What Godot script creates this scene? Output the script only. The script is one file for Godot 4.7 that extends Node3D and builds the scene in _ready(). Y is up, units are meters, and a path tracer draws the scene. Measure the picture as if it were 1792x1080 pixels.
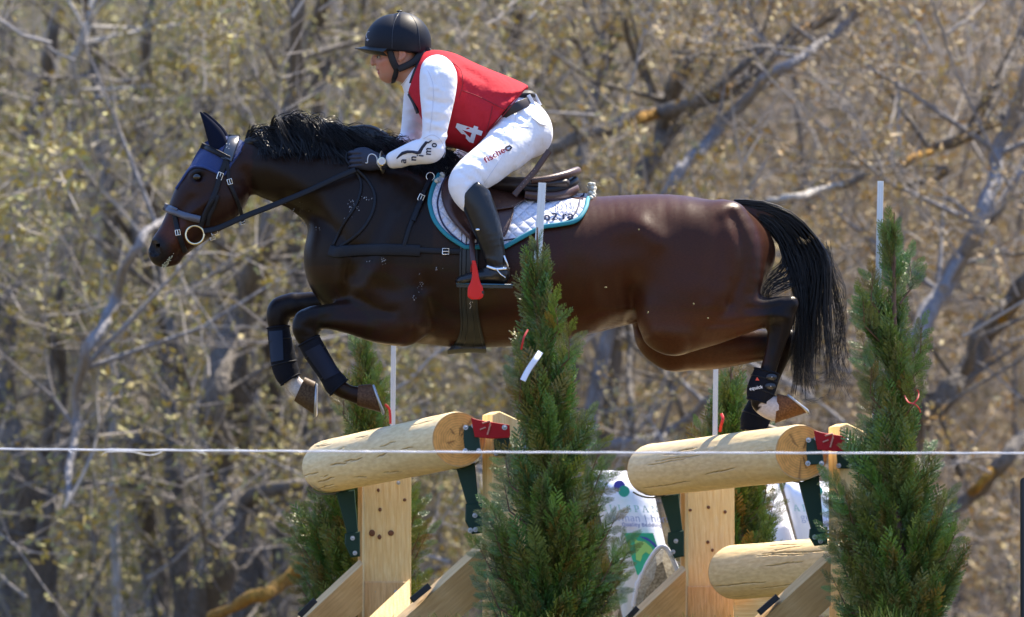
extends Node3D
# A horse and rider over a log oxer in front of an early spring wood.
# Camera: a long lens 22 m off, low, looking a little up. P() gives the place whose side view lies at a drawing point, at depth z.
const FL := 10120.0
const CZ := 22.0
const CY := 0.3
const HOR := 1200.0
const MPX := 0.0021739
var cam_basis: Basis
var cam_pos := Vector3(0, CY, CZ)
var taken := {}
var rng := RandomNumberGenerator.new()
var M := {}
var horse_field: Field


func P(px: float, py: float, z: float) -> Vector3:
	var d := cam_basis * Vector3(px - 896.0, 540.0 - py, -FL)
	return cam_pos + d * ((z - CZ) / d.z)


func S(z: float) -> float:      # metres per drawing unit at depth z
	return (CZ - z) / (FL * 0.998)


func lin(r: float, g: float, b: float) -> Color:
	return Color(r, g, b).linear_to_srgb()


# ---------------------------------------------------------------- mesh collector
class MB:
	var v := PackedVector3Array()
	var n := PackedVector3Array()
	var c := PackedColorArray()
	var uv := PackedVector2Array()
	var ix := PackedInt32Array()
	var col := Color.WHITE

	func vert(p: Vector3, nn: Vector3, t := Vector2.ZERO) -> int:
		v.append(p); n.append(nn); c.append(col); uv.append(t)
		return v.size() - 1

	func tri(a: int, b: int, d: int) -> void:
		var f := (v[b] - v[a]).cross(v[d] - v[a])
		if f.dot(n[a] + n[b] + n[d]) > 0.0:
			ix.append(a); ix.append(d); ix.append(b)
		else:
			ix.append(a); ix.append(b); ix.append(d)

	func face(a: Vector3, b: Vector3, d: Vector3, e: Vector3, out: Vector3, u0 := Vector2.ZERO, u1 := Vector2(1, 0), u2 := Vector2(1, 1), u3 := Vector2(0, 1)) -> void:
		var nn := (b - a).cross(d - a).normalized()
		if nn.dot(out) < 0.0:
			nn = -nn
		var i := vert(a, nn, u0)
		vert(b, nn, u1); vert(d, nn, u2); vert(e, nn, u3)
		tri(i, i + 1, i + 2); tri(i, i + 2, i + 3)

	# a board: eight corners from a centre and three half axes, with small chamfers; uv runs along the longest axis in metres
	func box(o: Vector3, x: Vector3, y: Vector3, z: Vector3, ch := 0.0) -> void:
		if ch <= 0.0:
			for q in [[x, y, z], [-x, y, z], [y, z, x], [-y, z, x], [z, x, y], [-z, x, y]]:
				var a: Vector3 = q[0]; var b: Vector3 = q[1]; var d: Vector3 = q[2]
				face(o + a - b - d, o + a + b - d, o + a + b + d, o + a - b + d, a, Vector2(0, 0), Vector2(b.length() * 2, 0), Vector2(b.length() * 2, d.length() * 2), Vector2(0, d.length() * 2))
			return
		prism([o + x + y, o - x + y, o - x - y, o + x - y], z, ch)

	# a convex outline (in order), pushed out by +-h, with chamfered rims
	func prism(ring: Array, h: Vector3, ch := 0.0) -> void:
		var cnt := ring.size()
		var mid := Vector3.ZERO
		for q in ring: mid += q
		mid /= cnt
		var hn := h.normalized()
		var inner := []
		for q in ring:
			var r: Vector3 = q - mid
			inner.append(mid + r * (1.0 - ch * 1.4 / maxf(r.length(), 0.001)))
		var hi := h - hn * ch
		for s in [1.0, -1.0]:
			var cap := inner if ch > 0.0 else ring
			var i0 := vert(mid + h * s, hn * s, Vector2.ZERO)
			var ux: Vector3 = (ring[1] - ring[0]).normalized()
			var uy := hn.cross(ux)
			for q in cap:
				vert(q + h * s, hn * s, Vector2((q - mid).dot(ux), (q - mid).dot(uy)))
			for k in cnt:
				tri(i0, i0 + 1 + k, i0 + 1 + (k + 1) % cnt)
			if ch > 0.0:
				for k in cnt:
					var k2 := (k + 1) % cnt
					face(ring[k] + hi * s, ring[k2] + hi * s, inner[k2] + h * s, inner[k] + h * s, (ring[k] + ring[k2]) * 0.5 - mid + h * s)
		var run := 0.0
		for k in cnt:
			var k2 := (k + 1) % cnt
			var l: float = (ring[k2] - ring[k]).length()
			face(ring[k] - hi, ring[k2] - hi, ring[k2] + hi, ring[k] + hi, (ring[k] + ring[k2]) * 0.5 - mid, Vector2(run, 0), Vector2(run + l, 0), Vector2(run + l, hi.length() * 2), Vector2(run, hi.length() * 2))
			run += l

	# a tube along points with radii; flat > 0 gives an elliptic section whose short axis (radius * flat) lies along nrm
	func tube(pts: Array, rad: Array, sides := 6, caps := true, flat := 1.0, nrm := Vector3.ZERO, vs := 1.0) -> void:
		var m := pts.size()
		var side := Vector3.ZERO
		var base := v.size()
		var run := 0.0
		for i in m:
			var t: Vector3 = (pts[mini(i + 1, m - 1)] - pts[maxi(i - 1, 0)]).normalized()
			if nrm != Vector3.ZERO:
				side = nrm.cross(t).normalized()
			elif side == Vector3.ZERO:
				side = t.cross(Vector3.UP if absf(t.y) < 0.9 else Vector3.RIGHT).normalized()
			else:
				side = (side - t * side.dot(t)).normalized()
			var up := side.cross(t).normalized()
			if i > 0: run += (pts[i] - pts[i - 1]).length()
			var r: float = rad[mini(i, rad.size() - 1)]
			for k in sides + 1:
				var a := TAU * k / sides
				var dirn := side * cos(a) + up * sin(a) * flat
				var nn := (side * cos(a) + up * sin(a) / maxf(flat, 0.05)).normalized()
				vert(pts[i] + dirn * r, nn, Vector2(float(k) / sides, run * vs))
		for i in m - 1:
			for k in sides:
				var a := base + i * (sides + 1) + k
				tri(a, a + 1, a + sides + 2); tri(a, a + sides + 2, a + sides + 1)
		if caps:
			for e in [0, m - 1]:
				var t: Vector3 = (pts[1] - pts[0]).normalized() * -1.0 if e == 0 else (pts[m - 1] - pts[m - 2]).normalized()
				var i0 := vert(pts[e], t)
				for k in sides + 1:
					vert(v[base + e * (sides + 1) + k], t)
				for k in sides:
					tri(i0, i0 + 1 + k, i0 + 2 + k)

	func ball(o: Vector3, r: Vector3, seg := 10, rings := 6, bas := Basis()) -> void:
		var base := v.size()
		for i in rings + 1:
			var th := PI * i / rings
			for k in seg + 1:
				var ph := TAU * k / seg
				var d := Vector3(sin(th) * cos(ph), cos(th), sin(th) * sin(ph))
				vert(o + bas * (d * r), (bas * (d / r)).normalized(), Vector2(float(k) / seg, float(i) / rings))
		for i in rings:
			for k in seg:
				var a := base + i * (seg + 1) + k
				tri(a, a + 1, a + seg + 2); tri(a, a + seg + 2, a + seg + 1)

	func sheet(rows: Array, closed_normals := true) -> void:   # rows of equal-length point arrays, smooth normals, both ends open
		var h := rows.size()
		var w: int = rows[0].size()
		var base := v.size()
		for i in h:
			for k in w:
				var du: Vector3 = rows[i][mini(k + 1, w - 1)] - rows[i][maxi(k - 1, 0)]
				var dv: Vector3 = rows[mini(i + 1, h - 1)][k] - rows[maxi(i - 1, 0)][k]
				vert(rows[i][k], du.cross(dv).normalized(), Vector2(float(k) / (w - 1), float(i) / (h - 1)))
		for i in h - 1:
			for k in w - 1:
				var a := base + i * w + k
				tri(a, a + 1, a + w + 1); tri(a, a + w + 1, a + w)

	func rewind() -> void:
		for i in range(0, ix.size(), 3):
			var a := ix[i]; var b := ix[i + 1]; var d := ix[i + 2]
			if (v[b] - v[a]).cross(v[d] - v[a]).dot(n[a] + n[b] + n[d]) > 0.0:
				ix[i + 1] = d; ix[i + 2] = b

	func done(mat: Material) -> ArrayMesh:
		if ix.size() < 40000: rewind()
		var arr := []
		arr.resize(Mesh.ARRAY_MAX)
		arr[Mesh.ARRAY_VERTEX] = v; arr[Mesh.ARRAY_NORMAL] = n; arr[Mesh.ARRAY_COLOR] = c; arr[Mesh.ARRAY_TEX_UV] = uv; arr[Mesh.ARRAY_INDEX] = ix
		var m := ArrayMesh.new()
		m.add_surface_from_arrays(Mesh.PRIMITIVE_TRIANGLES, arr)
		m.surface_set_material(0, mat)
		return m


# ---------------------------------------------------------------- bodies: swept elliptic sections joined by a smooth minimum, meshed as surface nets
class Field:
	var pa := PackedVector3Array()
	var td := PackedVector3Array()
	var up := PackedVector3Array()
	var sd := PackedVector3Array()
	var ln := PackedFloat32Array()
	var a0 := PackedFloat32Array()
	var a1 := PackedFloat32Array()
	var b0 := PackedFloat32Array()
	var b1 := PackedFloat32Array()
	var cap := PackedFloat32Array()
	var cap1 := PackedFloat32Array()
	var sid := PackedInt32Array()
	var ks := PackedFloat32Array()
	var bc := PackedVector3Array()
	var br := PackedFloat32Array()
	# strokes
	var sa := PackedVector3Array()
	var sb := PackedVector3Array()
	var sr := PackedFloat32Array()
	var sm := PackedFloat32Array()
	var sg := PackedInt32Array()
	var sf := PackedFloat32Array()
	var strokes := 0
	var planes: Array[Plane] = []
	var kmax := 0.0
	var soften := 0
	# grid
	var lo: Vector3
	var nx: int
	var ny: int
	var nz: int
	var h: float
	var g := PackedFloat32Array()

	func add(pts: Array, aa: Array, bb: Array, k: float, capk := 1.0) -> void:
		var id := ks.size()
		ks.append(k)
		kmax = maxf(kmax, k)
		for i in pts.size() - 1:
			var A: Vector3 = pts[i]
			var B: Vector3 = pts[i + 1]
			var l := (B - A).length()
			if l < 1e-6: continue
			var t := (B - A) / l
			var s := Vector3(0, 0, 1) - t * t.z
			s = Vector3(1, 0, 0) if s.length() < 0.1 else s.normalized()
			pa.append(A); td.append(t); sd.append(s); up.append(s.cross(t)); ln.append(l)
			a0.append(aa[i]); a1.append(aa[i + 1]); b0.append(bb[i]); b1.append(bb[i + 1])
			cap.append(capk if i == 0 else 1.0); cap1.append(capk if i == pts.size() - 2 else 1.0); sid.append(id)
			bc.append((A + B) * 0.5)
			br.append(l * 0.5 + maxf(maxf(aa[i], aa[i + 1]), maxf(bb[i], bb[i + 1])))

	func stroke(pts: Array, r: float, amp: float, flat := 0.0) -> void:     # flat +-1: works on that side only, whatever the depth
		for i in pts.size() - 1:
			sa.append(pts[i]); sb.append(pts[i + 1]); sr.append(r); sm.append(amp); sg.append(strokes); sf.append(flat)
		strokes += 1

	func ev(p: Vector3, cand: PackedInt32Array, sc: PackedInt32Array) -> float:
		var best := 1e3
		var dc := 1e3
		var cur := -1
		for i in cand:
			var id := sid[i]
			if id != cur:
				if cur >= 0:
					var k := ks[cur]
					var hh := maxf(k - absf(best - dc), 0.0) / k
					best = minf(best, dc) - hh * hh * k * 0.25
				cur = id
				dc = 1e3
			var w := p - pa[i]
			var t := td[i]
			var l := w.dot(t)
			var L := ln[i]
			var f := clampf(l / L, 0.0, 1.0)
			var ra := lerpf(a0[i], a1[i], f)
			var rb := lerpf(b0[i], b1[i], f)
			var u := w.dot(up[i])
			var s := w.dot(sd[i])
			var e := (l - f * L)
			var rc := ra * (cap[i] if e < 0.0 else cap1[i])
			var ux := u / ra
			var sx := s / rb
			var ex := e / rc
			var q := sqrt(ux * ux + sx * sx + ex * ex)
			var d: float
			if q < 0.05:
				d = -minf(ra, rb)
			else:
				ux /= ra; sx /= rb; ex /= rc
				d = q * (q - 1.0) / sqrt(ux * ux + sx * sx + ex * ex)
			if d < dc: dc = d
		if cur >= 0:
			var k := ks[cur]
			var hh := maxf(k - absf(best - dc), 0.0) / k
			best = minf(best, dc) - hh * hh * k * 0.25
		var lg := -1
		var near := 9.0
		var amp := 0.0
		for i in sc:
			var ab := sb[i] - sa[i]
			var w := p - sa[i]
			if sf[i] != 0.0:
				if p.z * sf[i] < 0.015: continue
				w.z = 0.0; ab.z = 0.0
			var f := clampf(w.dot(ab) / maxf(ab.length_squared(), 1e-9), 0.0, 1.0)
			var d2 := (w - ab * f).length_squared() / (sr[i] * sr[i])
			if sg[i] != lg:
				if near < 6.0: best -= amp * exp(-near)
				lg = sg[i]; near = d2; amp = sm[i]
			elif d2 < near:
				near = d2
		if near < 6.0: best -= amp * exp(-near)
		for pl in planes:
			best = maxf(best, pl.distance_to(p))
		return best

	func _gap(i: int, p: Vector3) -> float:
		var w := (sa[i] + sb[i]) * 0.5 - p
		if sf[i] != 0.0: w.z = 0.0
		return w.length()

	func _one(p: Vector3, i: int) -> float:
		var w := p - pa[i]
		var l := w.dot(td[i])
		var f := clampf(l / ln[i], 0.0, 1.0)
		var ra := lerpf(a0[i], a1[i], f)
		var rb := lerpf(b0[i], b1[i], f)
		var e := l - f * ln[i]
		var rc := ra * (cap[i] if e < 0.0 else cap1[i])
		var ux := w.dot(up[i]) / ra
		var sx := w.dot(sd[i]) / rb
		var ex := e / rc
		var q := sqrt(ux * ux + sx * sx + ex * ex)
		if q < 0.05: return -minf(ra, rb)
		ux /= ra; sx /= rb; ex /= rc
		return q * (q - 1.0) / sqrt(ux * ux + sx * sx + ex * ex)

	func build(cell: float, mb: MB, color: Callable, keep := false) -> void:
		h = cell
		var box := AABB(bc[0], Vector3.ZERO)
		for i in bc.size():
			box = box.merge(AABB(bc[i] - Vector3.ONE * br[i], Vector3.ONE * br[i] * 2.0))
		lo = box.position - Vector3.ONE * cell * 2.0
		nx = (int(box.size.x / cell) + 8) / 4 * 4
		ny = (int(box.size.y / cell) + 8) / 4 * 4
		nz = (int(box.size.z / cell) + 8) / 4 * 4
		var sy := nx
		var sz := nx * ny
		g.resize(nx * ny * nz)
		g.fill(0.3)
		var active := PackedInt32Array()
		var jobs := []
		for K in range(0, nz, 16):
			for J in range(0, ny, 16):
				for I in range(0, nx, 16): jobs.append(Vector3i(I, J, K))
		var outs := []
		outs.resize(jobs.size())
		var lock := Mutex.new()
		var work := func(n: int) -> void:
			var got := _block(jobs[n], cell)
			lock.lock()
			outs[n] = got
			lock.unlock()
		var task := WorkerThreadPool.add_group_task(work, jobs.size())
		WorkerThreadPool.wait_for_group_task_completion(task)
		for o2 in outs:
			var at_: PackedInt32Array = o2[0]
			var val: PackedFloat32Array = o2[1]
			var full: PackedInt32Array = o2[2]
			var vi := 0
			for q in range(0, at_.size(), 3):
				for z in range(at_[q + 2], at_[q + 2] + 4):
					for y in range(at_[q + 1], at_[q + 1] + 4):
						var o := z * sz + y * sy + at_[q]
						g[o] = val[vi]; g[o + 1] = val[vi + 1]; g[o + 2] = val[vi + 2]; g[o + 3] = val[vi + 3]
						vi += 4
			for q in range(0, full.size(), 3):
				for z in range(full[q + 2], full[q + 2] + 4):
					for y in range(full[q + 1], full[q + 1] + 4):
						var o := z * sz + y * sy + full[q]
						g[o] = -0.3; g[o + 1] = -0.3; g[o + 2] = -0.3; g[o + 3] = -0.3
			active.append_array(at_)
		for pass_ in soften:
			var g2 := g.duplicate()
			for q in range(0, active.size(), 3):
				for z in range(maxi(active[q + 2], 1), mini(active[q + 2] + 4, nz - 1)):
					for y in range(maxi(active[q + 1], 1), mini(active[q + 1] + 4, ny - 1)):
						for x in range(maxi(active[q], 1), mini(active[q] + 4, nx - 1)):
							var o := z * sz + y * sy + x
							if absf(g[o]) < cell * 3.0:
								var e := g[o - 1] + g[o + 1] + g[o - sy] + g[o + sy] + g[o - sz] + g[o + sz]
								if absf(e) < cell * 30.0:
									g2[o] = g[o] * 0.4 + e * 0.1
			g = g2
		# surface nets
		var id := {}
		var base := mb.v.size()
		for q in range(0, active.size(), 3):
			for z in range(active[q + 2], mini(active[q + 2] + 4, nz - 1)):
				for y in range(active[q + 1], mini(active[q + 1] + 4, ny - 1)):
					for x in range(active[q], mini(active[q] + 4, nx - 1)):
						var o := z * sz + y * sy + x
						var d0 := g[o]; var d1 := g[o + 1]; var d2 := g[o + sy]; var d3 := g[o + sy + 1]
						var d4 := g[o + sz]; var d5 := g[o + sz + 1]; var d6 := g[o + sz + sy]; var d7 := g[o + sz + sy + 1]
						var neg := int(d0 < 0) + int(d1 < 0) + int(d2 < 0) + int(d3 < 0) + int(d4 < 0) + int(d5 < 0) + int(d6 < 0) + int(d7 < 0)
						if neg == 0 or neg == 8: continue
						var s := Vector3.ZERO
						var cnt := 0
						if (d0 < 0) != (d1 < 0): s += Vector3(d0 / (d0 - d1), 0, 0); cnt += 1
						if (d2 < 0) != (d3 < 0): s += Vector3(d2 / (d2 - d3), 1, 0); cnt += 1
						if (d4 < 0) != (d5 < 0): s += Vector3(d4 / (d4 - d5), 0, 1); cnt += 1
						if (d6 < 0) != (d7 < 0): s += Vector3(d6 / (d6 - d7), 1, 1); cnt += 1
						if (d0 < 0) != (d2 < 0): s += Vector3(0, d0 / (d0 - d2), 0); cnt += 1
						if (d1 < 0) != (d3 < 0): s += Vector3(1, d1 / (d1 - d3), 0); cnt += 1
						if (d4 < 0) != (d6 < 0): s += Vector3(0, d4 / (d4 - d6), 1); cnt += 1
						if (d5 < 0) != (d7 < 0): s += Vector3(1, d5 / (d5 - d7), 1); cnt += 1
						if (d0 < 0) != (d4 < 0): s += Vector3(0, 0, d0 / (d0 - d4)); cnt += 1
						if (d1 < 0) != (d5 < 0): s += Vector3(1, 0, d1 / (d1 - d5)); cnt += 1
						if (d2 < 0) != (d6 < 0): s += Vector3(0, 1, d2 / (d2 - d6)); cnt += 1
						if (d3 < 0) != (d7 < 0): s += Vector3(1, 1, d3 / (d3 - d7)); cnt += 1
						s /= cnt
						var nn := Vector3(d1 + d3 + d5 + d7 - d0 - d2 - d4 - d6, d2 + d3 + d6 + d7 - d0 - d1 - d4 - d5, d4 + d5 + d6 + d7 - d0 - d1 - d2 - d3).normalized()
						var p := lo + (Vector3(x, y, z) + s) * cell
						mb.col = color.call(p)
						id[o] = mb.vert(p, nn, Vector2(p.x, p.y))
		for o in id:
			if g[o] < 0.0:
				if g[o + 1] >= 0.0: _quad(mb, id, o, sy, sz)
				if g[o + sy] >= 0.0: _quad(mb, id, o, sz, 1)
				if g[o + sz] >= 0.0: _quad(mb, id, o, 1, sy)
			else:
				if g[o + 1] < 0.0: _quad(mb, id, o, sy, sz)
				if g[o + sy] < 0.0: _quad(mb, id, o, sz, 1)
				if g[o + sz] < 0.0: _quad(mb, id, o, 1, sy)
		# normals: blend the field's with the faces'
		if not keep: g = PackedFloat32Array()

	# one block of 16 cells a side: where to mesh, the field there, and which small blocks lie wholly inside
	func _block(b: Vector3i, cell: float) -> Array:
		var at_ := PackedInt32Array()
		var val := PackedFloat32Array()
		var full := PackedInt32Array()
		var R16 := cell * 16 * 0.87
		var R4 := cell * 4 * 0.87
		var ctr := lo + Vector3(b.x + 8, b.y + 8, b.z + 8) * cell
		var c16 := PackedInt32Array()
		for i in bc.size():
			if bc[i].distance_to(ctr) < br[i] + R16 + kmax: c16.append(i)
		if c16.is_empty(): return [at_, val, full]
		var s16 := PackedInt32Array()
		for i in sa.size():
			if _gap(i, ctr) < (sa[i] - sb[i]).length() * 0.5 + sr[i] * 2.5 + R16: s16.append(i)
		for k4 in range(b.z, mini(b.z + 16, nz), 4):
			for j4 in range(b.y, mini(b.y + 16, ny), 4):
				for i4 in range(b.x, mini(b.x + 16, nx), 4):
					var cc := lo + Vector3(i4 + 2, j4 + 2, k4 + 2) * cell
					var c4 := PackedInt32Array()
					for i in c16:
						if bc[i].distance_to(cc) < br[i] + R4 + kmax: c4.append(i)
					if c4.is_empty(): continue
					var s4 := PackedInt32Array()
					for i in s16:
						if _gap(i, cc) < (sa[i] - sb[i]).length() * 0.5 + sr[i] * 2.5 + R4: s4.append(i)
					var ds := PackedFloat32Array()
					var dmin := 1e3
					for i in c4:
						var di := _one(cc, i)
						ds.append(di)
						dmin = minf(dmin, di)
					if dmin > R4 * 1.3 + kmax + 0.01: continue
					var near := PackedInt32Array()
					for j in c4.size():
						if ds[j] < dmin + R4 * 1.6 + kmax: near.append(c4[j])
					c4 = near
					var d := ev(cc, c4, s4)
					if absf(d) > R4 * 1.15 + 0.006:
						if d < 0.0: full.append_array(PackedInt32Array([i4, j4, k4]))
						continue
					at_.append_array(PackedInt32Array([i4, j4, k4]))
					for z in range(k4, k4 + 4):
						for y in range(j4, j4 + 4):
							for x in range(i4, i4 + 4):
								val.append(ev(lo + Vector3(x, y, z) * cell, c4, s4))
		return [at_, val, full]

	func _quad(mb: MB, id: Dictionary, o: int, a: int, b: int) -> void:
		if not (id.has(o - a) and id.has(o - b) and id.has(o - a - b)): return
		var p: int = id[o]; var q: int = id[o - a]; var r: int = id[o - a - b]; var s: int = id[o - b]
		mb.tri(p, q, r)
		mb.tri(p, r, s)

	var hmap := PackedFloat32Array()

	func column(ix: int, iy: int) -> float:
		var o := iy * nx + ix
		var c := hmap[o]
		if c > -90.0: return c
		var last := 1.0
		c = -50.0
		var step := nx * ny
		for k in range(nz - 1, -1, -1):
			var d := g[k * step + o]
			if d < 0.0:
				c = lo.z + (k + d / (d - last)) * h
				break
			last = d
		hmap[o] = c
		return c

	func top_z(x: float, y: float) -> float:     # the nearest (largest) z of the surface over x, y; NAN where there is none
		if hmap.is_empty():
			hmap.resize(nx * ny)
			hmap.fill(-99.0)
		var fx := (x - lo.x) / h
		var fy := (y - lo.y) / h
		if fx < 0.0 or fy < 0.0 or fx > nx - 2 or fy > ny - 2: return NAN
		var ix := int(fx); var iy := int(fy)
		fx -= ix; fy -= iy
		var c := [column(ix, iy), column(ix + 1, iy), column(ix, iy + 1), column(ix + 1, iy + 1)]
		var w := [(1 - fx) * (1 - fy), fx * (1 - fy), (1 - fx) * fy, fx * fy]
		var s := 0.0
		var sw_ := 0.0
		for i in 4:
			if c[i] > -20.0:
				s += c[i] * w[i]; sw_ += w[i]
		return s / sw_ if sw_ > 0.4 else NAN


# ---------------------------------------------------------------- small helpers
func smooth_pts(a: Array, sub: int) -> Array:      # Catmull-Rom through rows of numbers
	var out := []
	var m := a.size()
	for i in m - 1:
		var p0: Array = a[maxi(i - 1, 0)]; var p1: Array = a[i]; var p2: Array = a[i + 1]; var p3: Array = a[mini(i + 2, m - 1)]
		for s in sub:
			var t := float(s) / sub
			var row := []
			for k in p1.size():
				row.append(cubic_interpolate(p1[k], p2[k], p0[k], p3[k], t))
			out.append(row)
	out.append(a[m - 1])
	return out


# stations: [px, py, z, half height in drawing units, half width in metres]
func sw(f: Field, st: Array, k := 0.03, sub := 3, capk := 1.0, grow := 0.0) -> void:
	var pts := []; var aa := []; var bb := []
	for r in smooth_pts(st, sub):
		pts.append(P(r[0], r[1], r[2])); aa.append(maxf(r[3] * S(r[2]) + grow, 0.002)); bb.append(maxf(r[4] + grow, 0.002))
	f.add(pts, aa, bb, k, capk)


func stroke(f: Field, st: Array, r: float, amp: float, sub := 2) -> void:   # [px, py, z]; a line well off the middle is cut into that whole side
	var pts := []
	for q in smooth_pts(st, sub): pts.append(P(q[0], q[1], q[2]))
	var flat := 0.0
	if absf(st[0][2]) > 0.02 and signf(st[0][2]) == signf(st[st.size() - 1][2]): flat = signf(st[0][2])
	f.stroke(pts, r, amp, flat)


func line(st: Array, sub := 4) -> Array:           # smooth curve through [px, py, z] points
	var pts := []
	for q in smooth_pts(st, sub): pts.append(P(q[0], q[1], q[2]))
	return pts


func inside(poly: Array, x: float, y: float) -> bool:
	var r := false
	var j := poly.size() - 1
	for i in poly.size():
		if (poly[i][1] > y) != (poly[j][1] > y) and x < (poly[j][0] - poly[i][0]) * (y - poly[i][1]) / (poly[j][1] - poly[i][1]) + poly[i][0]:
			r = not r
		j = i
	return r


func side_of(p: Vector3) -> Vector2:               # drawing units in the horse's own side view
	return Vector2(896.0 + p.x / MPX, 1200.0 - (p.y - CY) / MPX)


func numbered(called: String) -> String:
	if not taken.has(called):
		taken[called] = 0
		return called
	taken[called] += 1
	return "%s_%03d" % [called, taken[called]]


func thing(called: String, label: String, category: String, at := Vector3.ZERO, group := "") -> Node3D:
	var o := Node3D.new()
	o.name = numbered(called)
	add_child(o)
	o.position = at
	tag(o, label, category, group)
	return o


func tag(o: Node, label: String, category: String, group := "") -> void:
	o.set_meta("label", label)
	o.set_meta("category", category)
	if group: o.set_meta("group", group)


func obj(called: String, mesh: Mesh, parent: Node = self, at := Vector3.ZERO) -> MeshInstance3D:
	var o := MeshInstance3D.new()
	o.mesh = mesh
	if parent == self:
		o.name = numbered(called)
		add_child(o)
	else:
		var k := 0
		var nm := called
		while parent.has_node(nm):
			k += 1
			nm = "%s_%03d" % [called, k]
		o.name = nm
		parent.add_child(o)
	o.position = at
	return o


func mat(c: Color, rough := 0.7, opt := {}) -> StandardMaterial3D:
	var m := StandardMaterial3D.new()
	m.albedo_color = c
	m.roughness = rough
	for k in opt: m.set(k, opt[k])
	return m


func noise_tex(freq: float, seed_: int, lo: Color, hi: Color, size := 256, oct := 4, kind := FastNoiseLite.TYPE_SIMPLEX_SMOOTH, normal := 0.0) -> NoiseTexture2D:
	var n := FastNoiseLite.new()
	n.seed = seed_; n.frequency = freq; n.fractal_octaves = oct; n.noise_type = kind
	var t := NoiseTexture2D.new()
	t.width = size; t.height = size; t.seamless = true; t.noise = n
	if normal > 0.0:
		t.as_normal_map = true; t.bump_strength = normal
	else:
		var gr := Gradient.new()
		gr.set_color(0, lo); gr.set_color(1, hi)
		t.color_ramp = gr
	return t


func text_mesh(s: String, size: float, depth: float, m: Material, font := "Droid Sans", weight := 400, italic := false) -> TextMesh:
	var f := SystemFont.new()
	f.font_names = PackedStringArray([font])
	f.font_weight = weight
	f.font_italic = italic
	var t := TextMesh.new()
	t.text = s; t.font = f; t.font_size = 64; t.pixel_size = size / 64.0; t.depth = depth; t.curve_step = 1.0
	t.material = m
	return t


# lettering laid on a body: every vertex of a text is put down on the surface along z
func laid_text(s: String, px: float, py: float, ang: float, size_px: float, f: Field, m: Material, zfall: float, weight := 700, lift := 0.004, mirror := 1.0, squeeze := 1.0) -> ArrayMesh:
	var tm := text_mesh(s, size_px, 0.0, m, "Droid Sans", weight)
	var arr := tm.surface_get_arrays(0)
	var vs: PackedVector3Array = arr[Mesh.ARRAY_VERTEX]
	var id: PackedInt32Array = arr[Mesh.ARRAY_INDEX] if arr[Mesh.ARRAY_INDEX] != null else PackedInt32Array(range(vs.size()))
	var mb := MB.new()
	for t in range(0, id.size(), 3):
		var q: Array = []
		for k in 3:
			var w := vs[id[t + k]]
			var lx := w.x * squeeze * mirror
			var ly := -w.y
			q.append(Vector2(px + lx * cos(ang) - ly * sin(ang), py + lx * sin(ang) + ly * cos(ang)))
		if absf((q[1] - q[0]).cross(q[2] - q[0])) < 1e-6: continue
		var i := 0
		for k in 3:
			i = mb.vert(on_surface(f, q[k].x, q[k].y, zfall, lift), Vector3(0, 0, 1))
		mb.tri(i - 2, i - 1, i)
	return mb.done(m)


func on_surface(f: Field, px: float, py: float, zfall: float, lift: float) -> Vector3:
	var z := zfall
	for it in 3:
		var p := P(px, py, z)
		var t := f.top_z(p.x, p.y)
		if is_nan(t): break
		z = t
	return P(px, py, z + lift)


func _ready() -> void:
	# camera, sky, sun, exposure
	cam_basis = Basis(Vector3.RIGHT, atan((HOR - 540.0) / FL))
	var cam := Camera3D.new()
	cam.name = "camera"
	var lens := CameraAttributesPhysical.new()
	lens.frustum_focal_length = 12.0 * FL / 540.0
	lens.frustum_focus_distance = CZ - 0.1
	lens.frustum_near = 0.5
	lens.frustum_far = 900.0
	lens.exposure_aperture = 4.2
	cam.attributes = lens
	cam.transform = Transform3D(cam_basis, cam_pos)
	cam.far = 900.0
	add_child(cam)
	cam.current = true

	var env := Environment.new()
	env.background_mode = Environment.BG_SKY
	var sky := ProceduralSkyMaterial.new()
	sky.sky_top_color = Color(0.44, 0.58, 0.82)
	sky.sky_horizon_color = Color(0.76, 0.82, 0.90)
	sky.sky_curve = 0.12
	sky.ground_bottom_color = lin(0.10, 0.09, 0.06)
	sky.ground_horizon_color = Color(0.55, 0.58, 0.58)
	sky.sky_energy_multiplier = 0.92
	env.sky = Sky.new()
	env.sky.sky_material = sky
	env.tonemap_mode = Environment.TONE_MAPPER_LINEAR
	env.tonemap_exposure = 2.8
	env.sdfgi_enabled = true
	env.ssao_enabled = true
	env.ssil_enabled = true
	var we := WorldEnvironment.new()
	we.name = "environment"
	we.environment = env
	add_child(we)

	var sun := DirectionalLight3D.new()
	sun.name = "sun"
	sun.light_energy = 1.5
	sun.light_color = Color(1.0, 0.95, 0.87)
	sun.light_angular_distance = 0.5
	sun.shadow_enabled = true
	sun.transform = Transform3D(Basis.looking_at(-Vector3(0.42, 0.95, -0.40).normalized()), Vector3(0, 20, 0))
	add_child(sun)

	rng.seed = 7
	make_ground()
	make_wood()
	make_fences()
	make_cypresses()
	make_horse()
	make_tack()
	make_rider()
	make_small_things()


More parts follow.
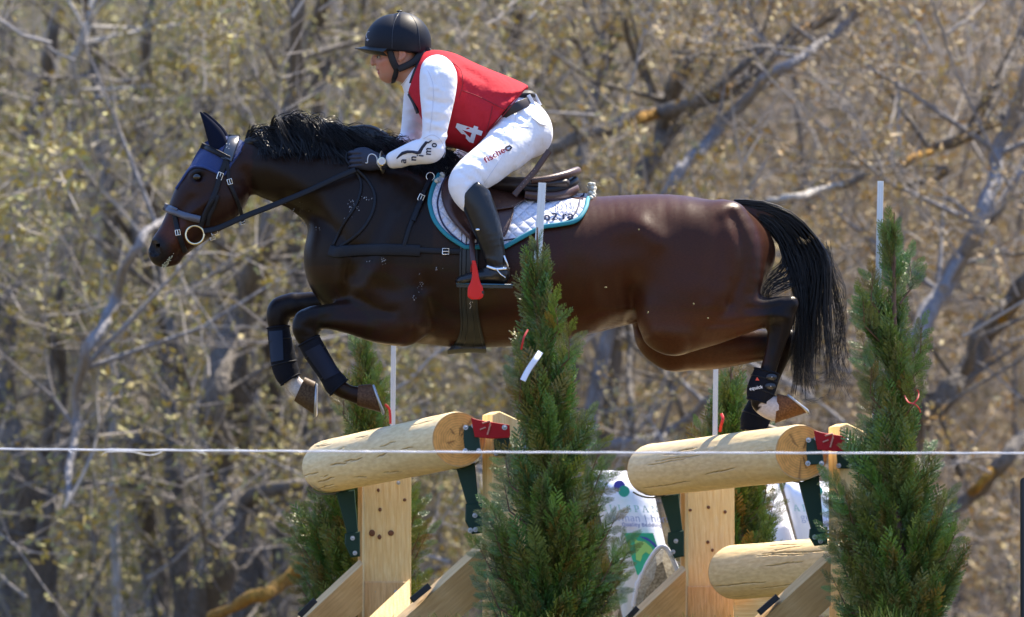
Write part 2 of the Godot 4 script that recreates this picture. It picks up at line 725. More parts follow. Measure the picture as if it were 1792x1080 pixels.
# ---------------------------------------------------------------- the horse
func coat(p: Vector3) -> Color:
	var s := side_of(p)
	var w := 0.5 + 0.5 * sin(p.x * 9.0 + 2.0 * sin(p.y * 7.0)) * sin(p.y * 11.0 + p.z * 6.0)
	var c := Color(0.021, 0.0098, 0.0066).lerp(Color(0.031, 0.0135, 0.008), w)
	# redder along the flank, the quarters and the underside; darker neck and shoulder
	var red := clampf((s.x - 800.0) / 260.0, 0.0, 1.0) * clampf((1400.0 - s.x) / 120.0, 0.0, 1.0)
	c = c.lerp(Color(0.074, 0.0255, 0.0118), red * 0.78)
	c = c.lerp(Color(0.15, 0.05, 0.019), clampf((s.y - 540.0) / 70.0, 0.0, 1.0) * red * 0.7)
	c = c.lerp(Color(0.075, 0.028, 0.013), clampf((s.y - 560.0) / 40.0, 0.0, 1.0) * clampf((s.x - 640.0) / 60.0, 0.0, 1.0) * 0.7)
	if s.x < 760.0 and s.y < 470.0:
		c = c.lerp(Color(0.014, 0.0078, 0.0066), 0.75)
	# head: warmer cheek and muzzle, dark nose
	if s.x < 440.0 and s.y < 480.0:
		c = c.lerp(Color(0.045, 0.0155, 0.010), 0.55)
		var mz := (Vector2(s.x, s.y) - Vector2(300, 405)).length()
		c = c.lerp(Color(0.12, 0.036, 0.018), clampf(1.0 - mz / 45.0, 0.0, 1.0) * 0.8)
		var nose := (Vector2(s.x, s.y) - Vector2(270, 440)).length()
		c = c.lerp(Color(0.018, 0.014, 0.015), clampf((34.0 - nose) / 14.0, 0.0, 1.0))
		c = c.lerp(Color(0.014, 0.01, 0.009), clampf((17.0 - (s - Vector2(346, 308)).length()) / 8.0, 0.0, 1.0))
	# black points
	var leg := 0.0
	if s.y > 500.0:
		leg = maxf(clampf((600.0 - s.x) / 60.0, 0.0, 1.0), clampf((s.x - 1315.0) / 35.0, 0.0, 1.0))
		if s.x > 1290.0 and s.y > 645.0: leg = 1.0
	c = c.lerp(Color(0.0085, 0.0068, 0.0064), leg)
	# white markings above two hooves
	if p.z < 0.0 and s.x < 545.0 and (s.y - 664.0) > (s.x - 505.0) * -0.5 + sin(p.z * 300.0) * 1.5: c = Color(0.62, 0.58, 0.55)
	if p.z > 0.0 and s.x > 1300.0 and s.y > 672.0 and (s.x - 1334.0) + (s.y - 700.0) * 0.42 + sin(p.y * 260.0) * 2.0 > 0.0: c = Color(0.60, 0.52, 0.47)
	return c


func make_horse_field() -> Field:
	var f := Field.new()
	# trunk: [x, top, bottom, half width]
	var tr := []
	for r in [[612, 400, 525, 0.10], [632, 360, 552, 0.165], [660, 322, 578, 0.205], [700, 303, 594, 0.232], [760, 300, 604, 0.262], [820, 318, 609, 0.282], [880, 334, 607, 0.295], [940, 343, 601, 0.30], [1000, 345, 590, 0.295], [1050, 344, 577, 0.283], [1104, 341, 566, 0.272], [1167, 340, 560, 0.262], [1220, 347, 548, 0.24], [1260, 357, 530, 0.205], [1295, 380, 505, 0.15], [1315, 405, 480, 0.09]]:
		tr.append([r[0], (r[1] + r[2]) * 0.5, 0.0, (r[2] - r[1]) * 0.5, r[3]])
	sw(f, tr, 0.05, 3, 0.18)
	# neck and head
	sw(f, [[700, 395, 0, 112, 0.19], [660, 372, 0, 108, 0.165], [612, 340, 0, 88, 0.13], [570, 322, 0, 74, 0.108], [530, 308, 0, 63, 0.092], [480, 298, 0, 54, 0.08], [440, 288, 0, 43, 0.066]], 0.05, 3, 0.4)
	sw(f, [[398, 272, 0, 34, 0.06], [393, 290, 0, 47, 0.08], [378, 328, 0, 60, 0.093], [355, 358, 0, 56, 0.088], [332, 388, 0, 44, 0.071], [310, 414, 0, 35, 0.058], [293, 433, 0, 31, 0.056], [284, 444, 0, 26, 0.05]], 0.03, 3, 0.45)
	sw(f, [[296, 446, 0, 16, 0.04], [303, 452, 0, 13, 0.035], [309, 455, 0, 9, 0.028]], 0.012, 2, 0.8)     # chin and lower lip
	# fore legs; s = +1 near, -1 far
	sw(f, [[660, 430, 0.13, 70, 0.085], [690, 500, 0.145, 62, 0.085], [712, 560, 0.15, 43, 0.075], [668, 562, 0.15, 40, 0.066], [620, 557, 0.145, 30, 0.055], [580, 554, 0.14, 23, 0.046], [552, 556, 0.14, 20, 0.042]], 0.035, 3, 0.8)
	sw(f, [[556, 556, 0.14, 19, 0.042], [537, 562, 0.14, 22, 0.042], [533, 578, 0.14, 22, 0.041], [541, 597, 0.14, 18, 0.034], [552, 618, 0.14, 15, 0.026], [570, 648, 0.14, 14, 0.026], [584, 671, 0.14, 15, 0.03], [597, 681, 0.14, 15, 0.031], [612, 688, 0.14, 14, 0.027], [627, 692, 0.14, 16, 0.034], [634, 694, 0.14, 15, 0.034]], 0.02, 3, 0.7)
	sw(f, [[660, 430, -0.13, 70, 0.085], [672, 490, -0.145, 60, 0.08], [650, 535, -0.15, 42, 0.07], [600, 534, -0.145, 28, 0.05], [550, 531, -0.14, 21, 0.044], [514, 533, -0.14, 20, 0.042]], 0.035, 3, 0.8)
	sw(f, [[512, 534, -0.14, 20, 0.042], [492, 541, -0.14, 23, 0.042], [486, 558, -0.14, 20, 0.04], [488, 585, -0.14, 15, 0.03], [493, 620, -0.14, 14, 0.026], [500, 646, -0.14, 15, 0.028], [506, 660, -0.14, 16, 0.031], [515, 672, -0.14, 15, 0.027], [524, 681, -0.14, 17, 0.034], [530, 685, -0.14, 16, 0.034]], 0.02, 3, 0.7)
	# hind legs
	sw(f, [[1225, 430, 0.12, 86, 0.12], [1205, 490, 0.16, 92, 0.115], [1180, 548, 0.175, 72, 0.10], [1192, 564, 0.17, 55, 0.09], [1240, 562, 0.16, 44, 0.072], [1290, 555, 0.15, 34, 0.056], [1335, 547, 0.145, 26, 0.045], [1368, 540, 0.14, 22, 0.036]], 0.045, 3, 0.8)
	sw(f, [[1255, 400, 0.10, 60, 0.10], [1282, 440, 0.115, 52, 0.10], [1290, 485, 0.12, 46, 0.09], [1285, 525, 0.13, 36, 0.075]], 0.04, 3, 0.7)     # buttock
	sw(f, [[1389, 527, 0.14, 10, 0.022], [1380, 537, 0.14, 17, 0.032], [1371, 549, 0.14, 22, 0.036], [1366, 568, 0.14, 22, 0.034], [1360, 592, 0.14, 19, 0.029], [1351, 625, 0.14, 15.5, 0.025], [1341, 660, 0.14, 15, 0.026], [1332, 690, 0.14, 17, 0.031], [1331, 705, 0.14, 17, 0.032], [1344, 714, 0.14, 19, 0.03], [1360, 716, 0.14, 23, 0.036], [1366, 716, 0.14, 22, 0.036]], 0.02, 3, 0.7)
	sw(f, [[1225, 430, -0.12, 86, 0.12], [1200, 505, -0.16, 90, 0.115], [1180, 575, -0.175, 72, 0.10], [1205, 596, -0.17, 53, 0.085], [1250, 605, -0.16, 42, 0.068], [1300, 606, -0.15, 32, 0.055], [1345, 602, -0.145, 26, 0.045], [1372, 598, -0.14, 22, 0.036]], 0.045, 3, 0.8)
	sw(f, [[1255, 400, -0.10, 60, 0.10], [1282, 440, -0.115, 52, 0.10], [1290, 485, -0.12, 46, 0.09], [1285, 530, -0.13, 36, 0.075]], 0.04, 3, 0.7)
	sw(f, [[1383, 588, -0.14, 14, 0.028], [1372, 602, -0.14, 22, 0.036], [1362, 625, -0.14, 20, 0.032], [1350, 660, -0.14, 16, 0.028], [1336, 700, -0.14, 16, 0.028], [1324, 735, -0.14, 18, 0.032], [1320, 748, -0.14, 18, 0.032], [1332, 758, -0.14, 18, 0.03], [1346, 762, -0.14, 20, 0.036]], 0.02, 3, 0.7)
	# tail dock
	sw(f, [[1262, 362, 0, 14, 0.04], [1290, 366, 0, 13, 0.03], [1330, 372, 0, 12, 0.026], [1375, 388, 0, 11, 0.022], [1412, 415, 0, 8, 0.016]], 0.02, 3, 0.8)
	# muscle and bone
	for s in [1.0, -1.0]:
		stroke(f, [[712, 325, 0.215 * s], [664, 400, 0.20 * s], [622, 480, 0.17 * s]], 0.035, -0.0168)
		stroke(f, [[742, 345, 0.25 * s], [735, 430, 0.25 * s], [745, 500, 0.24 * s]], 0.045, -0.0140)
		stroke(f, [[690, 380, 0.225 * s], [668, 450, 0.215 * s], [640, 505, 0.19 * s]], 0.04, 0.0168)
		stroke(f, [[755, 525, 0.25 * s], [750, 560, 0.235 * s], [736, 592, 0.20 * s]], 0.024, -0.0080)
		stroke(f, [[715, 520, 0.23 * s], [722, 570, 0.22 * s]], 0.05, 0.0196)
		stroke(f, [[690, 545, 0.21 * s], [630, 545, 0.19 * s], [585, 545, 0.17 * s]], 0.014, -0.0084)
		stroke(f, [[1085, 440, 0.275 * s], [1090, 500, 0.27 * s]], 0.075, -0.0308)
		stroke(f, [[1120, 395, 0.25 * s], [1150, 420, 0.26 * s]], 0.045, 0.0168)
		stroke(f, [[1105, 505, 0.255 * s], [1112, 545, 0.25 * s], [1126, 580, 0.22 * s]], 0.022, -0.0112)
		stroke(f, [[1280, 380, 0.14 * s], [1300, 430, 0.18 * s], [1296, 485, 0.2 * s], [1276, 530, 0.2 * s]], 0.02, -0.0140)
		stroke(f, [[1262, 392, 0.17 * s], [1252, 450, 0.22 * s], [1236, 520, 0.24 * s]], 0.03, -0.0084)
		stroke(f, [[1145, 585, 0.24 * s], [1200, 590, 0.24 * s]], 0.03, 0.0112)
		stroke(f, [[1310, 541, 0.18 * s], [1340, 541, 0.17 * s], [1365, 536, 0.165 * s]], 0.012, -0.0098)
		stroke(f, [[1310, 556, 0.19 * s], [1345, 552, 0.18 * s]], 0.008, 0.0056)
		stroke(f, [[1352, 580, 0.17 * s], [1343, 640, 0.165 * s]], 0.008, -0.0070)
		stroke(f, [[1010, 470, 0.295 * s], [990, 560, 0.25 * s]], 0.05, -0.0084)
		stroke(f, [[780, 560, 0.25 * s], [840, 580, 0.24 * s], [960, 575, 0.24 * s]], 0.03, -0.0084)
		# neck and head
		stroke(f, [[428, 300, 0.075 * s], [440, 340, 0.085 * s], [470, 352, 0.09 * s], [520, 362, 0.10 * s]], 0.02, -0.0090)
		stroke(f, [[470, 290, 0.08 * s], [540, 330, 0.105 * s], [610, 380, 0.14 * s]], 0.05, 0.0112)
		stroke(f, [[500, 345, 0.09 * s], [560, 380, 0.12 * s], [620, 440, 0.16 * s]], 0.022, -0.0126)
		stroke(f, [[470, 262, 0.06 * s], [560, 262, 0.07 * s], [660, 290, 0.12 * s]], 0.03, 0.0084)
		stroke(f, [[405, 350, 0.095 * s], [400, 368, 0.09 * s]], 0.045, 0.0140)
		stroke(f, [[372, 346, 0.095 * s], [345, 366, 0.085 * s], [328, 376, 0.075 * s]], 0.012, 0.0112)
		stroke(f, [[352, 298, 0.092 * s], [338, 303, 0.088 * s]], 0.016, 0.0182)
		stroke(f, [[352, 318, 0.097 * s], [336, 315, 0.09 * s]], 0.010, 0.0070)
		stroke(f, [[346, 309, 0.100 * s], [342, 310, 0.10 * s]], 0.012, -0.0168)
		stroke(f, [[330, 350, 0.085 * s], [305, 395, 0.062 * s]], 0.022, -0.0098)
		stroke(f, [[266, 426, 0.062 * s], [271, 439, 0.064 * s]], 0.0115, -0.0336)
		stroke(f, [[262, 420, 0.05 * s], [277, 424, 0.058 * s], [281, 440, 0.06 * s]], 0.008, 0.0126)
		stroke(f, [[322, 437, 0.05 * s], [305, 450, 0.05 * s], [284, 464, 0.045 * s]], 0.005, -0.0168)
		stroke(f, [[318, 398, 0.07 * s], [304, 425, 0.062 * s]], 0.018, 0.0070)
		stroke(f, [[540, 545, 0.18 * s], [530, 570, 0.18 * s]], 0.012, 0.0056)
		# bony knees, tendons, veins and skin folds
		stroke(f, [[508, 548, 0.2 * s], [524, 546, 0.2 * s]], 0.010, 0.004)
		stroke(f, [[552, 574, 0.2 * s], [554, 582, 0.2 * s]], 0.010, 0.008)
		stroke(f, [[519, 566, 0.2 * s], [544, 574, 0.2 * s]], 0.007, -0.004)
		stroke(f, [[516, 584, 0.2 * s], [542, 590, 0.2 * s]], 0.007, -0.004)
		stroke(f, [[650, 556, 0.2 * s], [600, 552, 0.2 * s], [560, 556, 0.2 * s]], 0.009, -0.005)
		stroke(f, [[660, 576, 0.2 * s], [610, 570, 0.2 * s], [570, 568, 0.2 * s]], 0.009, 0.004)
		stroke(f, [[1384, 520, 0.2 * s], [1394, 534, 0.2 * s]], 0.012, 0.006)
		stroke(f, [[1362, 552, 0.2 * s], [1380, 556, 0.2 * s]], 0.010, 0.006)
		stroke(f, [[1340, 566, 0.2 * s], [1362, 572, 0.2 * s], [1352, 610, 0.2 * s]], 0.007, -0.005)
		stroke(f, [[760, 590, 0.2 * s], [820, 596, 0.2 * s], [900, 590, 0.2 * s], [980, 572, 0.2 * s]], 0.008, 0.003)
		stroke(f, [[1030, 566, 0.2 * s], [1075, 545, 0.2 * s], [1108, 540, 0.2 * s]], 0.012, 0.006)
		stroke(f, [[1052, 574, 0.2 * s], [1086, 556, 0.2 * s], [1110, 556, 0.2 * s]], 0.008, -0.006)
		stroke(f, [[1240, 570, 0.2 * s], [1290, 566, 0.2 * s], [1330, 562, 0.2 * s]], 0.008, -0.005)
		stroke(f, [[660, 500, 0.2 * s], [700, 512, 0.2 * s], [745, 500, 0.2 * s]], 0.03, -0.008)
		stroke(f, [[620, 440, 0.2 * s], [612, 480, 0.2 * s], [606, 515, 0.2 * s]], 0.014, -0.010)
		stroke(f, [[598, 440, 0.2 * s], [596, 490, 0.2 * s]], 0.018, 0.008)
		stroke(f, [[368, 372, 0.2 * s], [352, 384, 0.2 * s], [338, 402, 0.2 * s]], 0.006, 0.003)
		stroke(f, [[338, 340, 0.2 * s], [322, 362, 0.2 * s]], 0.010, -0.004)
		stroke(f, [[412, 318, 0.2 * s], [422, 345, 0.2 * s], [418, 368, 0.2 * s]], 0.012, -0.006)
	return f


func make_horse() -> void:
	var root := thing("horse", "dark bay horse in mid jump, forelegs tucked above the left log, black tail streaming", "horse", P(900, 600, 0))
	var f := make_horse_field()
	horse_field = f
	var mb := MB.new()
	f.soften = 4
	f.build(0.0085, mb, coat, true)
	var m := mat(Color.WHITE, 0.44, {"vertex_color_use_as_albedo": true, "metallic_specular": 0.29})
	m.roughness_texture = noise_tex(0.05, 3, Color(0.62, 0.62, 0.62), Color(1, 1, 1), 256, 4)
	m.albedo_texture = noise_tex(0.03, 8, Color(0.80, 0.78, 0.77), Color(1, 1, 1), 512, 5)
	m.normal_enabled = true
	m.normal_texture = noise_tex(0.09, 5, Color.BLACK, Color.WHITE, 512, 4, FastNoiseLite.TYPE_SIMPLEX_SMOOTH, 3.0)
	m.normal_scale = 0.45
	m.uv1_triplanar = true
	m.uv1_scale = Vector3(4.5, 11.0, 7.0)
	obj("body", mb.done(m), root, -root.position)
	# eyes
	for s in [1.0, -1.0]:
		var e := MB.new()
		e.ball(P(345, 310, 0.0865 * s), Vector3(0.016, 0.0125, 0.012), 14, 10)
		obj("eye", e.done(mat(lin(0.006, 0.004, 0.004), 0.08, {"metallic_specular": 0.6})), root, -root.position)
	# hooves: [coronet centre, sole centre, half heights, z, tint]
	var horn := mat(Color.WHITE, 0.5, {"vertex_color_use_as_albedo": true, "metallic_specular": 0.3})
	horn.albedo_texture = noise_tex(0.04, 12, Color(0.55, 0.5, 0.46), Color(1, 1, 1), 256, 5)
	horn.uv1_triplanar = true; horn.uv1_scale = Vector3(9, 9, 9)
	var steel := mat(lin(0.42, 0.42, 0.43), 0.35, {"metallic": 0.9})
	for h in [
		[[627, 674], [625, 710], [650, 672], [669, 723], 0.14, Color(0.15, 0.078, 0.036)],
		[[534, 660], [515, 702], [552, 668], [551, 727], -0.14, Color(0.145, 0.088, 0.044)],
		[[1360, 689], [1356, 741], [1374, 692], [1413, 722], 0.14, Color(0.22, 0.095, 0.034)],
		[[1346, 742], [1336, 778], [1376, 752], [1366, 800], -0.14, Color(0.09, 0.06, 0.04)]]:
		make_hoof(root, h, horn, steel)
	var fm := MB.new()
	var fr := RandomNumberGenerator.new()
	fr.seed = 9
	for q in [[617, 362, 12, 16, 44], [644, 348, 14, 4, 14], [671, 456, 7, 5, 16], [648, 458, 4, 4, 6], [735, 500, 8, 16, 16], [724, 520, 5, 8, 8], [536, 392, 14, 4, 7], [512, 368, 10, 3, 6], [556, 400, 5, 4, 6], [765, 470, 10, 4, 6], [500, 356, 4, 2, 3]]:
		for k in q[4] * 2 / 3:
			var px: float = q[0] + fr.randfn(0.0, 0.5) * q[2]
			var py: float = q[1] + fr.randfn(0.0, 0.5) * q[3]
			fm.ball(on_surface(f, px, py, 0.0, 0.0006), Vector3(fr.randf_range(0.001, 0.003), fr.randf_range(0.001, 0.004), 0.0012), 5, 4, Basis(Vector3(0, 0, 1), -0.5))
	obj("foam_flecks", fm.done(mat(lin(0.22, 0.22, 0.23), 0.7)), root, -root.position).set_meta("kind", "stuff")
	make_mane(root, f)
	make_tail(root)


# a hoof: the coronet ring runs from heel a to toe b, the ground rim from heel c to toe d
func make_hoof(root: Node3D, h: Array, horn: Material, steel: Material) -> void:
	var z: float = h[4]
	var a := P(h[0][0], h[0][1], z); var b := P(h[1][0], h[1][1], z)
	var c := P(h[2][0], h[2][1], z); var d := P(h[3][0], h[3][1], z)
	var mb := MB.new()
	mb.col = h[5]
	var rows := []
	var rim := []
	for i in 6:
		var t := i / 5.0
		var heel := a.lerp(c, t); var toe := b.lerp(d, t)
		var row := []
		var w := lerpf(0.038, 0.051, t)
		for k in 25:
			var ph := TAU * k / 24
			var l := 0.5 - 0.5 * cos(ph)
			var wz := w * pow(absf(sin(ph)), 0.75) * signf(sin(ph)) * (0.78 + 0.22 * l)
			row.append(heel.lerp(toe, l) + Vector3(0, 0, wz))
		rows.append(row)
		rim = row
	mb.sheet(rows)
	var axis := (a.lerp(b, 0.5) - c.lerp(d, 0.5)).normalized()
	var mid := c.lerp(d, 0.5)
	for i in mb.v.size():            # make the normals point out
		var o := mb.v[i] - mid
		o -= axis * o.dot(axis)
		if mb.n[i].dot(o) < 0.0: mb.n[i] = -mb.n[i]
	for i in range(0, mb.ix.size(), 3):
		var q := (mb.v[mb.ix[i + 1]] - mb.v[mb.ix[i]]).cross(mb.v[mb.ix[i + 2]] - mb.v[mb.ix[i]])
		if q.dot(mb.n[mb.ix[i]]) > 0.0:
			var sw_ := mb.ix[i + 1]; mb.ix[i + 1] = mb.ix[i + 2]; mb.ix[i + 2] = sw_
	mb.col = h[5] * 0.7
	var i0 := mb.vert(mid + axis * 0.008, -axis)
	for q in rim: mb.vert(q, -axis)
	for k in 24: mb.tri(i0, i0 + 1 + k, i0 + 2 + k)
	var hoof := obj("hoof", mb.done(horn), root, -root.position)
	var sh := MB.new()
	var pts := []
	for k in range(2, 23):
		var q: Vector3 = rim[k]
		pts.append(mid + (q - mid) * 0.97 - axis * 0.004)
	sh.tube(pts, [0.010], 6, true, 0.55, axis)
	obj("horseshoe", sh.done(steel), hoof)


func hair_mat() -> StandardMaterial3D:
	return mat(lin(0.006, 0.005, 0.005), 0.34, {"metallic_specular": 0.42})


func make_mane(root: Node3D, f: Field) -> void:
	var r := RandomNumberGenerator.new()
	r.seed = 11
	var mb := MB.new()
	var crest := [[428, 246], [450, 240], [480, 240], [520, 244], [560, 248], [600, 252], [650, 258], [700, 272], [740, 284], [775, 296]]
	for c in 150:
		var u := (c + r.randf()) / 150.0
		var x := 428.0 + u * 345.0
		var y := 250.0
		for i in crest.size() - 1:
			if x >= crest[i][0]: y = lerpf(crest[i][1], crest[i + 1][1], clampf((x - crest[i][0]) / (crest[i + 1][0] - crest[i][0]), 0, 1))
		y += 12.0
		var z := r.randf_range(-0.022, 0.03)
		# how high the hair is thrown up, and how far back
		var lift := 21.0 + 16.0 * sin(u * 8.0) + 14.0 * exp(-pow((u - 0.55) / 0.22, 2.0)) + r.randf_range(-6, 12)
		if u < 0.12: lift *= 0.75
		if u > 0.75: lift *= 0.72
		var back := r.randf_range(20, 62)
		var drop := r.randf_range(4, 40)
		var wob := r.randf_range(-7, 7)
		var near := r.randf_range(0.03, 0.09) if r.randf() < 0.75 else r.randf_range(-0.06, 0.02)
		for k in 19:
			var o := r.randf_range(-5, 5); var o2 := r.randf_range(-6, 6); var o3 := r.randf_range(-13, 13)
			if k > 16: o2 -= 9.0; o3 *= 1.8
			var dz := r.randf_range(-0.012, 0.012)
			var st := [[x + o, y, z + dz], [x + o + back * 0.18 + wob * 0.3, y - lift * 0.75 + o2, z + dz + near * 0.25], [x + o + back * 0.55 + wob, y - lift + o2, z + dz + near * 0.6], [x + o + back * 0.95, y - lift * 0.72 + drop * 0.5 + o2 * 2.0 - wob * 0.5, z + dz + near], [x + o + back * 1.25 + o3, y - lift * 0.62 + drop * 1.1 + o3 * 0.6, z + dz + near * 1.15]]
			if r.randf() < 0.3:      # some lie down over the near side of the neck
				st = [[x + o, y, z + dz], [x + o + 8, y - lift * 0.5 + o2, z + 0.03], [x + o + 22 + wob, y - lift * 0.3 + 6, z + 0.07], [x + o + 34 + o3, y + 10 + drop * 0.5, 0.085 + z + 0.02]]
			mb.tube(line(st, 3), [0.0017, 0.0017, 0.0017, 0.0016, 0.0016, 0.0015, 0.0014, 0.0012, 0.001, 0.0008, 0.0006, 0.0005, 0.0004], 3, false)
	# bridle path tuft
	for k in 40:
		var x := r.randf_range(428, 440)
		mb.tube(line([[x, 252, r.randf_range(-0.02, 0.02)], [x + 4, 232, 0.01], [x + r.randf_range(4, 16), 219 + r.randf_range(-3, 9), r.randf_range(-0.02, 0.04)]], 3), [0.0025, 0.002, 0.0014, 0.0006], 3, false)
	# a thick underlay of hair along the crest
	var roll := []
	var rr := []
	for q in smooth_pts([[428, 252, 0], [470, 243, 0], [520, 240, 0.0], [570, 236, 0], [620, 232, 0], [660, 244, 0], [710, 262, 0], [770, 292, 0]], 4):
		roll.append(P(q[0], q[1], 0.012))
		rr.append(0.034 + 0.012 * sin(q[0] * 0.07))
	rr[0] = 0.012
	mb.tube(roll, rr, 10)
	obj("mane", mb.done(hair_mat()), root, -root.position)


func make_tail(root: Node3D) -> void:
	var r := RandomNumberGenerator.new()
	r.seed = 21
	var mb := MB.new()
	var guides := [
		[[1284, 357], [1335, 357], [1385, 372], [1428, 410], [1451, 460], [1450, 530], [1452, 600], [1458, 655], [1478, 684]],
		[[1288, 362], [1335, 364], [1380, 384], [1418, 428], [1434, 480], [1428, 550], [1430, 615], [1434, 664], [1444, 690]],
		[[1290, 368], [1335, 374], [1372, 402], [1400, 450], [1412, 505], [1408, 570], [1404, 630], [1406, 680], [1412, 706]],
		[[1292, 374], [1332, 388], [1358, 420], [1374, 465], [1392, 520], [1396, 570], [1390, 620], [1384, 665], [1382, 690]],
	]
	var gs := []
	for g in guides: gs.append(smooth_pts(g, 2))
	for c in 84:
		var u := pow(r.randf(), 0.85) * 2.999
		var gi := int(u)
		var t := u - gi
		var z := r.randf_range(-0.05, 0.05)
		var spread := r.randf_range(-9, 9)
		var reach := r.randf_range(0.70, 1.0) if r.randf() < 0.5 else r.randf_range(0.42, 0.8)
		var ph := r.randf() * TAU
		var flick := r.randf() < 0.22
		for k in 13:
			var st := []
			var j := r.randf_range(-5, 5)
			var jz := r.randf_range(-0.014, 0.014)
			var m: int = gs[gi].size()
			for i in m:
				var q := float(i) / (m - 1)
				if q > reach: break
				var x: float = lerpf(gs[gi][i][0], gs[gi + 1][i][0], t)
				var y: float = lerpf(gs[gi][i][1], gs[gi + 1][i][1], t)
				var open := smoothstep(0.05, 0.75, q)
				x += (spread + j * 1.3) * open + (2.0 + 5.0 * q * q) * sin(q * 9.0 + ph) * open
				y += j * (1.0 - open) * 1.2 + 3.0 * sin(q * 7.0 + ph)
				st.append([x, y, (z + jz) * (0.4 + open * 1.1)])
			if flick and reach > 0.85:
				var e: Array = st[st.size() - 1]
				st.append([e[0] + r.randf_range(10, 20), e[1] + r.randf_range(-2, 8), e[2]])
				st.append([e[0] + r.randf_range(26, 44), e[1] + r.randf_range(-10, 8), e[2]])
			var pts := line(st, 1)
			var rad := []
			for i in pts.size(): rad.append(lerpf(0.0022, 0.0004, pow(float(i) / (pts.size() - 1), 1.1)))
			mb.tube(pts, rad, 3, false)
	# the short inner tuft that swings forward
	for k in 80:
		var j := r.randf_range(-9, 9)
		var e := r.randf_range(0, 46)
		mb.tube(line([[1385 + j * 3, 425 + j * 2, r.randf_range(-0.03, 0.03)], [1396 + j * 3, 458 + j, 0.03], [1376 + j * 2, 478 + j * 1.5 + e * 0.3, 0.045], [1350 + j - e * 0.2, 486 + e * 0.7 + j, 0.05], [1336 + r.randf_range(-6, 14), 496 + e * 1.6, 0.04]], 2), [0.0022, 0.0021, 0.002, 0.0017, 0.0014, 0.0011, 0.0008, 0.0006, 0.0005], 3, false)
	# loose single hairs
	for k in 70:
		var e := r.randf_range(-30, 60)
		mb.tube(line([[1440 + r.randf_range(-14, 14), 440 + r.randf_range(-20, 40), r.randf_range(-0.05, 0.05)], [1468 + r.randf_range(-8, 12), 520 + e, 0], [1466 + r.randf_range(-12, 14), 590 + e, 0], [1470 + r.randf_range(-24, 20), 640 + e, 0.02]], 3), [0.0011, 0.001, 0.0009, 0.0006], 3, false)
	obj("tail", mb.done(hair_mat()), root, -root.position)


# ---------------------------------------------------------------- tack
# a strap laid on the horse through drawing points [px, py] or [px, py, z]; width in drawing units
func strap(mb: MB, st: Array, w: float, zfall := 0.0, thick := 0.5, lift := 0.006, sub := 4, min_z := -9.0) -> Array:
	var pts := []
	var full := []
	for q in st: full.append([q[0], q[1], q[2] if q.size() > 2 else 0.0])
	for q in smooth_pts(full, sub):
		var p := on_surface(horse_field, q[0], q[1], zfall, lift)
		if q[2] > p.z: p = P(q[0], q[1], q[2])
		if p.z < min_z: p = P(q[0], q[1], min_z)
		pts.append(p)
	var r := w * 0.5 * MPX
	mb.tube(pts, [r], 10, true, thick, Vector3(0, 0, 1))
	return pts


func ring(mb: MB, c: Vector3, r: float, thick: float, nrm := Vector3(0, 0, 1), seg := 24, sq := 1.0, turn := 0.0) -> void:
	var x := nrm.cross(Vector3.UP).normalized()
	var y := x.cross(nrm)
	var pts := []
	for k in seg + 1:
		var a := TAU * k / seg + 0.001
		var u := cos(a) * r; var v_ := sin(a) * r * sq
		pts.append(c + x * (u * cos(turn) - v_ * sin(turn)) + y * (u * sin(turn) + v_ * cos(turn)))
	mb.tube(pts, [thick], 6, false)


func buckle(parent: Node3D, m: Material, px: float, py: float, w: float, h: float, turn: float, lift := 0.012, zf := 0.0) -> void:
	var mb := MB.new()
	var c := on_surface(horse_field, px, py, zf, lift)
	var x := Vector3(cos(turn), -sin(turn), 0) * w * 0.5 * MPX
	var y := Vector3(sin(turn), cos(turn), 0) * h * 0.5 * MPX
	mb.tube([c - x - y, c + x - y, c + x + y, c - x + y, c - x - y], [0.0022], 5, true)
	mb.tube([c - x, c + x * 0.9], [0.0018], 5, true)
	obj("buckle", mb.done(m), parent, -parent.position)


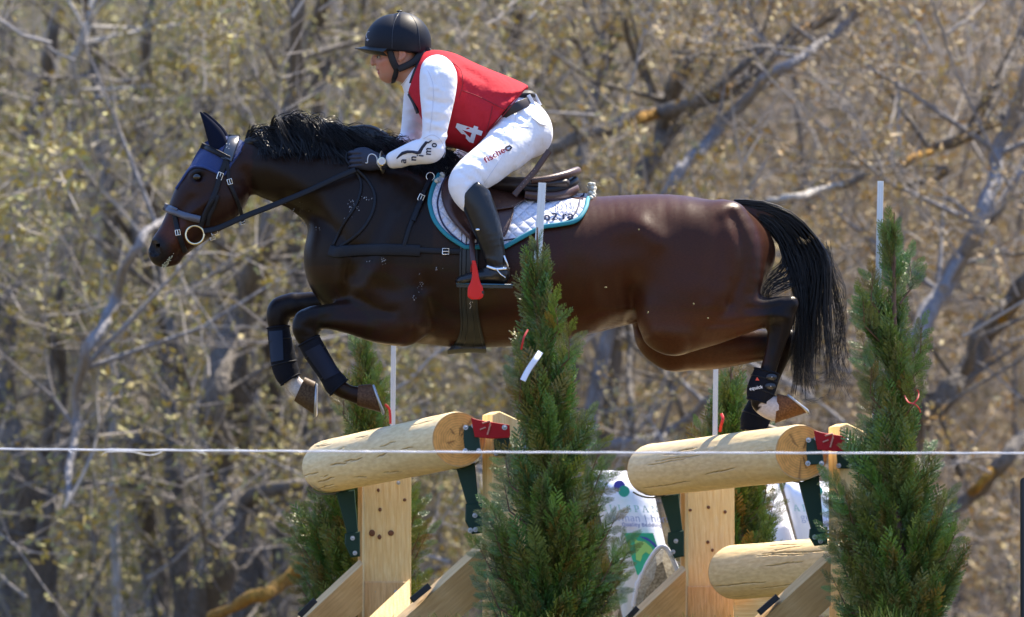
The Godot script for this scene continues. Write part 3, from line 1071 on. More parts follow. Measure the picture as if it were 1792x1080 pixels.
func make_tack() -> void:
	var leather := mat(lin(0.009, 0.010, 0.014), 0.42, {"metallic_specular": 0.32})
	leather.normal_enabled = true
	leather.normal_texture = noise_tex(0.15, 31, Color.BLACK, Color.WHITE, 256, 4, FastNoiseLite.TYPE_SIMPLEX_SMOOTH, 4.0)
	leather.normal_scale = 0.3
	leather.uv1_triplanar = true; leather.uv1_scale = Vector3(7, 7, 7)
	var brown := mat(lin(0.075, 0.027, 0.016), 0.42, {"metallic_specular": 0.55})
	brown.albedo_texture = noise_tex(0.02, 33, Color(0.72, 0.68, 0.66), Color(1, 1, 1), 256, 5)
	brown.normal_enabled = true
	brown.normal_texture = leather.normal_texture
	brown.normal_scale = 0.25
	brown.uv1_triplanar = true; brown.uv1_scale = Vector3(4, 4, 4)
	var chrome := mat(lin(0.75, 0.74, 0.70), 0.22, {"metallic": 1.0})
	var brass := mat(lin(0.72, 0.63, 0.42), 0.25, {"metallic": 1.0})

	# fly bonnet: crocheted cloth over the forehead with two ear covers
	var bo := thing("fly_bonnet", "navy crocheted ear bonnet over the horse's forehead and pricked ears", "ear bonnet", P(380, 260, 0))
	var knit := mat(lin(0.016, 0.036, 0.13), 0.85, {"rim_enabled": true, "rim": 0.5})
	knit.normal_enabled = true
	knit.normal_texture = noise_tex(0.12, 41, Color.BLACK, Color.WHITE, 256, 2, FastNoiseLite.TYPE_CELLULAR, 8.0)
	knit.uv1_triplanar = true; knit.uv1_scale = Vector3(16, 16, 16)
	var mb := MB.new()
	var top := smooth_pts([[428, 250], [410, 238], [385, 240], [360, 248], [344, 268], [331, 292], [306, 329]], 5)
	var low := smooth_pts([[421, 264], [404, 288], [392, 306], [374, 300], [353, 292], [333, 296], [308, 331]], 5)
	var rows := []
	for s in 9:
		var row := []
		for i in top.size():
			var t := s / 8.0
			row.append(on_surface(horse_field, lerpf(top[i][0], low[i][0], t), lerpf(top[i][1], low[i][1], t), 0.0, 0.006 + 0.0012 * sin(i * 2.6)))
		rows.append(row)
	mb.sheet(rows)
	for i in mb.v.size(): if mb.n[i].z < 0.0: mb.n[i] = -mb.n[i]
	var far_rows := []
	for row in rows:
		var fr := []
		for q in row: fr.append(Vector3(q.x, q.y, -q.z))
		far_rows.append(fr)
	mb.sheet(far_rows)
	var edge := []
	for q in rows[8]: edge.append(q)
	mb.tube(edge, [0.005], 6)
	obj("face_cloth", mb.done(knit), bo, -bo.position)
	for s in [1.0, -1.0]:
		var e := MB.new()
		var st := smooth_pts([[385, 264, 0.052, 14.0], [381, 248, 0.056, 16.5], [374, 232, 0.06, 14.5], [364, 215, 0.062, 9.0], [355, 202, 0.06, 4.0], [350, 196, 0.058, 0.8]], 4)
		var pts := []; var rad := []
		for q in st:
			pts.append(P(q[0] + (0.0 if s > 0 else 6.0), q[1], q[2] * s)); rad.append(q[3] * MPX)
		e.tube(pts, rad, 14, true, 0.5, Vector3(0.25, 0.1, s).normalized())
		obj("ear_cover", e.done(mat(lin(0.006, 0.009, 0.022), 0.8, {"metallic_specular": 0.2})), bo, -bo.position)

	# bridle
	var br := thing("bridle", "dark leather bridle with padded noseband and browband on the horse's head", "bridle", P(370, 330, 0))
	var crown := MB.new()
	strap(crown, [[409, 236], [408, 245], [402, 262], [396, 280]], 21, 0.0, 0.28, 0.012)
	obj("crownpiece", crown.done(mat(lin(0.014, 0.016, 0.022), 0.3, {"metallic_specular": 0.9})), br, -br.position)
	var sb := MB.new()
	strap(sb, [[397, 276], [392, 290], [385, 308], [379, 330], [370, 352], [360, 372], [351, 395]], 9.5, 0.0, 0.35, 0.010)
	obj("cheekpiece", sb.done(leather), br, -br.position)
	sb = MB.new()
	strap(sb, [[381, 342], [374, 362], [366, 378], [363, 395]], 7, 0.0, 0.35, 0.012)
	strap(sb, [[373, 350], [362, 366], [354, 388]], 6, 0.0, 0.35, 0.015)
	obj("noseband_cheek", sb.done(leather), br, -br.position)
	sb = MB.new()
	strap(sb, [[397, 276], [398, 292], [401, 318], [411, 342], [419, 362], [424, 380], [427, 392]], 7, 0.0, 0.35, 0.010)
	obj("throatlash", sb.done(leather), br, -br.position)
	sb = MB.new()
	var bp := strap(sb, [[352, 254], [366, 260], [384, 269], [402, 278]], 10, 0.0, 0.45, 0.014)
	for s in [1.0, -1.0]:
		var lnp := []
		for q in bp: lnp.append(q + Vector3(0.002, 0.008 * s, 0.006))
		sb.tube(lnp, [0.0016], 4)
	obj("browband", sb.done(leather), br, -br.position)
	sb = MB.new()
	strap(sb, [[287, 361], [292, 364], [303, 370], [325, 378], [350, 384]], 13, 0.0, 0.5, 0.010)
	var nb := strap(sb, [[288, 358], [296, 361], [310, 367]], 5, 0.0, 0.5, 0.014)
	obj("noseband", sb.done(mat(lin(0.03, 0.034, 0.06), 0.36, {"metallic_specular": 0.8})), br, -br.position)
	sb = MB.new()
	strap(sb, [[305, 376], [308, 390], [312, 408], [319, 428], [324, 441]], 9, 0.0, 0.35, 0.008)
	obj("flash_strap", sb.done(leather), br, -br.position)
	sb = MB.new()
	ring(sb, on_surface(horse_field, 341, 411, 0.06, 0.014), 16.0 * MPX, 0.0048, Vector3(0, 0, 1), 28, 1.0)
	obj("bit_ring", sb.done(brass), br, -br.position)
	for q in [[385, 308, 12, 9, 1.9], [402, 318, 9, 8, 1.3], [311, 407, 9, 8, 1.4], [374, 404, 11, 13, -0.35], [424, 389, 9, 7, -0.3], [372, 417, 9, 5, -0.3]]: buckle(br, chrome, q[0], q[1], q[2], q[3], q[4])
	for q in [[396, 252], [401, 253], [396, 258], [400, 260]]:
		sb = MB.new()
		sb.ball(on_surface(horse_field, q[0], q[1], 0.05, 0.018), Vector3.ONE * 0.0022, 6, 4)
		obj("rivet", sb.done(chrome), br, -br.position)
	# foam at the lips
	sb = MB.new()
	var fr := RandomNumberGenerator.new()
	fr.seed = 5
	for i in 34:
		var t := 1.0 - pow(fr.randf(), 2.0) * 0.8
		sb.ball(on_surface(horse_field, lerpf(309, 286, t) + fr.randf_range(-4, 4) * t, lerpf(438, 466, t) + fr.randf_range(-2, 3), 0.03, 0.002), Vector3(1.3, 0.8, 0.6) * fr.randf_range(0.0015, 0.004), 6, 4, Basis(Vector3(0, 0, 1), 0.9))
	obj("foam", sb.done(mat(lin(0.38, 0.38, 0.26), 0.6)), br, -br.position).set_meta("kind", "stuff")

	# reins
	var re := MB.new()
	var rz := 0.085
	var rpts := []
	for q in smooth_pts([[357, 404, 0.082], [382, 399, 0.09], [430, 378, 0.105], [480, 358.5, 0.122], [536, 335.5, 0.14], [580, 315, 0.152], [622, 297, 0.162]], 5):
		var p := on_surface(horse_field, q[0], q[1], 0.0, 0.008)
		rpts.append(p if p.z > q[2] else P(q[0], q[1], q[2]))
	re.tube(rpts, [0.0115], 8, true, 0.22, Vector3(0.2, 0.3, 1).normalized())
	strap(re, [[621, 297, 0.15], [632, 322, 0.14], [624, 356, 0.15], [600, 394, 0.17], [583, 428, 0.13]], 4.5, 0.1, 0.6, 0.006)
	strap(re, [[624, 297, 0.155], [645, 318, 0.14], [656, 344, 0.15], [650, 376, 0.17], [628, 408, 0.18], [592, 434, 0.15]], 5.5, 0.1, 0.6, 0.006)
	strap(re, [[620, 292, 0.14], [611, 287, 0.14], [606, 278, 0.13], [608, 268, 0.12], [618, 263, 0.12]], 3.2, 0.1, 0.7, 0.006)
	tag(obj("reins", re.done(leather)), "dark leather reins running from the bit ring to the rider's gloved hand", "reins")

	# breastplate
	var bt := thing("breastplate", "wide dark padded breastplate strap across the horse's chest with slim wither strap", "breastplate", P(690, 438, 0.2))
	sb = MB.new()
	strap(sb, [[576, 438, 0.0], [583, 440, 0.05], [592, 441], [625, 438], [665, 437], [705, 437.5], [735, 439]], 21, 0.0, 0.2, 0.008, 5)
	strap(sb, [[725, 437], [760, 439], [790, 440], [820, 441]], 10, 0.0, 0.22, 0.009)
	obj("chest_strap", sb.done(leather), bt, -bt.position)
	sb = MB.new()
	strap(sb, [[764, 292], [756, 307], [742, 335], [728, 368], [716, 400], [707, 430]], 7.5, 0.0, 0.35, 0.010)
	strap(sb, [[742, 340], [733, 360], [723, 386]], 9, 0.0, 0.3, 0.014)
	obj("wither_strap", sb.done(leather), bt, -bt.position)
	buckle(bt, chrome, 737, 346, 11, 9, 2.0, 0.02)
	buckle(bt, chrome, 780, 440, 11, 10, 0.0, 0.018)
	sb = MB.new()
	ring(sb, on_surface(horse_field, 753, 309, 0.2, 0.02), 7 * MPX, 0.002)
	obj("wither_ring", sb.done(chrome), bt, -bt.position)

	# saddle pad
	var pd := thing("saddle_pad", "white quilted saddle pad edged in teal and navy under the brown saddle", "saddle pad", P(890, 370, 0.25))
	var lcurve := smooth_pts([[778, 297], [770, 303], [760, 322], [753, 345], [753, 362], [762, 388], [784, 413], [815, 433]], 4)
	var rcurve := smooth_pts([[1036, 343], [1031, 345], [1028, 352], [1026, 362], [1018, 377], [1004, 388], [973, 394], [943, 400], [884, 432]], 4)
	rows = []
	var n := 28
	for i in n + 1:
		var t := float(i) / n
		var a: Array = lcurve[mini(int(t * (lcurve.size() - 1)), lcurve.size() - 1)]
		var b: Array = rcurve[mini(int(t * (rcurve.size() - 1)), rcurve.size() - 1)]
		var row := []
		for k in 41:
			var u := k / 40.0
			var x := lerpf(a[0], b[0], u)
			var y := lerpf(a[1], b[1], u)
			if i == 0: y = lerpf(297, 343, u) + 20.0 * sin(u * PI)
			if i < 4 and i > 0: y += 20.0 * sin(u * PI) * (1.0 - i / 4.0)
			row.append(on_surface(horse_field, x, y, 0.0, 0.016) + Vector3(0, 0.012 if i < 2 else 0.0, 0))
		rows.append(row)
	mb = MB.new()
	mb.sheet(rows)
	for i in mb.v.size(): if mb.n[i].z < 0.0: mb.n[i] = -mb.n[i]
	var frows := []
	for row in rows:
		var fr2 := []
		for q in row: fr2.append(Vector3(q.x, q.y, -q.z))
		frows.append(fr2)
	mb.sheet(frows)
	for i in mb.v.size():
		mb.uv[i] = Vector2(mb.v[i].x, mb.v[i].y)
	var quilt := mat(lin(0.74, 0.74, 0.80), 0.9)
	quilt.albedo_texture = noise_tex(0.02, 51, Color(0.86, 0.86, 0.88), Color(1, 1, 1), 256, 4)
	quilt.normal_enabled = true
	quilt.normal_texture = quilt_normal()
	quilt.normal_scale = 1.0
	quilt.uv1_scale = Vector3(22, 22, 1)
	obj("cloth", mb.done(quilt), pd, -pd.position)
	# bound edge: teal outside, navy inside
	for e in [[0, 0.0085, lin(0.012, 0.20, 0.25)], [2, 0.0032, lin(0.015, 0.02, 0.06)]]:
		var pp := []
		var k0: int = e[0]
		for i in n + 1 - k0 / 2: pp.append(rows[i][k0] + Vector3(0, 0, 0.003))
		for k in range(k0 + 1, 41 - k0): pp.append(rows[n - k0 / 2][k] + Vector3(0, 0, 0.003))
		for i in range(n - k0 / 2, -1, -1): pp.append(rows[i][40 - k0] + Vector3(0, 0, 0.003))
		mb = MB.new()
		mb.tube(pp, [e[1]], 8, true, 0.6, Vector3(0, 0, 1))
		obj("binding", mb.done(mat(e[2], 0.7)), pd, -pd.position)
	# fluffy lining that shows behind and in front
	mb = MB.new()
	for i in 260:
		var t := fr.randf()
		var c := on_surface(horse_field, lerpf(1033, 1038, fr.randf()) + fr.randf_range(-3, 3), lerpf(322, 347, t), 0.0, 0.01)
		if i > 170: c = on_surface(horse_field, lerpf(766, 785, t) + fr.randf_range(-3, 3), lerpf(318, 294, t), 0.05, 0.01)
		c.z += fr.randf_range(-0.05, 0.02)
		mb.ball(c, Vector3(1, 1, 1) * fr.randf_range(0.005, 0.010), 6, 4)
	obj("fleece", mb.done(mat(lin(0.60, 0.58, 0.48), 0.95)), pd, -pd.position).set_meta("kind", "stuff")
	var navy := mat(lin(0.07, 0.08, 0.14), 0.8)
	pad_field_text(pd, navy)

	# saddle
	var sd := thing("saddle", "brown leather jumping saddle with forward flap on the white pad", "saddle", P(890, 330, 0))
	var sf := Field.new()
	sw(sf, [[792, 303, 0, 16, 0.10], [812, 312, 0, 18, 0.13], [845, 324, 0, 20, 0.15], [900, 331, 0, 20, 0.175], [950, 329, 0, 19, 0.18], [990, 324, 0, 14, 0.15]], 0.03, 2, 0.7)
	sf.soften = 1
	mb = MB.new()
	sf.build(0.009, mb, func(_p): return Color.WHITE, true)
	obj("seat", mb.done(mat(lin(0.022, 0.012, 0.010), 0.5)), sd, -sd.position)
	# cantle rolls and panels, swept round the back
	for c in [[[930, 316], [962, 309], [1010, 299], 7.0, brown], [[918, 340], [960, 343], [1004, 331], 9.5, brown], [[916, 330], [958, 331], [1006, 316], 7.0, leather]]:
		mb = MB.new()
		var path := []
		var rads := []
		for i in 25:
			var a := -PI * 0.5 + PI * i / 24.0
			var t := cos(a)
			var x := lerpf(c[0][0], c[2][0], pow(t, 0.8))
			var y: float = lerpf(c[0][1], c[2][1], t) + 4.0 * (c[1][1] - (c[0][1] + c[2][1]) * 0.5) * t * (1.0 - t)
			path.append(P(x, y, sin(a) * 0.185 * (0.85 + 0.15 * (1.0 - t))))
			rads.append((c[3] * (0.75 + 0.35 * t)) * MPX)
		mb.tube(path, rads, 10)
		obj("cantle_roll", mb.done(c[4]), sd, -sd.position)
	# flaps, laid over pad and barrel
	for s in [1.0, -1.0]:
		for fl in [[[[800, 300], [782, 312], [774, 330], [775, 352], [786, 378], [806, 402], [822, 418]], [[905, 330], [899, 345], [898, 368], [893, 388], [888, 402], [884, 410], [878, 416]], 0.034, "flap"],
			[[[850, 320], [842, 345], [846, 370]], [[940, 336], [916, 350], [897, 362]], 0.046, "skirt"]]:
			var lc := smooth_pts(fl[0], 4)
			var rc := smooth_pts(fl[1], 4)
			var fr3 := []
			for i in lc.size():
				var row := []
				for k in 15:
					var u := k / 14.0
					var bulge := 4.0 * u * (1.0 - u)
					var p := on_surface(horse_field, lerpf(lc[i][0], rc[i][0], u), lerpf(lc[i][1], rc[i][1], u), 0.1, fl[2] + 0.006 * bulge)
					if k < 3 and fl[3] == "flap": p.z += 0.014 * (1.0 - absf(k - 1.2) * 0.5)
					row.append(Vector3(p.x, p.y, p.z * s))
				fr3.append(row)
			mb = MB.new()
			mb.sheet(fr3)
			for i in mb.v.size(): if mb.n[i].z * s < 0.0: mb.n[i] = -mb.n[i]
			var rim := []
			for r in fr3: rim.append(r[0])
			for k in 15: rim.append(fr3[fr3.size() - 1][k])
			for i in fr3.size(): rim.append(fr3[fr3.size() - 1 - i][14])
			mb.tube(rim, [0.0035], 5)
			obj(fl[3], mb.done(brown), sd, -sd.position)
	# a loose strap end flung up behind the rider, with its row of holes
	mb = MB.new()
	var lo_ := P(908, 331, 0.24); var hi_ := P(961, 264, 0.20)
	var dirn := (hi_ - lo_).normalized()
	var nrm := Vector3(0.35, 0.2, 1).normalized()
	mb.tube([lo_ - dirn * 0.03, lo_, lo_.lerp(hi_, 0.5) + Vector3(0.004, -0.004, 0), hi_], [0.0115], 8, true, 0.22, nrm)
	var lst := obj("loose_strap", mb.done(brown), sd, -sd.position)
	for k in 6:
		mb = MB.new()
		mb.ball(lo_.lerp(hi_, 0.06 + 0.09 * k) + nrm * 0.0022, Vector3.ONE * 0.0018, 6, 4)
		obj("hole", mb.done(mat(lin(0.35, 0.27, 0.2), 0.6)), lst)
	# stirrup leathers and irons
	for s in [1.0, -1.0]:
		mb = MB.new()
		var off := 0.0 if s > 0 else -0.02
		mb.tube(line([[826, 405, 0.30 * s], [826, 425, 0.345 * s + off], [827, 446, 0.375 * s + off], [829, 462, 0.385 * s + off]], 3), [0.011], 8, true, 0.3, Vector3(0.2, 0, s))
		obj("stirrup_leather", mb.done(brown), sd, -sd.position)
		var ir := thing("stirrup", ("red safety stirrup on the near side hanging outside the rider's boot" if s > 0 else "red safety stirrup on the far side of the horse"), "stirrup", P(832, 500, 0.39 * s))
		mb = MB.new()
		var zz: float = 0.402 * s
		# the outer arm widens into a paddle
		var ol := smooth_pts([[829, 456, 3.2], [831, 472, 5.0], [832, 486, 6.5], [832, 496, 9.5], [832, 503, 13.0], [832, 516, 13.8], [832, 521, 12.0], [832, 524, 7.0]], 3)
		var rr := []
		for q in ol:
			var row := []
			for k in 9:
				var a := PI * k / 8.0
				row.append(P(q[0] - cos(a) * q[2], q[1], zz + s * (0.004 + 0.007 * sin(a))))
			rr.append(row)
		mb.sheet(rr)
		for i in mb.v.size(): if mb.n[i].z * s < 0.0: mb.n[i] = -mb.n[i]
		var rb := []
		for q in ol:
			rb.append([P(q[0] - q[2], q[1], zz + s * 0.004), P(q[0] + q[2], q[1], zz + s * 0.004)])
		mb.sheet(rb)
		obj("outer_arm", mb.done(mat(lin(0.60, 0.018, 0.012), 0.4, {"metallic_specular": 0.35})), ir, -ir.position)
		mb = MB.new()
		mb.tube(line([[829, 458, 0.385 * s], [826, 470, 0.34 * s], [826, 490, 0.315 * s], [828, 512, 0.315 * s]], 3), [0.006], 8)
		obj("inner_arm", mb.done(mat(lin(0.45, 0.03, 0.025), 0.4)), ir, -ir.position)
		mb = MB.new()
		mb.box(P(834, 513, 0.36 * s), Vector3(0.028, 0, 0), Vector3(0, 0.006, 0), Vector3(0, 0, 0.05), 0.003)
		obj("tread", mb.done(mat(lin(0.02, 0.02, 0.02), 0.7)), ir, -ir.position)

	# girth with stud guard
	mb = MB.new()
	var gl := smooth_pts([[806, 400], [804, 470], [804, 530], [806, 570], [799, 596], [783, 613]], 5)
	var gr := smooth_pts([[838, 400], [836, 470], [836, 530], [840, 565], [846, 590], [851, 611]], 5)
	rows = []
	for i in gl.size():
		var row := []
		for k in 13:
			var u := k / 12.0
			row.append(on_surface(horse_field, lerpf(gl[i][0], gr[i][0], u), lerpf(gl[i][1], gr[i][1], u) - (2.0 * sin(u * PI) if i == gl.size() - 1 else 0.0), 0.06, 0.011 + 0.004 * sin(u * PI)))
		rows.append(row)
	mb.sheet(rows)
	for i in mb.v.size(): if mb.n[i].z < 0.0: mb.n[i] = -mb.n[i]
	for u in [1, 4, 8, 11]:
		var ridge := []
		for row in rows: ridge.append(row[u] + Vector3(0, 0, 0.003))
		mb.tube(ridge, [0.0022], 5)
	var fr4 := []
	for row in rows:
		var q2 := []
		for q in row: q2.append(Vector3(q.x, q.y, -q.z))
		fr4.append(q2)
	mb.sheet(fr4)
	fr4 = []
	for i in 9:
		var row := []
		for k in 13:
			var q: Vector3 = rows[rows.size() - 1][k]
			var t := i / 8.0
			row.append(Vector3(q.x, q.y - 0.012 * sin(t * PI), lerpf(q.z, -q.z, t)))
		fr4.append(row)
	mb.sheet(fr4)
	var gt := obj("girth", mb.done(mat(lin(0.012, 0.013, 0.012), 0.45)))
	tag(gt, "black stud guard girth around the horse's belly behind the elbow", "girth")
	var scr := MB.new()
	var sp := []
	for q in [[822, 540], [825, 535], [822, 531], [825, 527], [824, 522], [827, 530]]: sp.append(on_surface(horse_field, q[0], q[1], 0.2, 0.017))
	scr.tube(sp, [0.0012], 4)
	obj("white_script", scr.done(mat(lin(0.6, 0.6, 0.6), 0.6)), gt)

	# leg boots
	var bm := mat(lin(0.008, 0.009, 0.014), 0.7, {"metallic_specular": 0.22})
	bm.normal_enabled = true
	bm.normal_texture = knit.normal_texture; bm.normal_scale = 0.4
	bm.uv1_triplanar = true; bm.uv1_scale = Vector3(10, 10, 10)
	leg_boot("tendon boot on the near foreleg, dark neoprene shell closing to the fetlock", [[541, 597, 0.14, 20, 0.045], [549, 612, 0.14, 20.5, 0.045], [562, 633, 0.14, 19.5, 0.042], [576, 655, 0.14, 18.5, 0.041], [587, 671, 0.14, 21, 0.043], [593, 678, 0.14, 20, 0.042]], [[533, 616], [560, 602], [594, 652], [568, 665]], bm, lin(0.014, 0.017, 0.03))
	leg_boot("tendon boot on the far foreleg, dark shell with a paler blue panel", [[487, 573, -0.14, 19.5, 0.044], [489, 590, -0.14, 20.5, 0.045], [493, 612, -0.14, 22, 0.044], [497, 636, -0.14, 23, 0.043], [503, 655, -0.14, 22, 0.043], [508, 664, -0.14, 19, 0.041]], [[470, 580], [494, 578], [496, 630], [474, 634]], bm, lin(0.02, 0.032, 0.06))
	leg_boot("fetlock boot on the near hind leg with two round studs and white letters", [[1342, 650, 0.14, 22, 0.043], [1337, 668, 0.14, 24.5, 0.047], [1330, 688, 0.14, 24, 0.047], [1326, 702, 0.14, 19, 0.042]], [], bm, Color.BLACK)
	leg_boot("fetlock boot on the far hind leg half hidden behind the log", [[1340, 688, -0.14, 22, 0.043], [1332, 708, -0.14, 23, 0.046], [1322, 734, -0.14, 26, 0.047], [1320, 752, -0.14, 24, 0.044]], [], bm, Color.BLACK)


func leg_boot(label: String, st: Array, panel: Array, m: Material, pc: Color) -> void:
	var t := thing("leg_boot", label, "leg boot", P(st[1][0], st[1][1], st[1][2]), "protective boots on the horse's legs")
	var mb := MB.new()
	var z: float = st[0][2]
	var s := signf(z)
	var rows := smooth_pts(st, 4)
	var mesh_rows := []
	for i in rows.size():
		var a: Array = rows[maxi(i - 1, 0)]; var b: Array = rows[mini(i + 1, rows.size() - 1)]
		var dirn := (P(b[0], b[1], z) - P(a[0], a[1], z)).normalized()
		var side := Vector3(dirn.y, -dirn.x, 0)
		var c := P(rows[i][0], rows[i][1], z)
		var row := []
		for k in 25:
			var ph := TAU * k / 24
			row.append(c + side * cos(ph) * rows[i][3] * MPX + Vector3(0, 0, sin(ph) * rows[i][4]))
		mesh_rows.append(row)
	mb.sheet(mesh_rows)
	for i in mb.v.size():
		var c := P(rows[i / 25][0], rows[i / 25][1], z)
		if mb.n[i].dot(mb.v[i] - c) < 0.0: mb.n[i] = -mb.n[i]
	for e in [0, mesh_rows.size() - 1]:
		mb.tube(mesh_rows[e], [0.004], 6, false)
		var q: Array = mesh_rows[e]
		var o := P(rows[e][0], rows[e][1], z)
		for k in 24:
			mb.face(o, o, q[k], q[k + 1], Vector3(0, 1 if e == 0 else -1, 0))
	obj("shell", mb.done(m), t, -t.position)
	var trim := mat(lin(0.012, 0.013, 0.016), 0.5, {"metallic_specular": 0.3})
	for v in [0.28, 0.62]:
		mb = MB.new()
		mb.tube(mesh_rows[int(v * (mesh_rows.size() - 1))], [0.0028], 5, false)
		obj("strap", mb.done(trim), t, -t.position)
	if panel.size():
		mb = MB.new()
		var pr := []
		for i in 9:
			var row := []
			for k in 9:
				var u := k / 8.0; var v := i / 8.0
				var x := lerpf(lerpf(panel[0][0], panel[1][0], u), lerpf(panel[3][0], panel[2][0], u), v)
				var y := lerpf(lerpf(panel[0][1], panel[1][1], u), lerpf(panel[3][1], panel[2][1], u), v)
				# sit on the elliptic shell
				var best := 0.03
				var bd := 1e9
				for r in rows:
					var d := Vector2(r[0] - x, r[1] - y).length()
					if d < bd:
						bd = d; best = r[4] * sqrt(maxf(0.05, 1.0 - pow(d / r[3], 2.0)))
				row.append(P(x, y, z + best + 0.004))
			pr.append(row)
		mb.sheet(pr)
		for i in mb.v.size(): if mb.n[i].z < 0.0: mb.n[i] = -mb.n[i]
		obj("panel", mb.done(mat(pc, 0.6, {"metallic_specular": 0.25})), t, -t.position)
	if label.contains("near hind"):
		for q in [[1350, 660], [1348, 676]]:
			mb = MB.new()
			mb.ball(P(q[0], q[1], z + 0.046), Vector3(0.021, 0.013, 0.007), 14, 8)
			var st2 := obj("stud", mb.done(mat(lin(0.018, 0.019, 0.022), 0.3)), t, -t.position)
			mb = MB.new()
			mb.ball(P(q[0] + 1, q[1], z + 0.054), Vector3.ONE * 0.0022, 6, 4)
			obj("rivet", mb.done(mat(lin(0.7, 0.7, 0.7), 0.3, {"metallic": 1.0})), st2)
		var tm := text_mesh("equick", 0.016, 0.001, mat(lin(0.7, 0.7, 0.7), 0.7), "Droid Sans", 700)
		obj("lettering", tm, t, P(1323, 679, z + 0.051) - t.position).rotation = Vector3(0, -0.2, 0.16)
		mb = MB.new()
		mb.prism([P(1325, 660, z + 0.047), P(1329, 666, z + 0.049), P(1322, 666, z + 0.047)], Vector3(0, 0, 0.001))
		obj("red_mark", mb.done(mat(lin(0.6, 0.06, 0.03), 0.6)), t, -t.position)


func quilt_normal() -> ImageTexture:
	var s := 64
	var im := Image.create(s, s, true, Image.FORMAT_RGBA8)
	var hgt := func(x: float, y: float) -> float:
		var u := fposmod(x + y, 1.0); var v := fposmod(x - y, 1.0)
		return pow(sin(u * PI) * sin(v * PI), 0.5)
	for y in s:
		for x in s:
			var fx := float(x) / s; var fy := float(y) / s
			var e := 1.0 / s
			var dx: float = hgt.call(fx + e, fy) - hgt.call(fx - e, fy)
			var dy: float = hgt.call(fx, fy + e) - hgt.call(fx, fy - e)
			var n := Vector3(-dx * 4.0, dy * 4.0, 1).normalized()
			im.set_pixel(x, y, Color(n.x * 0.5 + 0.5, n.y * 0.5 + 0.5, n.z * 0.5 + 0.5))
	return ImageTexture.create_from_image(im)


func pad_field_text(pd: Node3D, navy: Material) -> void:
	var m := laid_text("co2.ra", 972, 379, -0.05, 17, horse_field, navy, 0.25, 600, 0.024, 1.0, 1.3)
	obj("lettering", m, pd, -pd.position)
	var mb := MB.new()
	for e in [[16.0, 11.0], [4.0, 8.0]]:
		for off in ([0.0] if e[0] > 10 else [-8.0, 0.0, 8.0]):
			var pts := []
			for k in 25:
				var a := TAU * k / 24
				pts.append(on_surface(horse_field, 989 + off + cos(a) * e[0], 363 + sin(a) * e[1], 0.25, 0.023))
			mb.tube(pts, [0.0016], 4, false)
	obj("oval_emblem", mb.done(mat(lin(0.55, 0.56, 0.64), 0.6)), pd, -pd.position)


# ---------------------------------------------------------------- the rider
func white1(_p: Vector3) -> Color:
	return Color.WHITE


func skin(p: Vector3) -> Color:
	var s := side_of(p)
	var c := Color(0.44, 0.20, 0.125)
	var cheek := (s - Vector2(672, 113)).length()
	c = c.lerp(Color(0.47, 0.155, 0.095), clampf(1.0 - cheek / 16.0, 0.0, 1.0) * 0.7)
	if (s - Vector2(663, 124)).length() < 4.5 and absf(p.z) < 0.026: c = Color(0.36, 0.11, 0.09)
	c = c.lerp(Color(0.40, 0.16, 0.11), clampf((7.0 - (s - Vector2(703, 97)).length()) / 5.0, 0, 1) * 0.5)
	if s.y < 97.0 and s.x < 664.0 and s.y > 93.5 and absf(p.z) > 0.012: c = c.lerp(Color(0.16, 0.09, 0.05), 0.7)   # brow
	if s.y > 128.0: c = c.lerp(Color(0.40, 0.23, 0.17), 0.35)
	return c


func cloth(f: Field, cell: float, m: Material, called: String, root: Node3D, keep := true) -> MeshInstance3D:
	var mb := MB.new()
	f.soften = 1
	f.build(cell, mb, white1, keep)
	return obj(called, mb.done(m), root, -root.position)


func half_plane(a: Vector3, b: Vector3, out: Vector3) -> Plane:     # the plane through a, b and the z direction; keeps the side away from out
	var n := (b - a).cross(Vector3(0, 0, 1)).normalized()
	if n.dot(out) < 0.0: n = -n
	return Plane(n, a)


func arm_stations(s: float) -> Array:
	if s > 0:
		return [[762, 118, 0.17, 26, 0.05], [767, 134, 0.222, 33, 0.064], [766, 163, 0.243, 31.5, 0.063], [764, 195, 0.258, 26.5, 0.056], [761, 228, 0.268, 22, 0.05], [758, 252, 0.27, 22.5, 0.048], [753, 263, 0.266, 23, 0.048], [732, 266, 0.245, 22, 0.046], [706, 274, 0.20, 18, 0.039], [686, 281, 0.166, 15, 0.031]]
	return [[748, 118, -0.17, 26, 0.05], [747, 134, -0.222, 34, 0.066], [738, 163, -0.243, 31, 0.064], [730, 195, -0.258, 26, 0.056], [724, 222, -0.268, 22, 0.05], [720, 240, -0.27, 21, 0.046], [713, 250, -0.255, 20, 0.046], [697, 260, -0.2, 19, 0.044], [680, 272, -0.16, 16, 0.038], [668, 279, -0.13, 14, 0.030]]


func thigh_stations(s: float) -> Array:
	if s > 0:
		return [[917, 228, 0.07, 46, 0.11], [894, 253, 0.15, 43, 0.10], [862, 281, 0.235, 38, 0.088], [829, 305, 0.305, 34, 0.074], [812, 321, 0.33, 28, 0.064], [815, 338, 0.335, 25, 0.057], [825, 355, 0.34, 21, 0.052]]
	return [[908, 222, -0.07, 46, 0.11], [880, 246, -0.15, 43, 0.10], [846, 268, -0.235, 37, 0.088], [814, 292, -0.305, 32, 0.074], [799, 310, -0.33, 27, 0.064], [803, 328, -0.335, 25, 0.057], [814, 348, -0.34, 21, 0.052]]


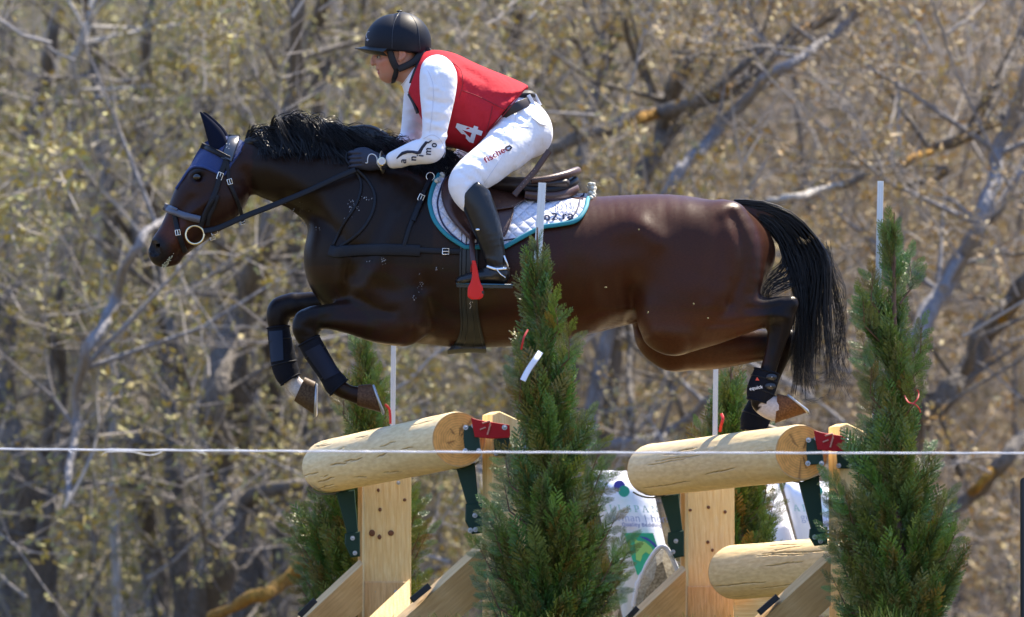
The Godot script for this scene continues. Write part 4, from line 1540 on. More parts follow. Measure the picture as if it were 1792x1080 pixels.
func calf_stations(s: float) -> Array:
	var o := 0.0 if s > 0 else -8.0
	return [[829 + o, 338, 0.343 * s, 28, 0.06], [837 + o, 358, 0.35 * s, 27.5, 0.06], [847 + o, 383, 0.355 * s, 26.5, 0.058], [856 + o, 411, 0.36 * s, 24, 0.053], [863 + o, 438, 0.36 * s, 20.5, 0.046], [868 + o, 460, 0.36 * s, 18.5, 0.042], [871 + o, 477, 0.36 * s, 19, 0.042]]


func make_rider() -> void:
	var root := thing("person", "rider in red vest, white sleeves and white breeches leaning forward in the saddle", "person", P(880, 330, 0))
	# body: head at a fine cell, the rest coarse, one mesh
	var mb := MB.new()
	var hd := Field.new()
	sw(hd, [[694, 62, 0, 30, 0.06], [694, 82, 0, 37, 0.073], [691, 97, 0, 34.5, 0.071], [687, 110, 0, 30, 0.066], [683, 121, 0, 22.5, 0.057], [681, 130, 0, 15.5, 0.045], [680, 136, 0, 10, 0.032]], 0.012, 3, 0.6)
	sw(hd, [[655, 99, 0, 3.5, 0.009], [652.5, 106, 0, 4.2, 0.011], [653, 112, 0, 4.2, 0.0155]], 0.012, 2, 0.8)
	sw(hd, [[713, 112, 0, 25, 0.058], [722, 128, 0, 25, 0.06], [738, 146, 0, 30, 0.075]], 0.03, 2, 0.8)
	for s in [1.0, -1.0]:
		sw(hd, [[704, 90, 0.083 * s, 6.5, 0.008], [704, 97, 0.084 * s, 6.5, 0.008], [700, 104, 0.079 * s, 4, 0.006]], 0.006, 2, 0.9)
		stroke(hd, [[704, 94, 0.09 * s], [702, 99, 0.09 * s]], 0.006, -0.005)
		stroke(hd, [[662, 99.5, 0.034 * s], [665, 100, 0.04 * s]], 0.010, -0.007)
		stroke(hd, [[657, 94.5, 0.015 * s], [663, 94, 0.042 * s]], 0.007, 0.003)
		stroke(hd, [[668, 108, 0.052 * s], [680, 105, 0.062 * s]], 0.014, 0.004)
		stroke(hd, [[660, 115, 0.017 * s], [667, 124, 0.028 * s]], 0.006, -0.003)
		stroke(hd, [[654, 114, 0.008 * s], [655.5, 114.5, 0.009 * s]], 0.003, -0.003)
	stroke(hd, [[660.5, 119.5, -0.014], [660, 119.5, 0], [660.5, 119.5, 0.014]], 0.006, 0.0035)
	stroke(hd, [[664, 127, -0.013], [663, 127, 0], [664, 127, 0.013]], 0.006, 0.004)
	stroke(hd, [[663, 123.2, -0.02], [661.5, 123.2, 0], [663, 123.2, 0.02]], 0.0035, -0.006)
	stroke(hd, [[669, 136, -0.01], [668, 136, 0.01]], 0.013, 0.007)
	stroke(hd, [[657, 116, -0.004], [657, 116, 0.004]], 0.005, -0.003)
	hd.build(0.0035, mb, skin, false)
	var bd := Field.new()
	sw(bd, [[735, 135, 0, 24, 0.06], [775, 153, 0, 50, 0.15], [796, 168, 0, 54, 0.17], [840, 184, 0, 52, 0.165], [880, 203, 0, 46, 0.15], [915, 224, 0, 40, 0.15], [925, 238, 0, 34, 0.14]], 0.03, 2, 0.8)
	for s in [1.0, -1.0]:
		sw(bd, arm_stations(s), 0.02, 2, 0.8, -0.012)
		sw(bd, thigh_stations(s), 0.03, 2, 0.8, -0.015)
		sw(bd, calf_stations(s), 0.02, 2, 0.8, -0.015)
		var o := 0.0 if s > 0 else -8.0
		sw(bd, [[874 + o, 482, 0.36 * s, 9, 0.025], [830 + o, 489, 0.362 * s, 8, 0.03], [804 + o, 492, 0.366 * s, 6, 0.022]], 0.02, 2, 0.8)
	bd.build(0.014, mb, skin, false)
	obj("body", mb.done(mat(Color.WHITE, 0.5, {"vertex_color_use_as_albedo": true, "subsurf_scatter_enabled": true, "subsurf_scatter_strength": 0.12})), root, -root.position)
	for s in [1.0, -1.0]:
		mb = MB.new()
		mb.ball(P(664.6, 100, 0.033 * s), Vector3.ONE * 0.0096, 12, 8)
		mb.col = Color(0.55, 0.5, 0.46)
		var e := obj("eye", mb.done(mat(lin(0.26, 0.23, 0.21), 0.3)), root, -root.position)
		mb = MB.new()
		mb.ball(P(661.4, 100.2, 0.0345 * s), Vector3(0.005, 0.005, 0.005), 10, 6)
		obj("iris", mb.done(mat(lin(0.05, 0.04, 0.03), 0.1)), e)

	# cloth materials
	var folds := noise_tex(0.012, 61, Color.BLACK, Color.WHITE, 512, 4, FastNoiseLite.TYPE_SIMPLEX_SMOOTH, 9.0)
	var white := mat(lin(0.76, 0.76, 0.80), 0.75, {"rim_enabled": true, "rim": 0.2})
	white.normal_enabled = true; white.normal_texture = folds; white.normal_scale = 0.4
	white.uv1_triplanar = true; white.uv1_scale = Vector3(2.2, 2.2, 2.2)
	var red := mat(lin(0.46, 0.024, 0.036), 0.75, {"metallic_specular": 0.2})
	red.normal_enabled = true; red.normal_texture = folds; red.normal_scale = 0.5
	red.uv1_triplanar = true; red.uv1_scale = Vector3(1.6, 1.6, 1.6)
	var black := mat(lin(0.010, 0.0105, 0.014), 0.6)
	var bootm := mat(lin(0.008, 0.0085, 0.010), 0.3, {"metallic_specular": 0.45})
	bootm.normal_enabled = true; bootm.normal_texture = folds; bootm.normal_scale = 0.12
	bootm.uv1_triplanar = true; bootm.uv1_scale = Vector3(3, 3, 3)

	# shirt
	var sf := Field.new()
	for s in [1.0, -1.0]:
		sw(sf, arm_stations(s), 0.02, 3, 0.6)
	sw(sf, [[800, 165, 0, 45, 0.15], [880, 203, 0, 50, 0.168], [905, 206, 0, 43, 0.165], [918, 212, 0, 36, 0.15]], 0.02, 2, 0.4)
	for k in 4:
		stroke(sf, [[744 + k * 9, 128 + k * 2, 0.285], [752 + k * 8, 146 + k * 3, 0.305]], 0.007, 0.0040 if k % 2 == 0 else -0.003)
	stroke(sf, [[780, 245, 0.30], [764, 255, 0.318], [748, 250, 0.31]], 0.008, -0.0072)
	stroke(sf, [[782, 238, 0.30], [766, 246, 0.318], [750, 241, 0.31]], 0.008, 0.0054)
	stroke(sf, [[746, 170, 0.29], [764, 182, 0.31], [786, 178, 0.29]], 0.009, -0.0054)
	stroke(sf, [[745, 205, 0.29], [760, 214, 0.31], [778, 209, 0.30]], 0.008, -0.0054)
	for e in [[752, 152, 776, 160, 1], [750, 176, 784, 184, -1], [748, 214, 772, 224, 1], [748, 230, 778, 232, -1], [744, 250, 772, 262, 1], [736, 256, 756, 270, -1], [720, 262, 734, 276, 1], [708, 266, 716, 282, -1], [696, 272, 702, 288, 1], [746, 196, 780, 200, 1]]:
		for s in [1.0, -1.0]:
			stroke(sf, [[e[0] - (0 if s > 0 else 30), e[1], 0.3 * s], [(e[0] + e[2]) * 0.5 - (0 if s > 0 else 30), (e[1] + e[3]) * 0.5 - 2, 0.3 * s], [e[2] - (0 if s > 0 else 30), e[3], 0.3 * s]], 0.0075, 0.0045 * e[4])
	var shirt := cloth(sf, 0.0075, white, "shirt", root)
	# collar
	mb = MB.new()
	var up_ := [[741, 96, 0.0], [734, 108, 0.055], [722, 124, 0.068], [712, 138, 0.06], [706, 146, 0.03], [703, 149, 0.0]]
	var dn_ := [[752, 98, 0.0], [744, 112, 0.075], [731, 132, 0.09], [720, 154, 0.082], [712, 162, 0.045], [708, 164, 0.0]]
	for s in [1.0, -1.0]:
		var r0 := []; var r1 := []
		var a := smooth_pts(up_, 4); var b := smooth_pts(dn_, 4)
		for i in a.size():
			r0.append(P(a[i][0], a[i][1], a[i][2] * s)); r1.append(P(b[i][0], b[i][1], b[i][2] * s))
		mb.sheet([r0, r1])
		for i in mb.v.size(): if mb.n[i].z * s < 0.0 and signf(mb.v[i].z) == s: mb.n[i] = -mb.n[i]
		mb.tube(r0, [0.003], 5)
	obj("collar", mb.done(white), shirt)
	for e in [[[741, 243], [756, 236], [770, 244], [779, 262], [776, 276]], [[748, 121], [758, 150], [757, 190], [752, 232]]]:
		mb = MB.new()
		var sp := []
		for w in smooth_pts(e, 6): sp.append(on_surface(sf, w[0], w[1], 0.25, 0.0004))
		mb.tube(sp, [0.0013], 5)
		obj("seam", mb.done(mat(lin(0.60, 0.60, 0.66), 0.8)), shirt)
	# mark on the forearm: a line like wings and five letters
	mb = MB.new()
	var wing := []
	for q in [[694, 277.5], [699, 272.5], [704, 268.3], [712.5, 265.6], [722, 265.6], [730, 267.6], [734, 266.5], [739.5, 257.5], [746, 249], [750, 249.5], [755.5, 245.5]]: wing.append(on_surface(sf, q[0], q[1], 0.25, 0.003))
	mb.tube(wing, [0.002, 0.0045, 0.006, 0.0055, 0.005, 0.006, 0.007, 0.006, 0.0055, 0.003, 0.0015], 6, true, 0.4, Vector3(0, 0, 1))
	var navy := mat(lin(0.012, 0.014, 0.035), 0.7)
	obj("wing_mark", mb.done(navy), shirt)
	var word := [["a", 705.5, 282.0], ["n", 723.0, 277.5], ["i", 735.7, 272.5], ["m", 749.0, 265.0], ["o", 759.0, 254.0]]
	for w in word:
		obj("letter", laid_text(w[0], w[1], w[2], -1.5, 15.5, sf, navy, 0.25, 700, 0.003), shirt)

	# vest
	var vf := Field.new()
	sw(vf, [[734, 128, 0, 34, 0.10], [751, 138, 0, 50, 0.145], [771, 158, 0, 69, 0.18], [790, 177, 0, 78, 0.196], [832, 192, 0, 75, 0.198], [872, 209, 0, 76, 0.196], [912, 229, 0, 76, 0.195]], 0.02, 3, 0.5)
	vf.planes.append(half_plane(P(926, 153, 0), P(838, 255, 0), Vector3(1, -0.5, 0)))
	vf.planes.append(half_plane(P(742, 94, 0), P(714, 166, 0), Vector3(-1, 0.3, 0)))
	vf.planes.append(half_plane(P(711, 158, 0), P(746, 218, 0), Vector3(-1, 0.6, 0)))
	for s in [1.0, -1.0]:
		stroke(vf, [[918, 158, 0.10 * s], [890, 163, 0.16 * s], [862, 160, 0.18 * s]], 0.012, 0.007)
		stroke(vf, [[914, 166, 0.13 * s], [886, 172, 0.18 * s]], 0.008, -0.006)
		stroke(vf, [[908, 176, 0.16 * s], [880, 186, 0.20 * s]], 0.010, 0.006)
		stroke(vf, [[866, 190, 0.20 * s], [858, 215, 0.2 * s], [850, 236, 0.19 * s]], 0.010, -0.006)
		stroke(vf, [[800, 130, 0.16 * s], [815, 150, 0.19 * s], [812, 180, 0.2 * s]], 0.014, 0.006)
		stroke(vf, [[806, 150, 0.19 * s], [806, 190, 0.2 * s], [800, 225, 0.19 * s]], 0.016, -0.006)
		stroke(vf, [[810, 160, 0.198 * s], [840, 172, 0.2 * s], [878, 190, 0.2 * s]], 0.006, 0.003)
		stroke(vf, [[784, 106, 0.14 * s], [800, 118, 0.165 * s], [806, 140, 0.19 * s]], 0.008, 0.007)
	for e in [[800, 120, 830, 150, 1], [812, 116, 850, 140, -1], [845, 170, 880, 200, -1], [826, 200, 812, 235, 1], [842, 205, 836, 240, -1], [800, 205, 795, 232, 1], [896, 160, 884, 205, 1], [780, 112, 803, 128, -1]]:
		for s in [1.0, -1.0]:
			stroke(vf, [[e[0], e[1], 0.2 * s], [(e[0] + e[2]) * 0.5 + 3, (e[1] + e[3]) * 0.5 + 2, 0.2 * s], [e[2], e[3], 0.2 * s]], 0.010, 0.0055 * e[4])
	var vest := cloth(vf, 0.0085, red, "vest", root)
	for e in [[[808, 158], [840, 170], [884, 192]], [[862, 186], [856, 214], [848, 240]], [[790, 108], [806, 122], [810, 144], [804, 170]], [[918, 157], [884, 198], [838, 248]]]:
		mb = MB.new()
		var sp := []
		for w in smooth_pts(e, 6): sp.append(on_surface(vf, w[0], w[1], 0.19, 0.0006))
		mb.tube(sp, [0.0018], 5)
		obj("seam", mb.done(mat(lin(0.26, 0.012, 0.02), 0.8)), vest)
	var lightgrey := mat(lin(0.62, 0.60, 0.62), 0.6)
	obj("number", laid_text("4", 820, 233, -1.266, 66.0, vf, lightgrey, 0.19, 700, 0.004, 1.0, 0.85), vest)
	# the black body protector under the vest shows at neck, armhole and back
	mb = MB.new()
	var pf := Field.new()
	sw(pf, [[872, 178, 0, 24, 0.14], [906, 172, 0, 14, 0.13], [925, 169, 0, 10, 0.12], [932, 170, 0, 7, 0.105]], 0.02, 3, 0.7)
	pf.build(0.008, mb, white1, false)
	obj("back_protector", mb.done(black), root, -root.position)
	mb = MB.new()
	pf = Field.new()
	sw(pf, [[723, 130, 0, 30, 0.088], [736, 134, 0, 36, 0.10], [750, 138, 0, 40, 0.12]], 0.02, 2, 0.3)
	pf.planes.append(half_plane(P(738, 92, 0), P(709, 166, 0), Vector3(-1, 0.3, 0)))
	pf.build(0.008, mb, white1, false)
	var prot := obj("body_protector", mb.done(black), root, -root.position)
	for s in [1.0, -1.0]:
		mb = MB.new()
		mb.tube(line([[748, 110, 0.19 * s], [760, 103, 0.20 * s], [778, 106, 0.205 * s], [790, 114, 0.20 * s]], 4), [0.008], 8)
		mb.tube(line([[716, 165, 0.06 * s], [724, 180, 0.09 * s], [731, 198, 0.10 * s]], 4), [0.007], 8)
		obj("edge", mb.done(black), prot)

	# breeches
	var bf := Field.new()
	sw(bf, [[892, 195, 0, 41, 0.155], [908, 210, 0, 44, 0.17], [922, 226, 0, 43, 0.175], [930, 240, 0, 36, 0.165]], 0.05, 3, 0.5)
	for s in [1.0, -1.0]:
		sw(bf, thigh_stations(s), 0.05, 3, 0.7)
	for k in 5:
		stroke(bf, [[878 + k * 9, 214 - k * 6, 0.17], [905 + k * 5, 222 - k * 5, 0.19]], 0.007, 0.005 if k % 2 == 0 else -0.006)
	for k in 4:
		stroke(bf, [[806 + k * 9, 296 + k * 2, 0.385], [830 + k * 6, 312 + k * 4, 0.372]], 0.006, 0.0045 if k % 2 == 0 else -0.0055)
	stroke(bf, [[858, 228, 0.22], [880, 236, 0.24], [898, 246, 0.245]], 0.010, 0.005)
	stroke(bf, [[898, 250, 0.25], [886, 272, 0.26]], 0.005, 0.003)
	stroke(bf, [[947, 255, 0.14], [920, 285, 0.22], [880, 308, 0.28]], 0.012, -0.004)
	for e in [[812, 288, 838, 300, 1], [822, 278, 850, 294, -1], [838, 262, 866, 280, 1], [806, 304, 822, 322, -1], [930, 262, 905, 290, 1], [916, 268, 892, 296, -1], [948, 240, 930, 262, -1], [862, 236, 880, 252, -1], [870, 226, 896, 236, 1], [816, 330, 836, 320, 1]]:
		stroke(bf, [[e[0], e[1], 0.3], [(e[0] + e[2]) * 0.5 + 2, (e[1] + e[3]) * 0.5 - 2, 0.3], [e[2], e[3], 0.3]], 0.008, 0.0045 * e[4])
	bf.planes.append(half_plane(P(862, 215, 0), P(935, 177, 0), Vector3(-0.5, 1, 0)))
	var breeches := cloth(bf, 0.0085, white, "breeches", root)
	obj("lettering", laid_text("fischer", 868, 270, -0.52, 13.0, bf, mat(lin(0.36, 0.02, 0.06), 0.7), 0.25, 700, 0.003, 1.0, 1.1), breeches)
	for e in [[[903, 196], [900, 222], [893, 250], [868, 290], [846, 322]], [[898, 214], [912, 222], [926, 222]]]:
		mb = MB.new()
		var sp := []
		for w in smooth_pts(e, 6): sp.append(on_surface(bf, w[0], w[1], 0.2, 0.0004))
		mb.tube(sp, [0.0013], 5)
		obj("seam", mb.done(mat(lin(0.58, 0.58, 0.64), 0.8)), breeches)
	mb = MB.new()
	var emb := []
	for q in [[884, 262], [886, 257.5], [892, 255], [895, 258], [892, 262], [888, 263]]: emb.append(on_surface(bf, q[0], q[1], 0.25, 0.002))
	mb.tube(emb, [0.004], 5, true, 0.4, Vector3(0, 0, 1))
	obj("small_emblem", mb.done(navy), breeches)
	mb = MB.new()
	mb.tube([on_surface(bf, 931, 205, 0.1, 0.002), on_surface(bf, 945, 215, 0.1, 0.004), on_surface(bf, 957, 219, 0.05, 0.008)], [0.005, 0.009, 0.005], 8, true, 0.3, Vector3(0.5, 0.5, 0.7).normalized())
	obj("pocket_flap", mb.done(white), breeches)
	# belt
	mb = MB.new()
	var bc_ := P(900, 201, 0)
	var bin := (P(938, 184, 0) - P(866, 222, 0)).normalized()
	var bax := Vector3(bin.y, -bin.x, 0)
	if bax.y < 0: bax = -bax
	var ro := []
	for o in [-0.018, -0.016, 0.016, 0.018]:
		var row := []
		for k in 49:
			var a := TAU * k / 48
			var rr := 1.0 if absf(o) < 0.017 else 0.97
			row.append(bc_ + bax * (o + 0.006) + bin * cos(a) * 0.102 * rr + Vector3(0, 0, sin(a) * 0.192 * rr))
		ro.append(row)
	mb.sheet(ro)
	for i in mb.v.size(): if mb.n[i].dot(mb.v[i] - bc_) < 0.0: mb.n[i] = -mb.n[i]
	var belt := obj("belt", mb.done(mat(lin(0.020, 0.011, 0.009), 0.45)), root, -root.position)
	mb = MB.new()
	for a in [0.75, 0.2]:
		var c := bc_ + bin * cos(a) * 0.1045 + Vector3(0, 0, sin(a) * 0.197) + bax * 0.006
		mb.box(c, bin * 0.007, bax * 0.024, Vector3(0, 0, 0.004), 0.001)
	obj("belt_loop", mb.done(white), belt)

	# boots with sole, welt and spur
	for s in [1.0, -1.0]:
		var o := 0.0 if s > 0 else -8.0
		var tf := Field.new()
		sw(tf, calf_stations(s), 0.02, 3, 0.9)
		sw(tf, [[877 + o, 484, 0.36 * s, 15, 0.036], [855 + o, 483, 0.361 * s, 15.5, 0.04], [832 + o, 487, 0.363 * s, 13, 0.044], [812 + o, 491, 0.366 * s, 10, 0.041], [803 + o, 493, 0.368 * s, 8, 0.034]], 0.03, 3, 0.8)
		tf.planes.append(half_plane(P(801 + o, 352, 0.35 * s), P(830 + o, 322, 0.35 * s), Vector3(-0.6, 1, 0)))
		tf.planes.append(half_plane(P(826 + o, 312, 0.35 * s), P(858 + o, 334, 0.35 * s), Vector3(0, 1, 0)))
		tf.planes.append(Plane(Vector3(0, -1, 0), P(850, 497, 0.36 * s)))
		stroke(tf, [[845 + o, 462, 0.40 * s], [866 + o, 468, 0.405 * s], [884 + o, 464, 0.395 * s]], 0.009, -0.005)
		stroke(tf, [[848 + o, 452, 0.40 * s], [866 + o, 456, 0.405 * s]], 0.008, 0.003)
		stroke(tf, [[838 + o, 470, 0.40 * s], [860 + o, 478, 0.405 * s]], 0.008, -0.004)
		stroke(tf, [[852 + o, 340, 0.40 * s], [866 + o, 380, 0.405 * s], [875 + o, 430, 0.395 * s]], 0.004, 0.003)
		var boot := cloth(tf, 0.0075, bootm, "boot", root, s > 0)
		mb = MB.new()
		var ring_ := []
		for k in 33:
			var a := TAU * k / 32
			var x := 848.0 + o - cos(a) * 49.0
			var w := 0.040 - 0.006 * cos(a) - 0.004 * cos(2.0 * a)
			ring_.append(P(x, 497.5 - 2.0 * cos(a) * 0.5, 0.363 * s + sin(a) * w))
		var lower := []
		for q in ring_: lower.append(q + Vector3(0, -0.013, 0))
		mb.sheet([ring_, lower])
		var mid := P(848 + o, 502, 0.363 * s)
		for i in mb.v.size(): if mb.n[i].dot(mb.v[i] - mid) < 0.0: mb.n[i] = -mb.n[i]
		for k in 32: mb.face(mid + Vector3(0, -0.009, 0), mid + Vector3(0, -0.009, 0), lower[k], lower[k + 1], Vector3.DOWN)
		obj("sole", mb.done(mat(lin(0.035, 0.035, 0.026), 0.7)), boot)
		mb = MB.new()
		mb.tube(ring_, [0.0026], 6, false)
		obj("welt", mb.done(mat(lin(0.02, 0.09, 0.16), 0.5)), boot)
		mb = MB.new()
		mb.tube(line([[852 + o, 466, 0.404 * s], [868 + o, 471, 0.408 * s], [884 + o, 470, 0.398 * s], [892 + o, 472, 0.365 * s]], 4), [0.006], 6, true, 0.4, Vector3(0, 0, s))
		mb.tube(line([[868 + o, 470, 0.408 * s], [875 + o, 479, 0.408 * s], [884 + o, 486, 0.398 * s]], 4), [0.003], 6)
		var chm := mat(lin(0.7, 0.7, 0.7), 0.22, {"metallic": 1.0})
		obj("spur", mb.done(chm), boot)
		mb = MB.new()
		mb.tube(line([[882 + o, 448, 0.385 * s], [886 + o, 458, 0.39 * s], [889 + o, 466, 0.385 * s]], 4), [0.004], 6)
		obj("zip_clasp", mb.done(chm), boot)
		mb = MB.new()
		mb.ball(P(836 + o, 402, 0.41 * s), Vector3(0.009, 0.005, 0.003), 8, 6)
		obj("small_badge", mb.done(chm), boot)

	make_gloves(root)
	make_helmet(root)


func make_gloves(root: Node3D) -> void:
	var gm := mat(lin(0.012, 0.015, 0.032), 0.6)
	gm.normal_enabled = true
	gm.normal_texture = noise_tex(0.05, 71, Color.BLACK, Color.WHITE, 256, 4, FastNoiseLite.TYPE_SIMPLEX_SMOOTH, 6.0)
	gm.normal_scale = 0.35
	gm.uv1_triplanar = true; gm.uv1_scale = Vector3(6, 6, 6)
	for s in [1.0, -1.0]:
		var ox := 0.0 if s > 0 else -14.0
		var oy := 0.0 if s > 0 else -4.0
		var f := Field.new()
		sw(f, [[672 + ox, 284 + oy, 0.158 * s, 13, 0.026], [660 + ox, 283 + oy, 0.155 * s, 15, 0.025], [648 + ox, 281 + oy, 0.153 * s, 18, 0.023], [634 + ox, 279 + oy, 0.15 * s, 18, 0.02], [627 + ox, 279 + oy, 0.148 * s, 16.5, 0.017]], 0.012, 3, 0.7)
		var fy := [266.5, 274.5, 282.5, 290.0]
		var fl := [1.0, 1.08, 1.0, 0.82]
		for i in 4:
			var y: float = fy[i] + oy
			var l: float = fl[i]
			var r := 4.3 if i < 3 else 3.8
			sw(f, [[632 + ox, y, 0.152 * s, r, 0.0095], [622 + ox - 2 * l, y + 0.8, 0.150 * s, r, 0.0093], [615 + ox - 1.5 * l, y + 1.5, 0.135 * s, r * 0.95, 0.009], [616 + ox - l, y + 2.0, 0.112 * s, r * 0.92, 0.0088], [625 + ox, y + 2.4, 0.100 * s, r * 0.88, 0.0084], [634 + ox, y + 2.2, 0.108 * s, r * 0.8, 0.008]], 0.006, 3, 0.9)
		sw(f, [[652 + ox, 270 + oy, 0.138 * s, 6.5, 0.013], [641 + ox, 263 + oy, 0.128 * s, 5.2, 0.0115], [631 + ox, 262.5 + oy, 0.126 * s, 4.8, 0.0105], [622 + ox, 264.5 + oy, 0.122 * s, 4.2, 0.0095]], 0.008, 3, 0.9)
		for i in 3:
			stroke(f, [[632 + ox, fy[i] + 4.0 + oy, 0.17 * s], [612 + ox, fy[i] + 4.5 + oy, 0.155 * s]], 0.0035, -0.003)
		for i in 4:
			stroke(f, [[627 + ox, fy[i] + oy, 0.166 * s], [629 + ox, fy[i] + oy, 0.166 * s]], 0.007, 0.003)
		var mb := MB.new()
		f.build(0.0034, mb, white1, true)
		var gl := obj("glove", mb.done(gm), root, -root.position)
		if s < 0: continue
		mb = MB.new()
		var pip := []
		for q in smooth_pts([[639.5, 285], [643, 285], [643.5, 278], [645.5, 272], [650, 269.6], [656, 271.5], [660, 277.7], [660.3, 286], [665.6, 293.7], [669.6, 302]], 3): pip.append(on_surface(f, q[0], q[1], 0.16, 0.0015))
		mb.tube(pip, [0.0022], 5)
		obj("piping", mb.done(mat(lin(0.6, 0.6, 0.6), 0.6)), gl)
	# wristwatch
	var wt := MB.new()
	var c := P(669, 284, 0.16)
	var ax := (P(676, 283, 0.165) - P(662, 284, 0.158)).normalized()
	var u := ax.cross(Vector3(0, 0, 1)).normalized()
	var w := u.cross(ax)
	var loop := []
	for k in 25:
		var a := TAU * k / 24
		loop.append(c + u * cos(a) * 0.0355 + w * sin(a) * 0.032)
	wt.tube(loop, [0.009], 6, false, 0.3, ax)
	var watch := obj("wristwatch", wt.done(mat(lin(0.65, 0.56, 0.38), 0.3, {"metallic": 0.9})), root, -root.position)
	wt = MB.new()
	wt.prism(circle(P(668, 282.5, 0.196), 0.0165, Vector3(0, 0.05, 1).normalized(), 20), Vector3(0, 0.0002, 0.004), 0.002)
	obj("case", wt.done(mat(lin(0.72, 0.62, 0.42), 0.25, {"metallic": 1.0})), watch)
	wt = MB.new()
	wt.prism(circle(P(668, 282.5, 0.2005), 0.0125, Vector3(0, 0.05, 1).normalized(), 20), Vector3(0, 0, 0.0008))
	obj("dial", wt.done(mat(lin(0.55, 0.55, 0.56), 0.3)), watch)


func circle(o: Vector3, r: float, n: Vector3, seg: int) -> Array:
	var x := n.cross(Vector3.UP if absf(n.y) < 0.9 else Vector3.RIGHT).normalized()
	var y := n.cross(x)
	var out := []
	for k in seg: out.append(o + x * r * cos(TAU * k / seg) + y * r * sin(TAU * k / seg))
	return out


func make_helmet(root: Node3D) -> void:
	var hm := mat(lin(0.006, 0.007, 0.012), 0.5, {"metallic_specular": 0.32})
	var f := Field.new()
	f.add([P(690, 76, 0), P(700, 76, 0)], [52.0 * MPX, 55.5 * MPX], [0.107, 0.110], 0.01)
	f.planes.append(half_plane(P(640, 90, 0), P(752, 98, 0), Vector3(0, -1, 0)))
	var mb := MB.new()
	f.build(0.006, mb, white1, true)
	var he := obj("helmet", mb.done(hm), root, -root.position)
	# visor
	mb = MB.new()
	var top := []; var inn := []; var bot := []
	for k in 25:
		var a := deg_to_rad(lerpf(-74, 74, k / 24.0))
		var fr := pow(cos(a), 0.75)
		var yin := 87.0 + 6.0 * (1.0 - cos(a))
		inn.append(P(692 - cos(a) * 50.0, yin - 7, sin(a) * 0.104))
		top.append(P(692 - cos(a) * 51.0 - 19.0 * fr, yin - 4.0 + 1.5 * fr + 4.0 * (1.0 - fr), sin(a) * 0.110))
		bot.append(P(692 - cos(a) * 49.0, yin + 7.0, sin(a) * 0.101))
	mb.sheet([inn, top])
	for i in mb.v.size(): if mb.n[i].y < 0.0: mb.n[i] = -mb.n[i]
	var c0 := mb.v.size()
	mb.sheet([top, bot])
	for i in range(c0, mb.v.size()): if mb.n[i].y > 0.0: mb.n[i] = -mb.n[i]
	mb.tube(top, [0.003], 6)
	obj("visor", mb.done(mat(lin(0.010, 0.012, 0.012), 0.5)), he)
	# panel seams and the button
	mb = MB.new()
	for q in [[[700, 20], [691, 36], [687, 55], [686, 84]], [[716, 23], [728, 40], [733, 62], [735, 87]]]:
		var pts := []
		for r in smooth_pts(q, 6): pts.append(on_surface(f, r[0], r[1], 0.0, 0.0005))
		mb.tube(pts, [0.0014], 4)
	mb.ball(P(699, 19.5, 0), Vector3(0.012, 0.004, 0.012), 10, 6)
	obj("seam", mb.done(mat(lin(0.02, 0.024, 0.034), 0.4)), he)
	mb = MB.new()
	var lg := []
	for q in [[642, 66], [641, 61], [643, 56], [646, 55]]: lg.append(on_surface(f, q[0], q[1], 0.0, 0.002))
	mb.tube(lg, [0.0016], 4)
	lg = []
	for q in [[641, 71], [643, 68], [643.5, 72], [645.5, 69]]: lg.append(on_surface(f, q[0], q[1], 0.0, 0.002))
	mb.tube(lg, [0.0022], 4)
	obj("small_emblem", mb.done(mat(lin(0.4, 0.42, 0.5), 0.5)), he)
	# harness
	mb = MB.new()
	for s in [1.0, -1.0]:
		mb.tube(line([[681, 84, 0.085 * s], [684, 96, 0.082 * s], [688, 108, 0.078 * s], [694, 120, 0.067 * s]], 4), [0.0145, 0.013], 8, true, 0.35, Vector3(0, 0, s))
		mb.tube(line([[742, 90, 0.055 * s], [731, 103, 0.072 * s], [715, 113, 0.074 * s], [697, 121, 0.067 * s]], 4), [0.027, 0.025, 0.022, 0.02, 0.018, 0.016, 0.014, 0.013], 8, true, 0.3, Vector3(0, 0, s))
		mb.tube(line([[694, 116, 0.067 * s], [693, 127, 0.052 * s], [690, 137, 0.036 * s], [688, 144, 0.0]], 4), [0.0125, 0.012, 0.011, 0.010], 8, true, 0.4, Vector3(0.2, 0, s))
	mb.tube(line([[747, 88, -0.05], [750, 90, 0], [747, 88, 0.05]], 4), [0.014], 8)
	obj("harness", mb.done(mat(lin(0.008, 0.008, 0.010), 0.7)), he)


# ---------------------------------------------------------------- ground
func ground_y(x: float, z: float) -> float:
	var y := 0.3
	if z > 3.0: y -= 1.55 * smoothstep(3.0, 22.0, z)
	if z < -8.0: y -= 0.35 * smoothstep(-8.0, -14.0, z)
	if z < -22.0: y += (-22.0 - z) * 0.30 * smoothstep(-22.0, -34.0, z)
	return y + 0.05 * sin(x * 1.3 + z * 0.7) * sin(z * 0.9 - x * 0.4)


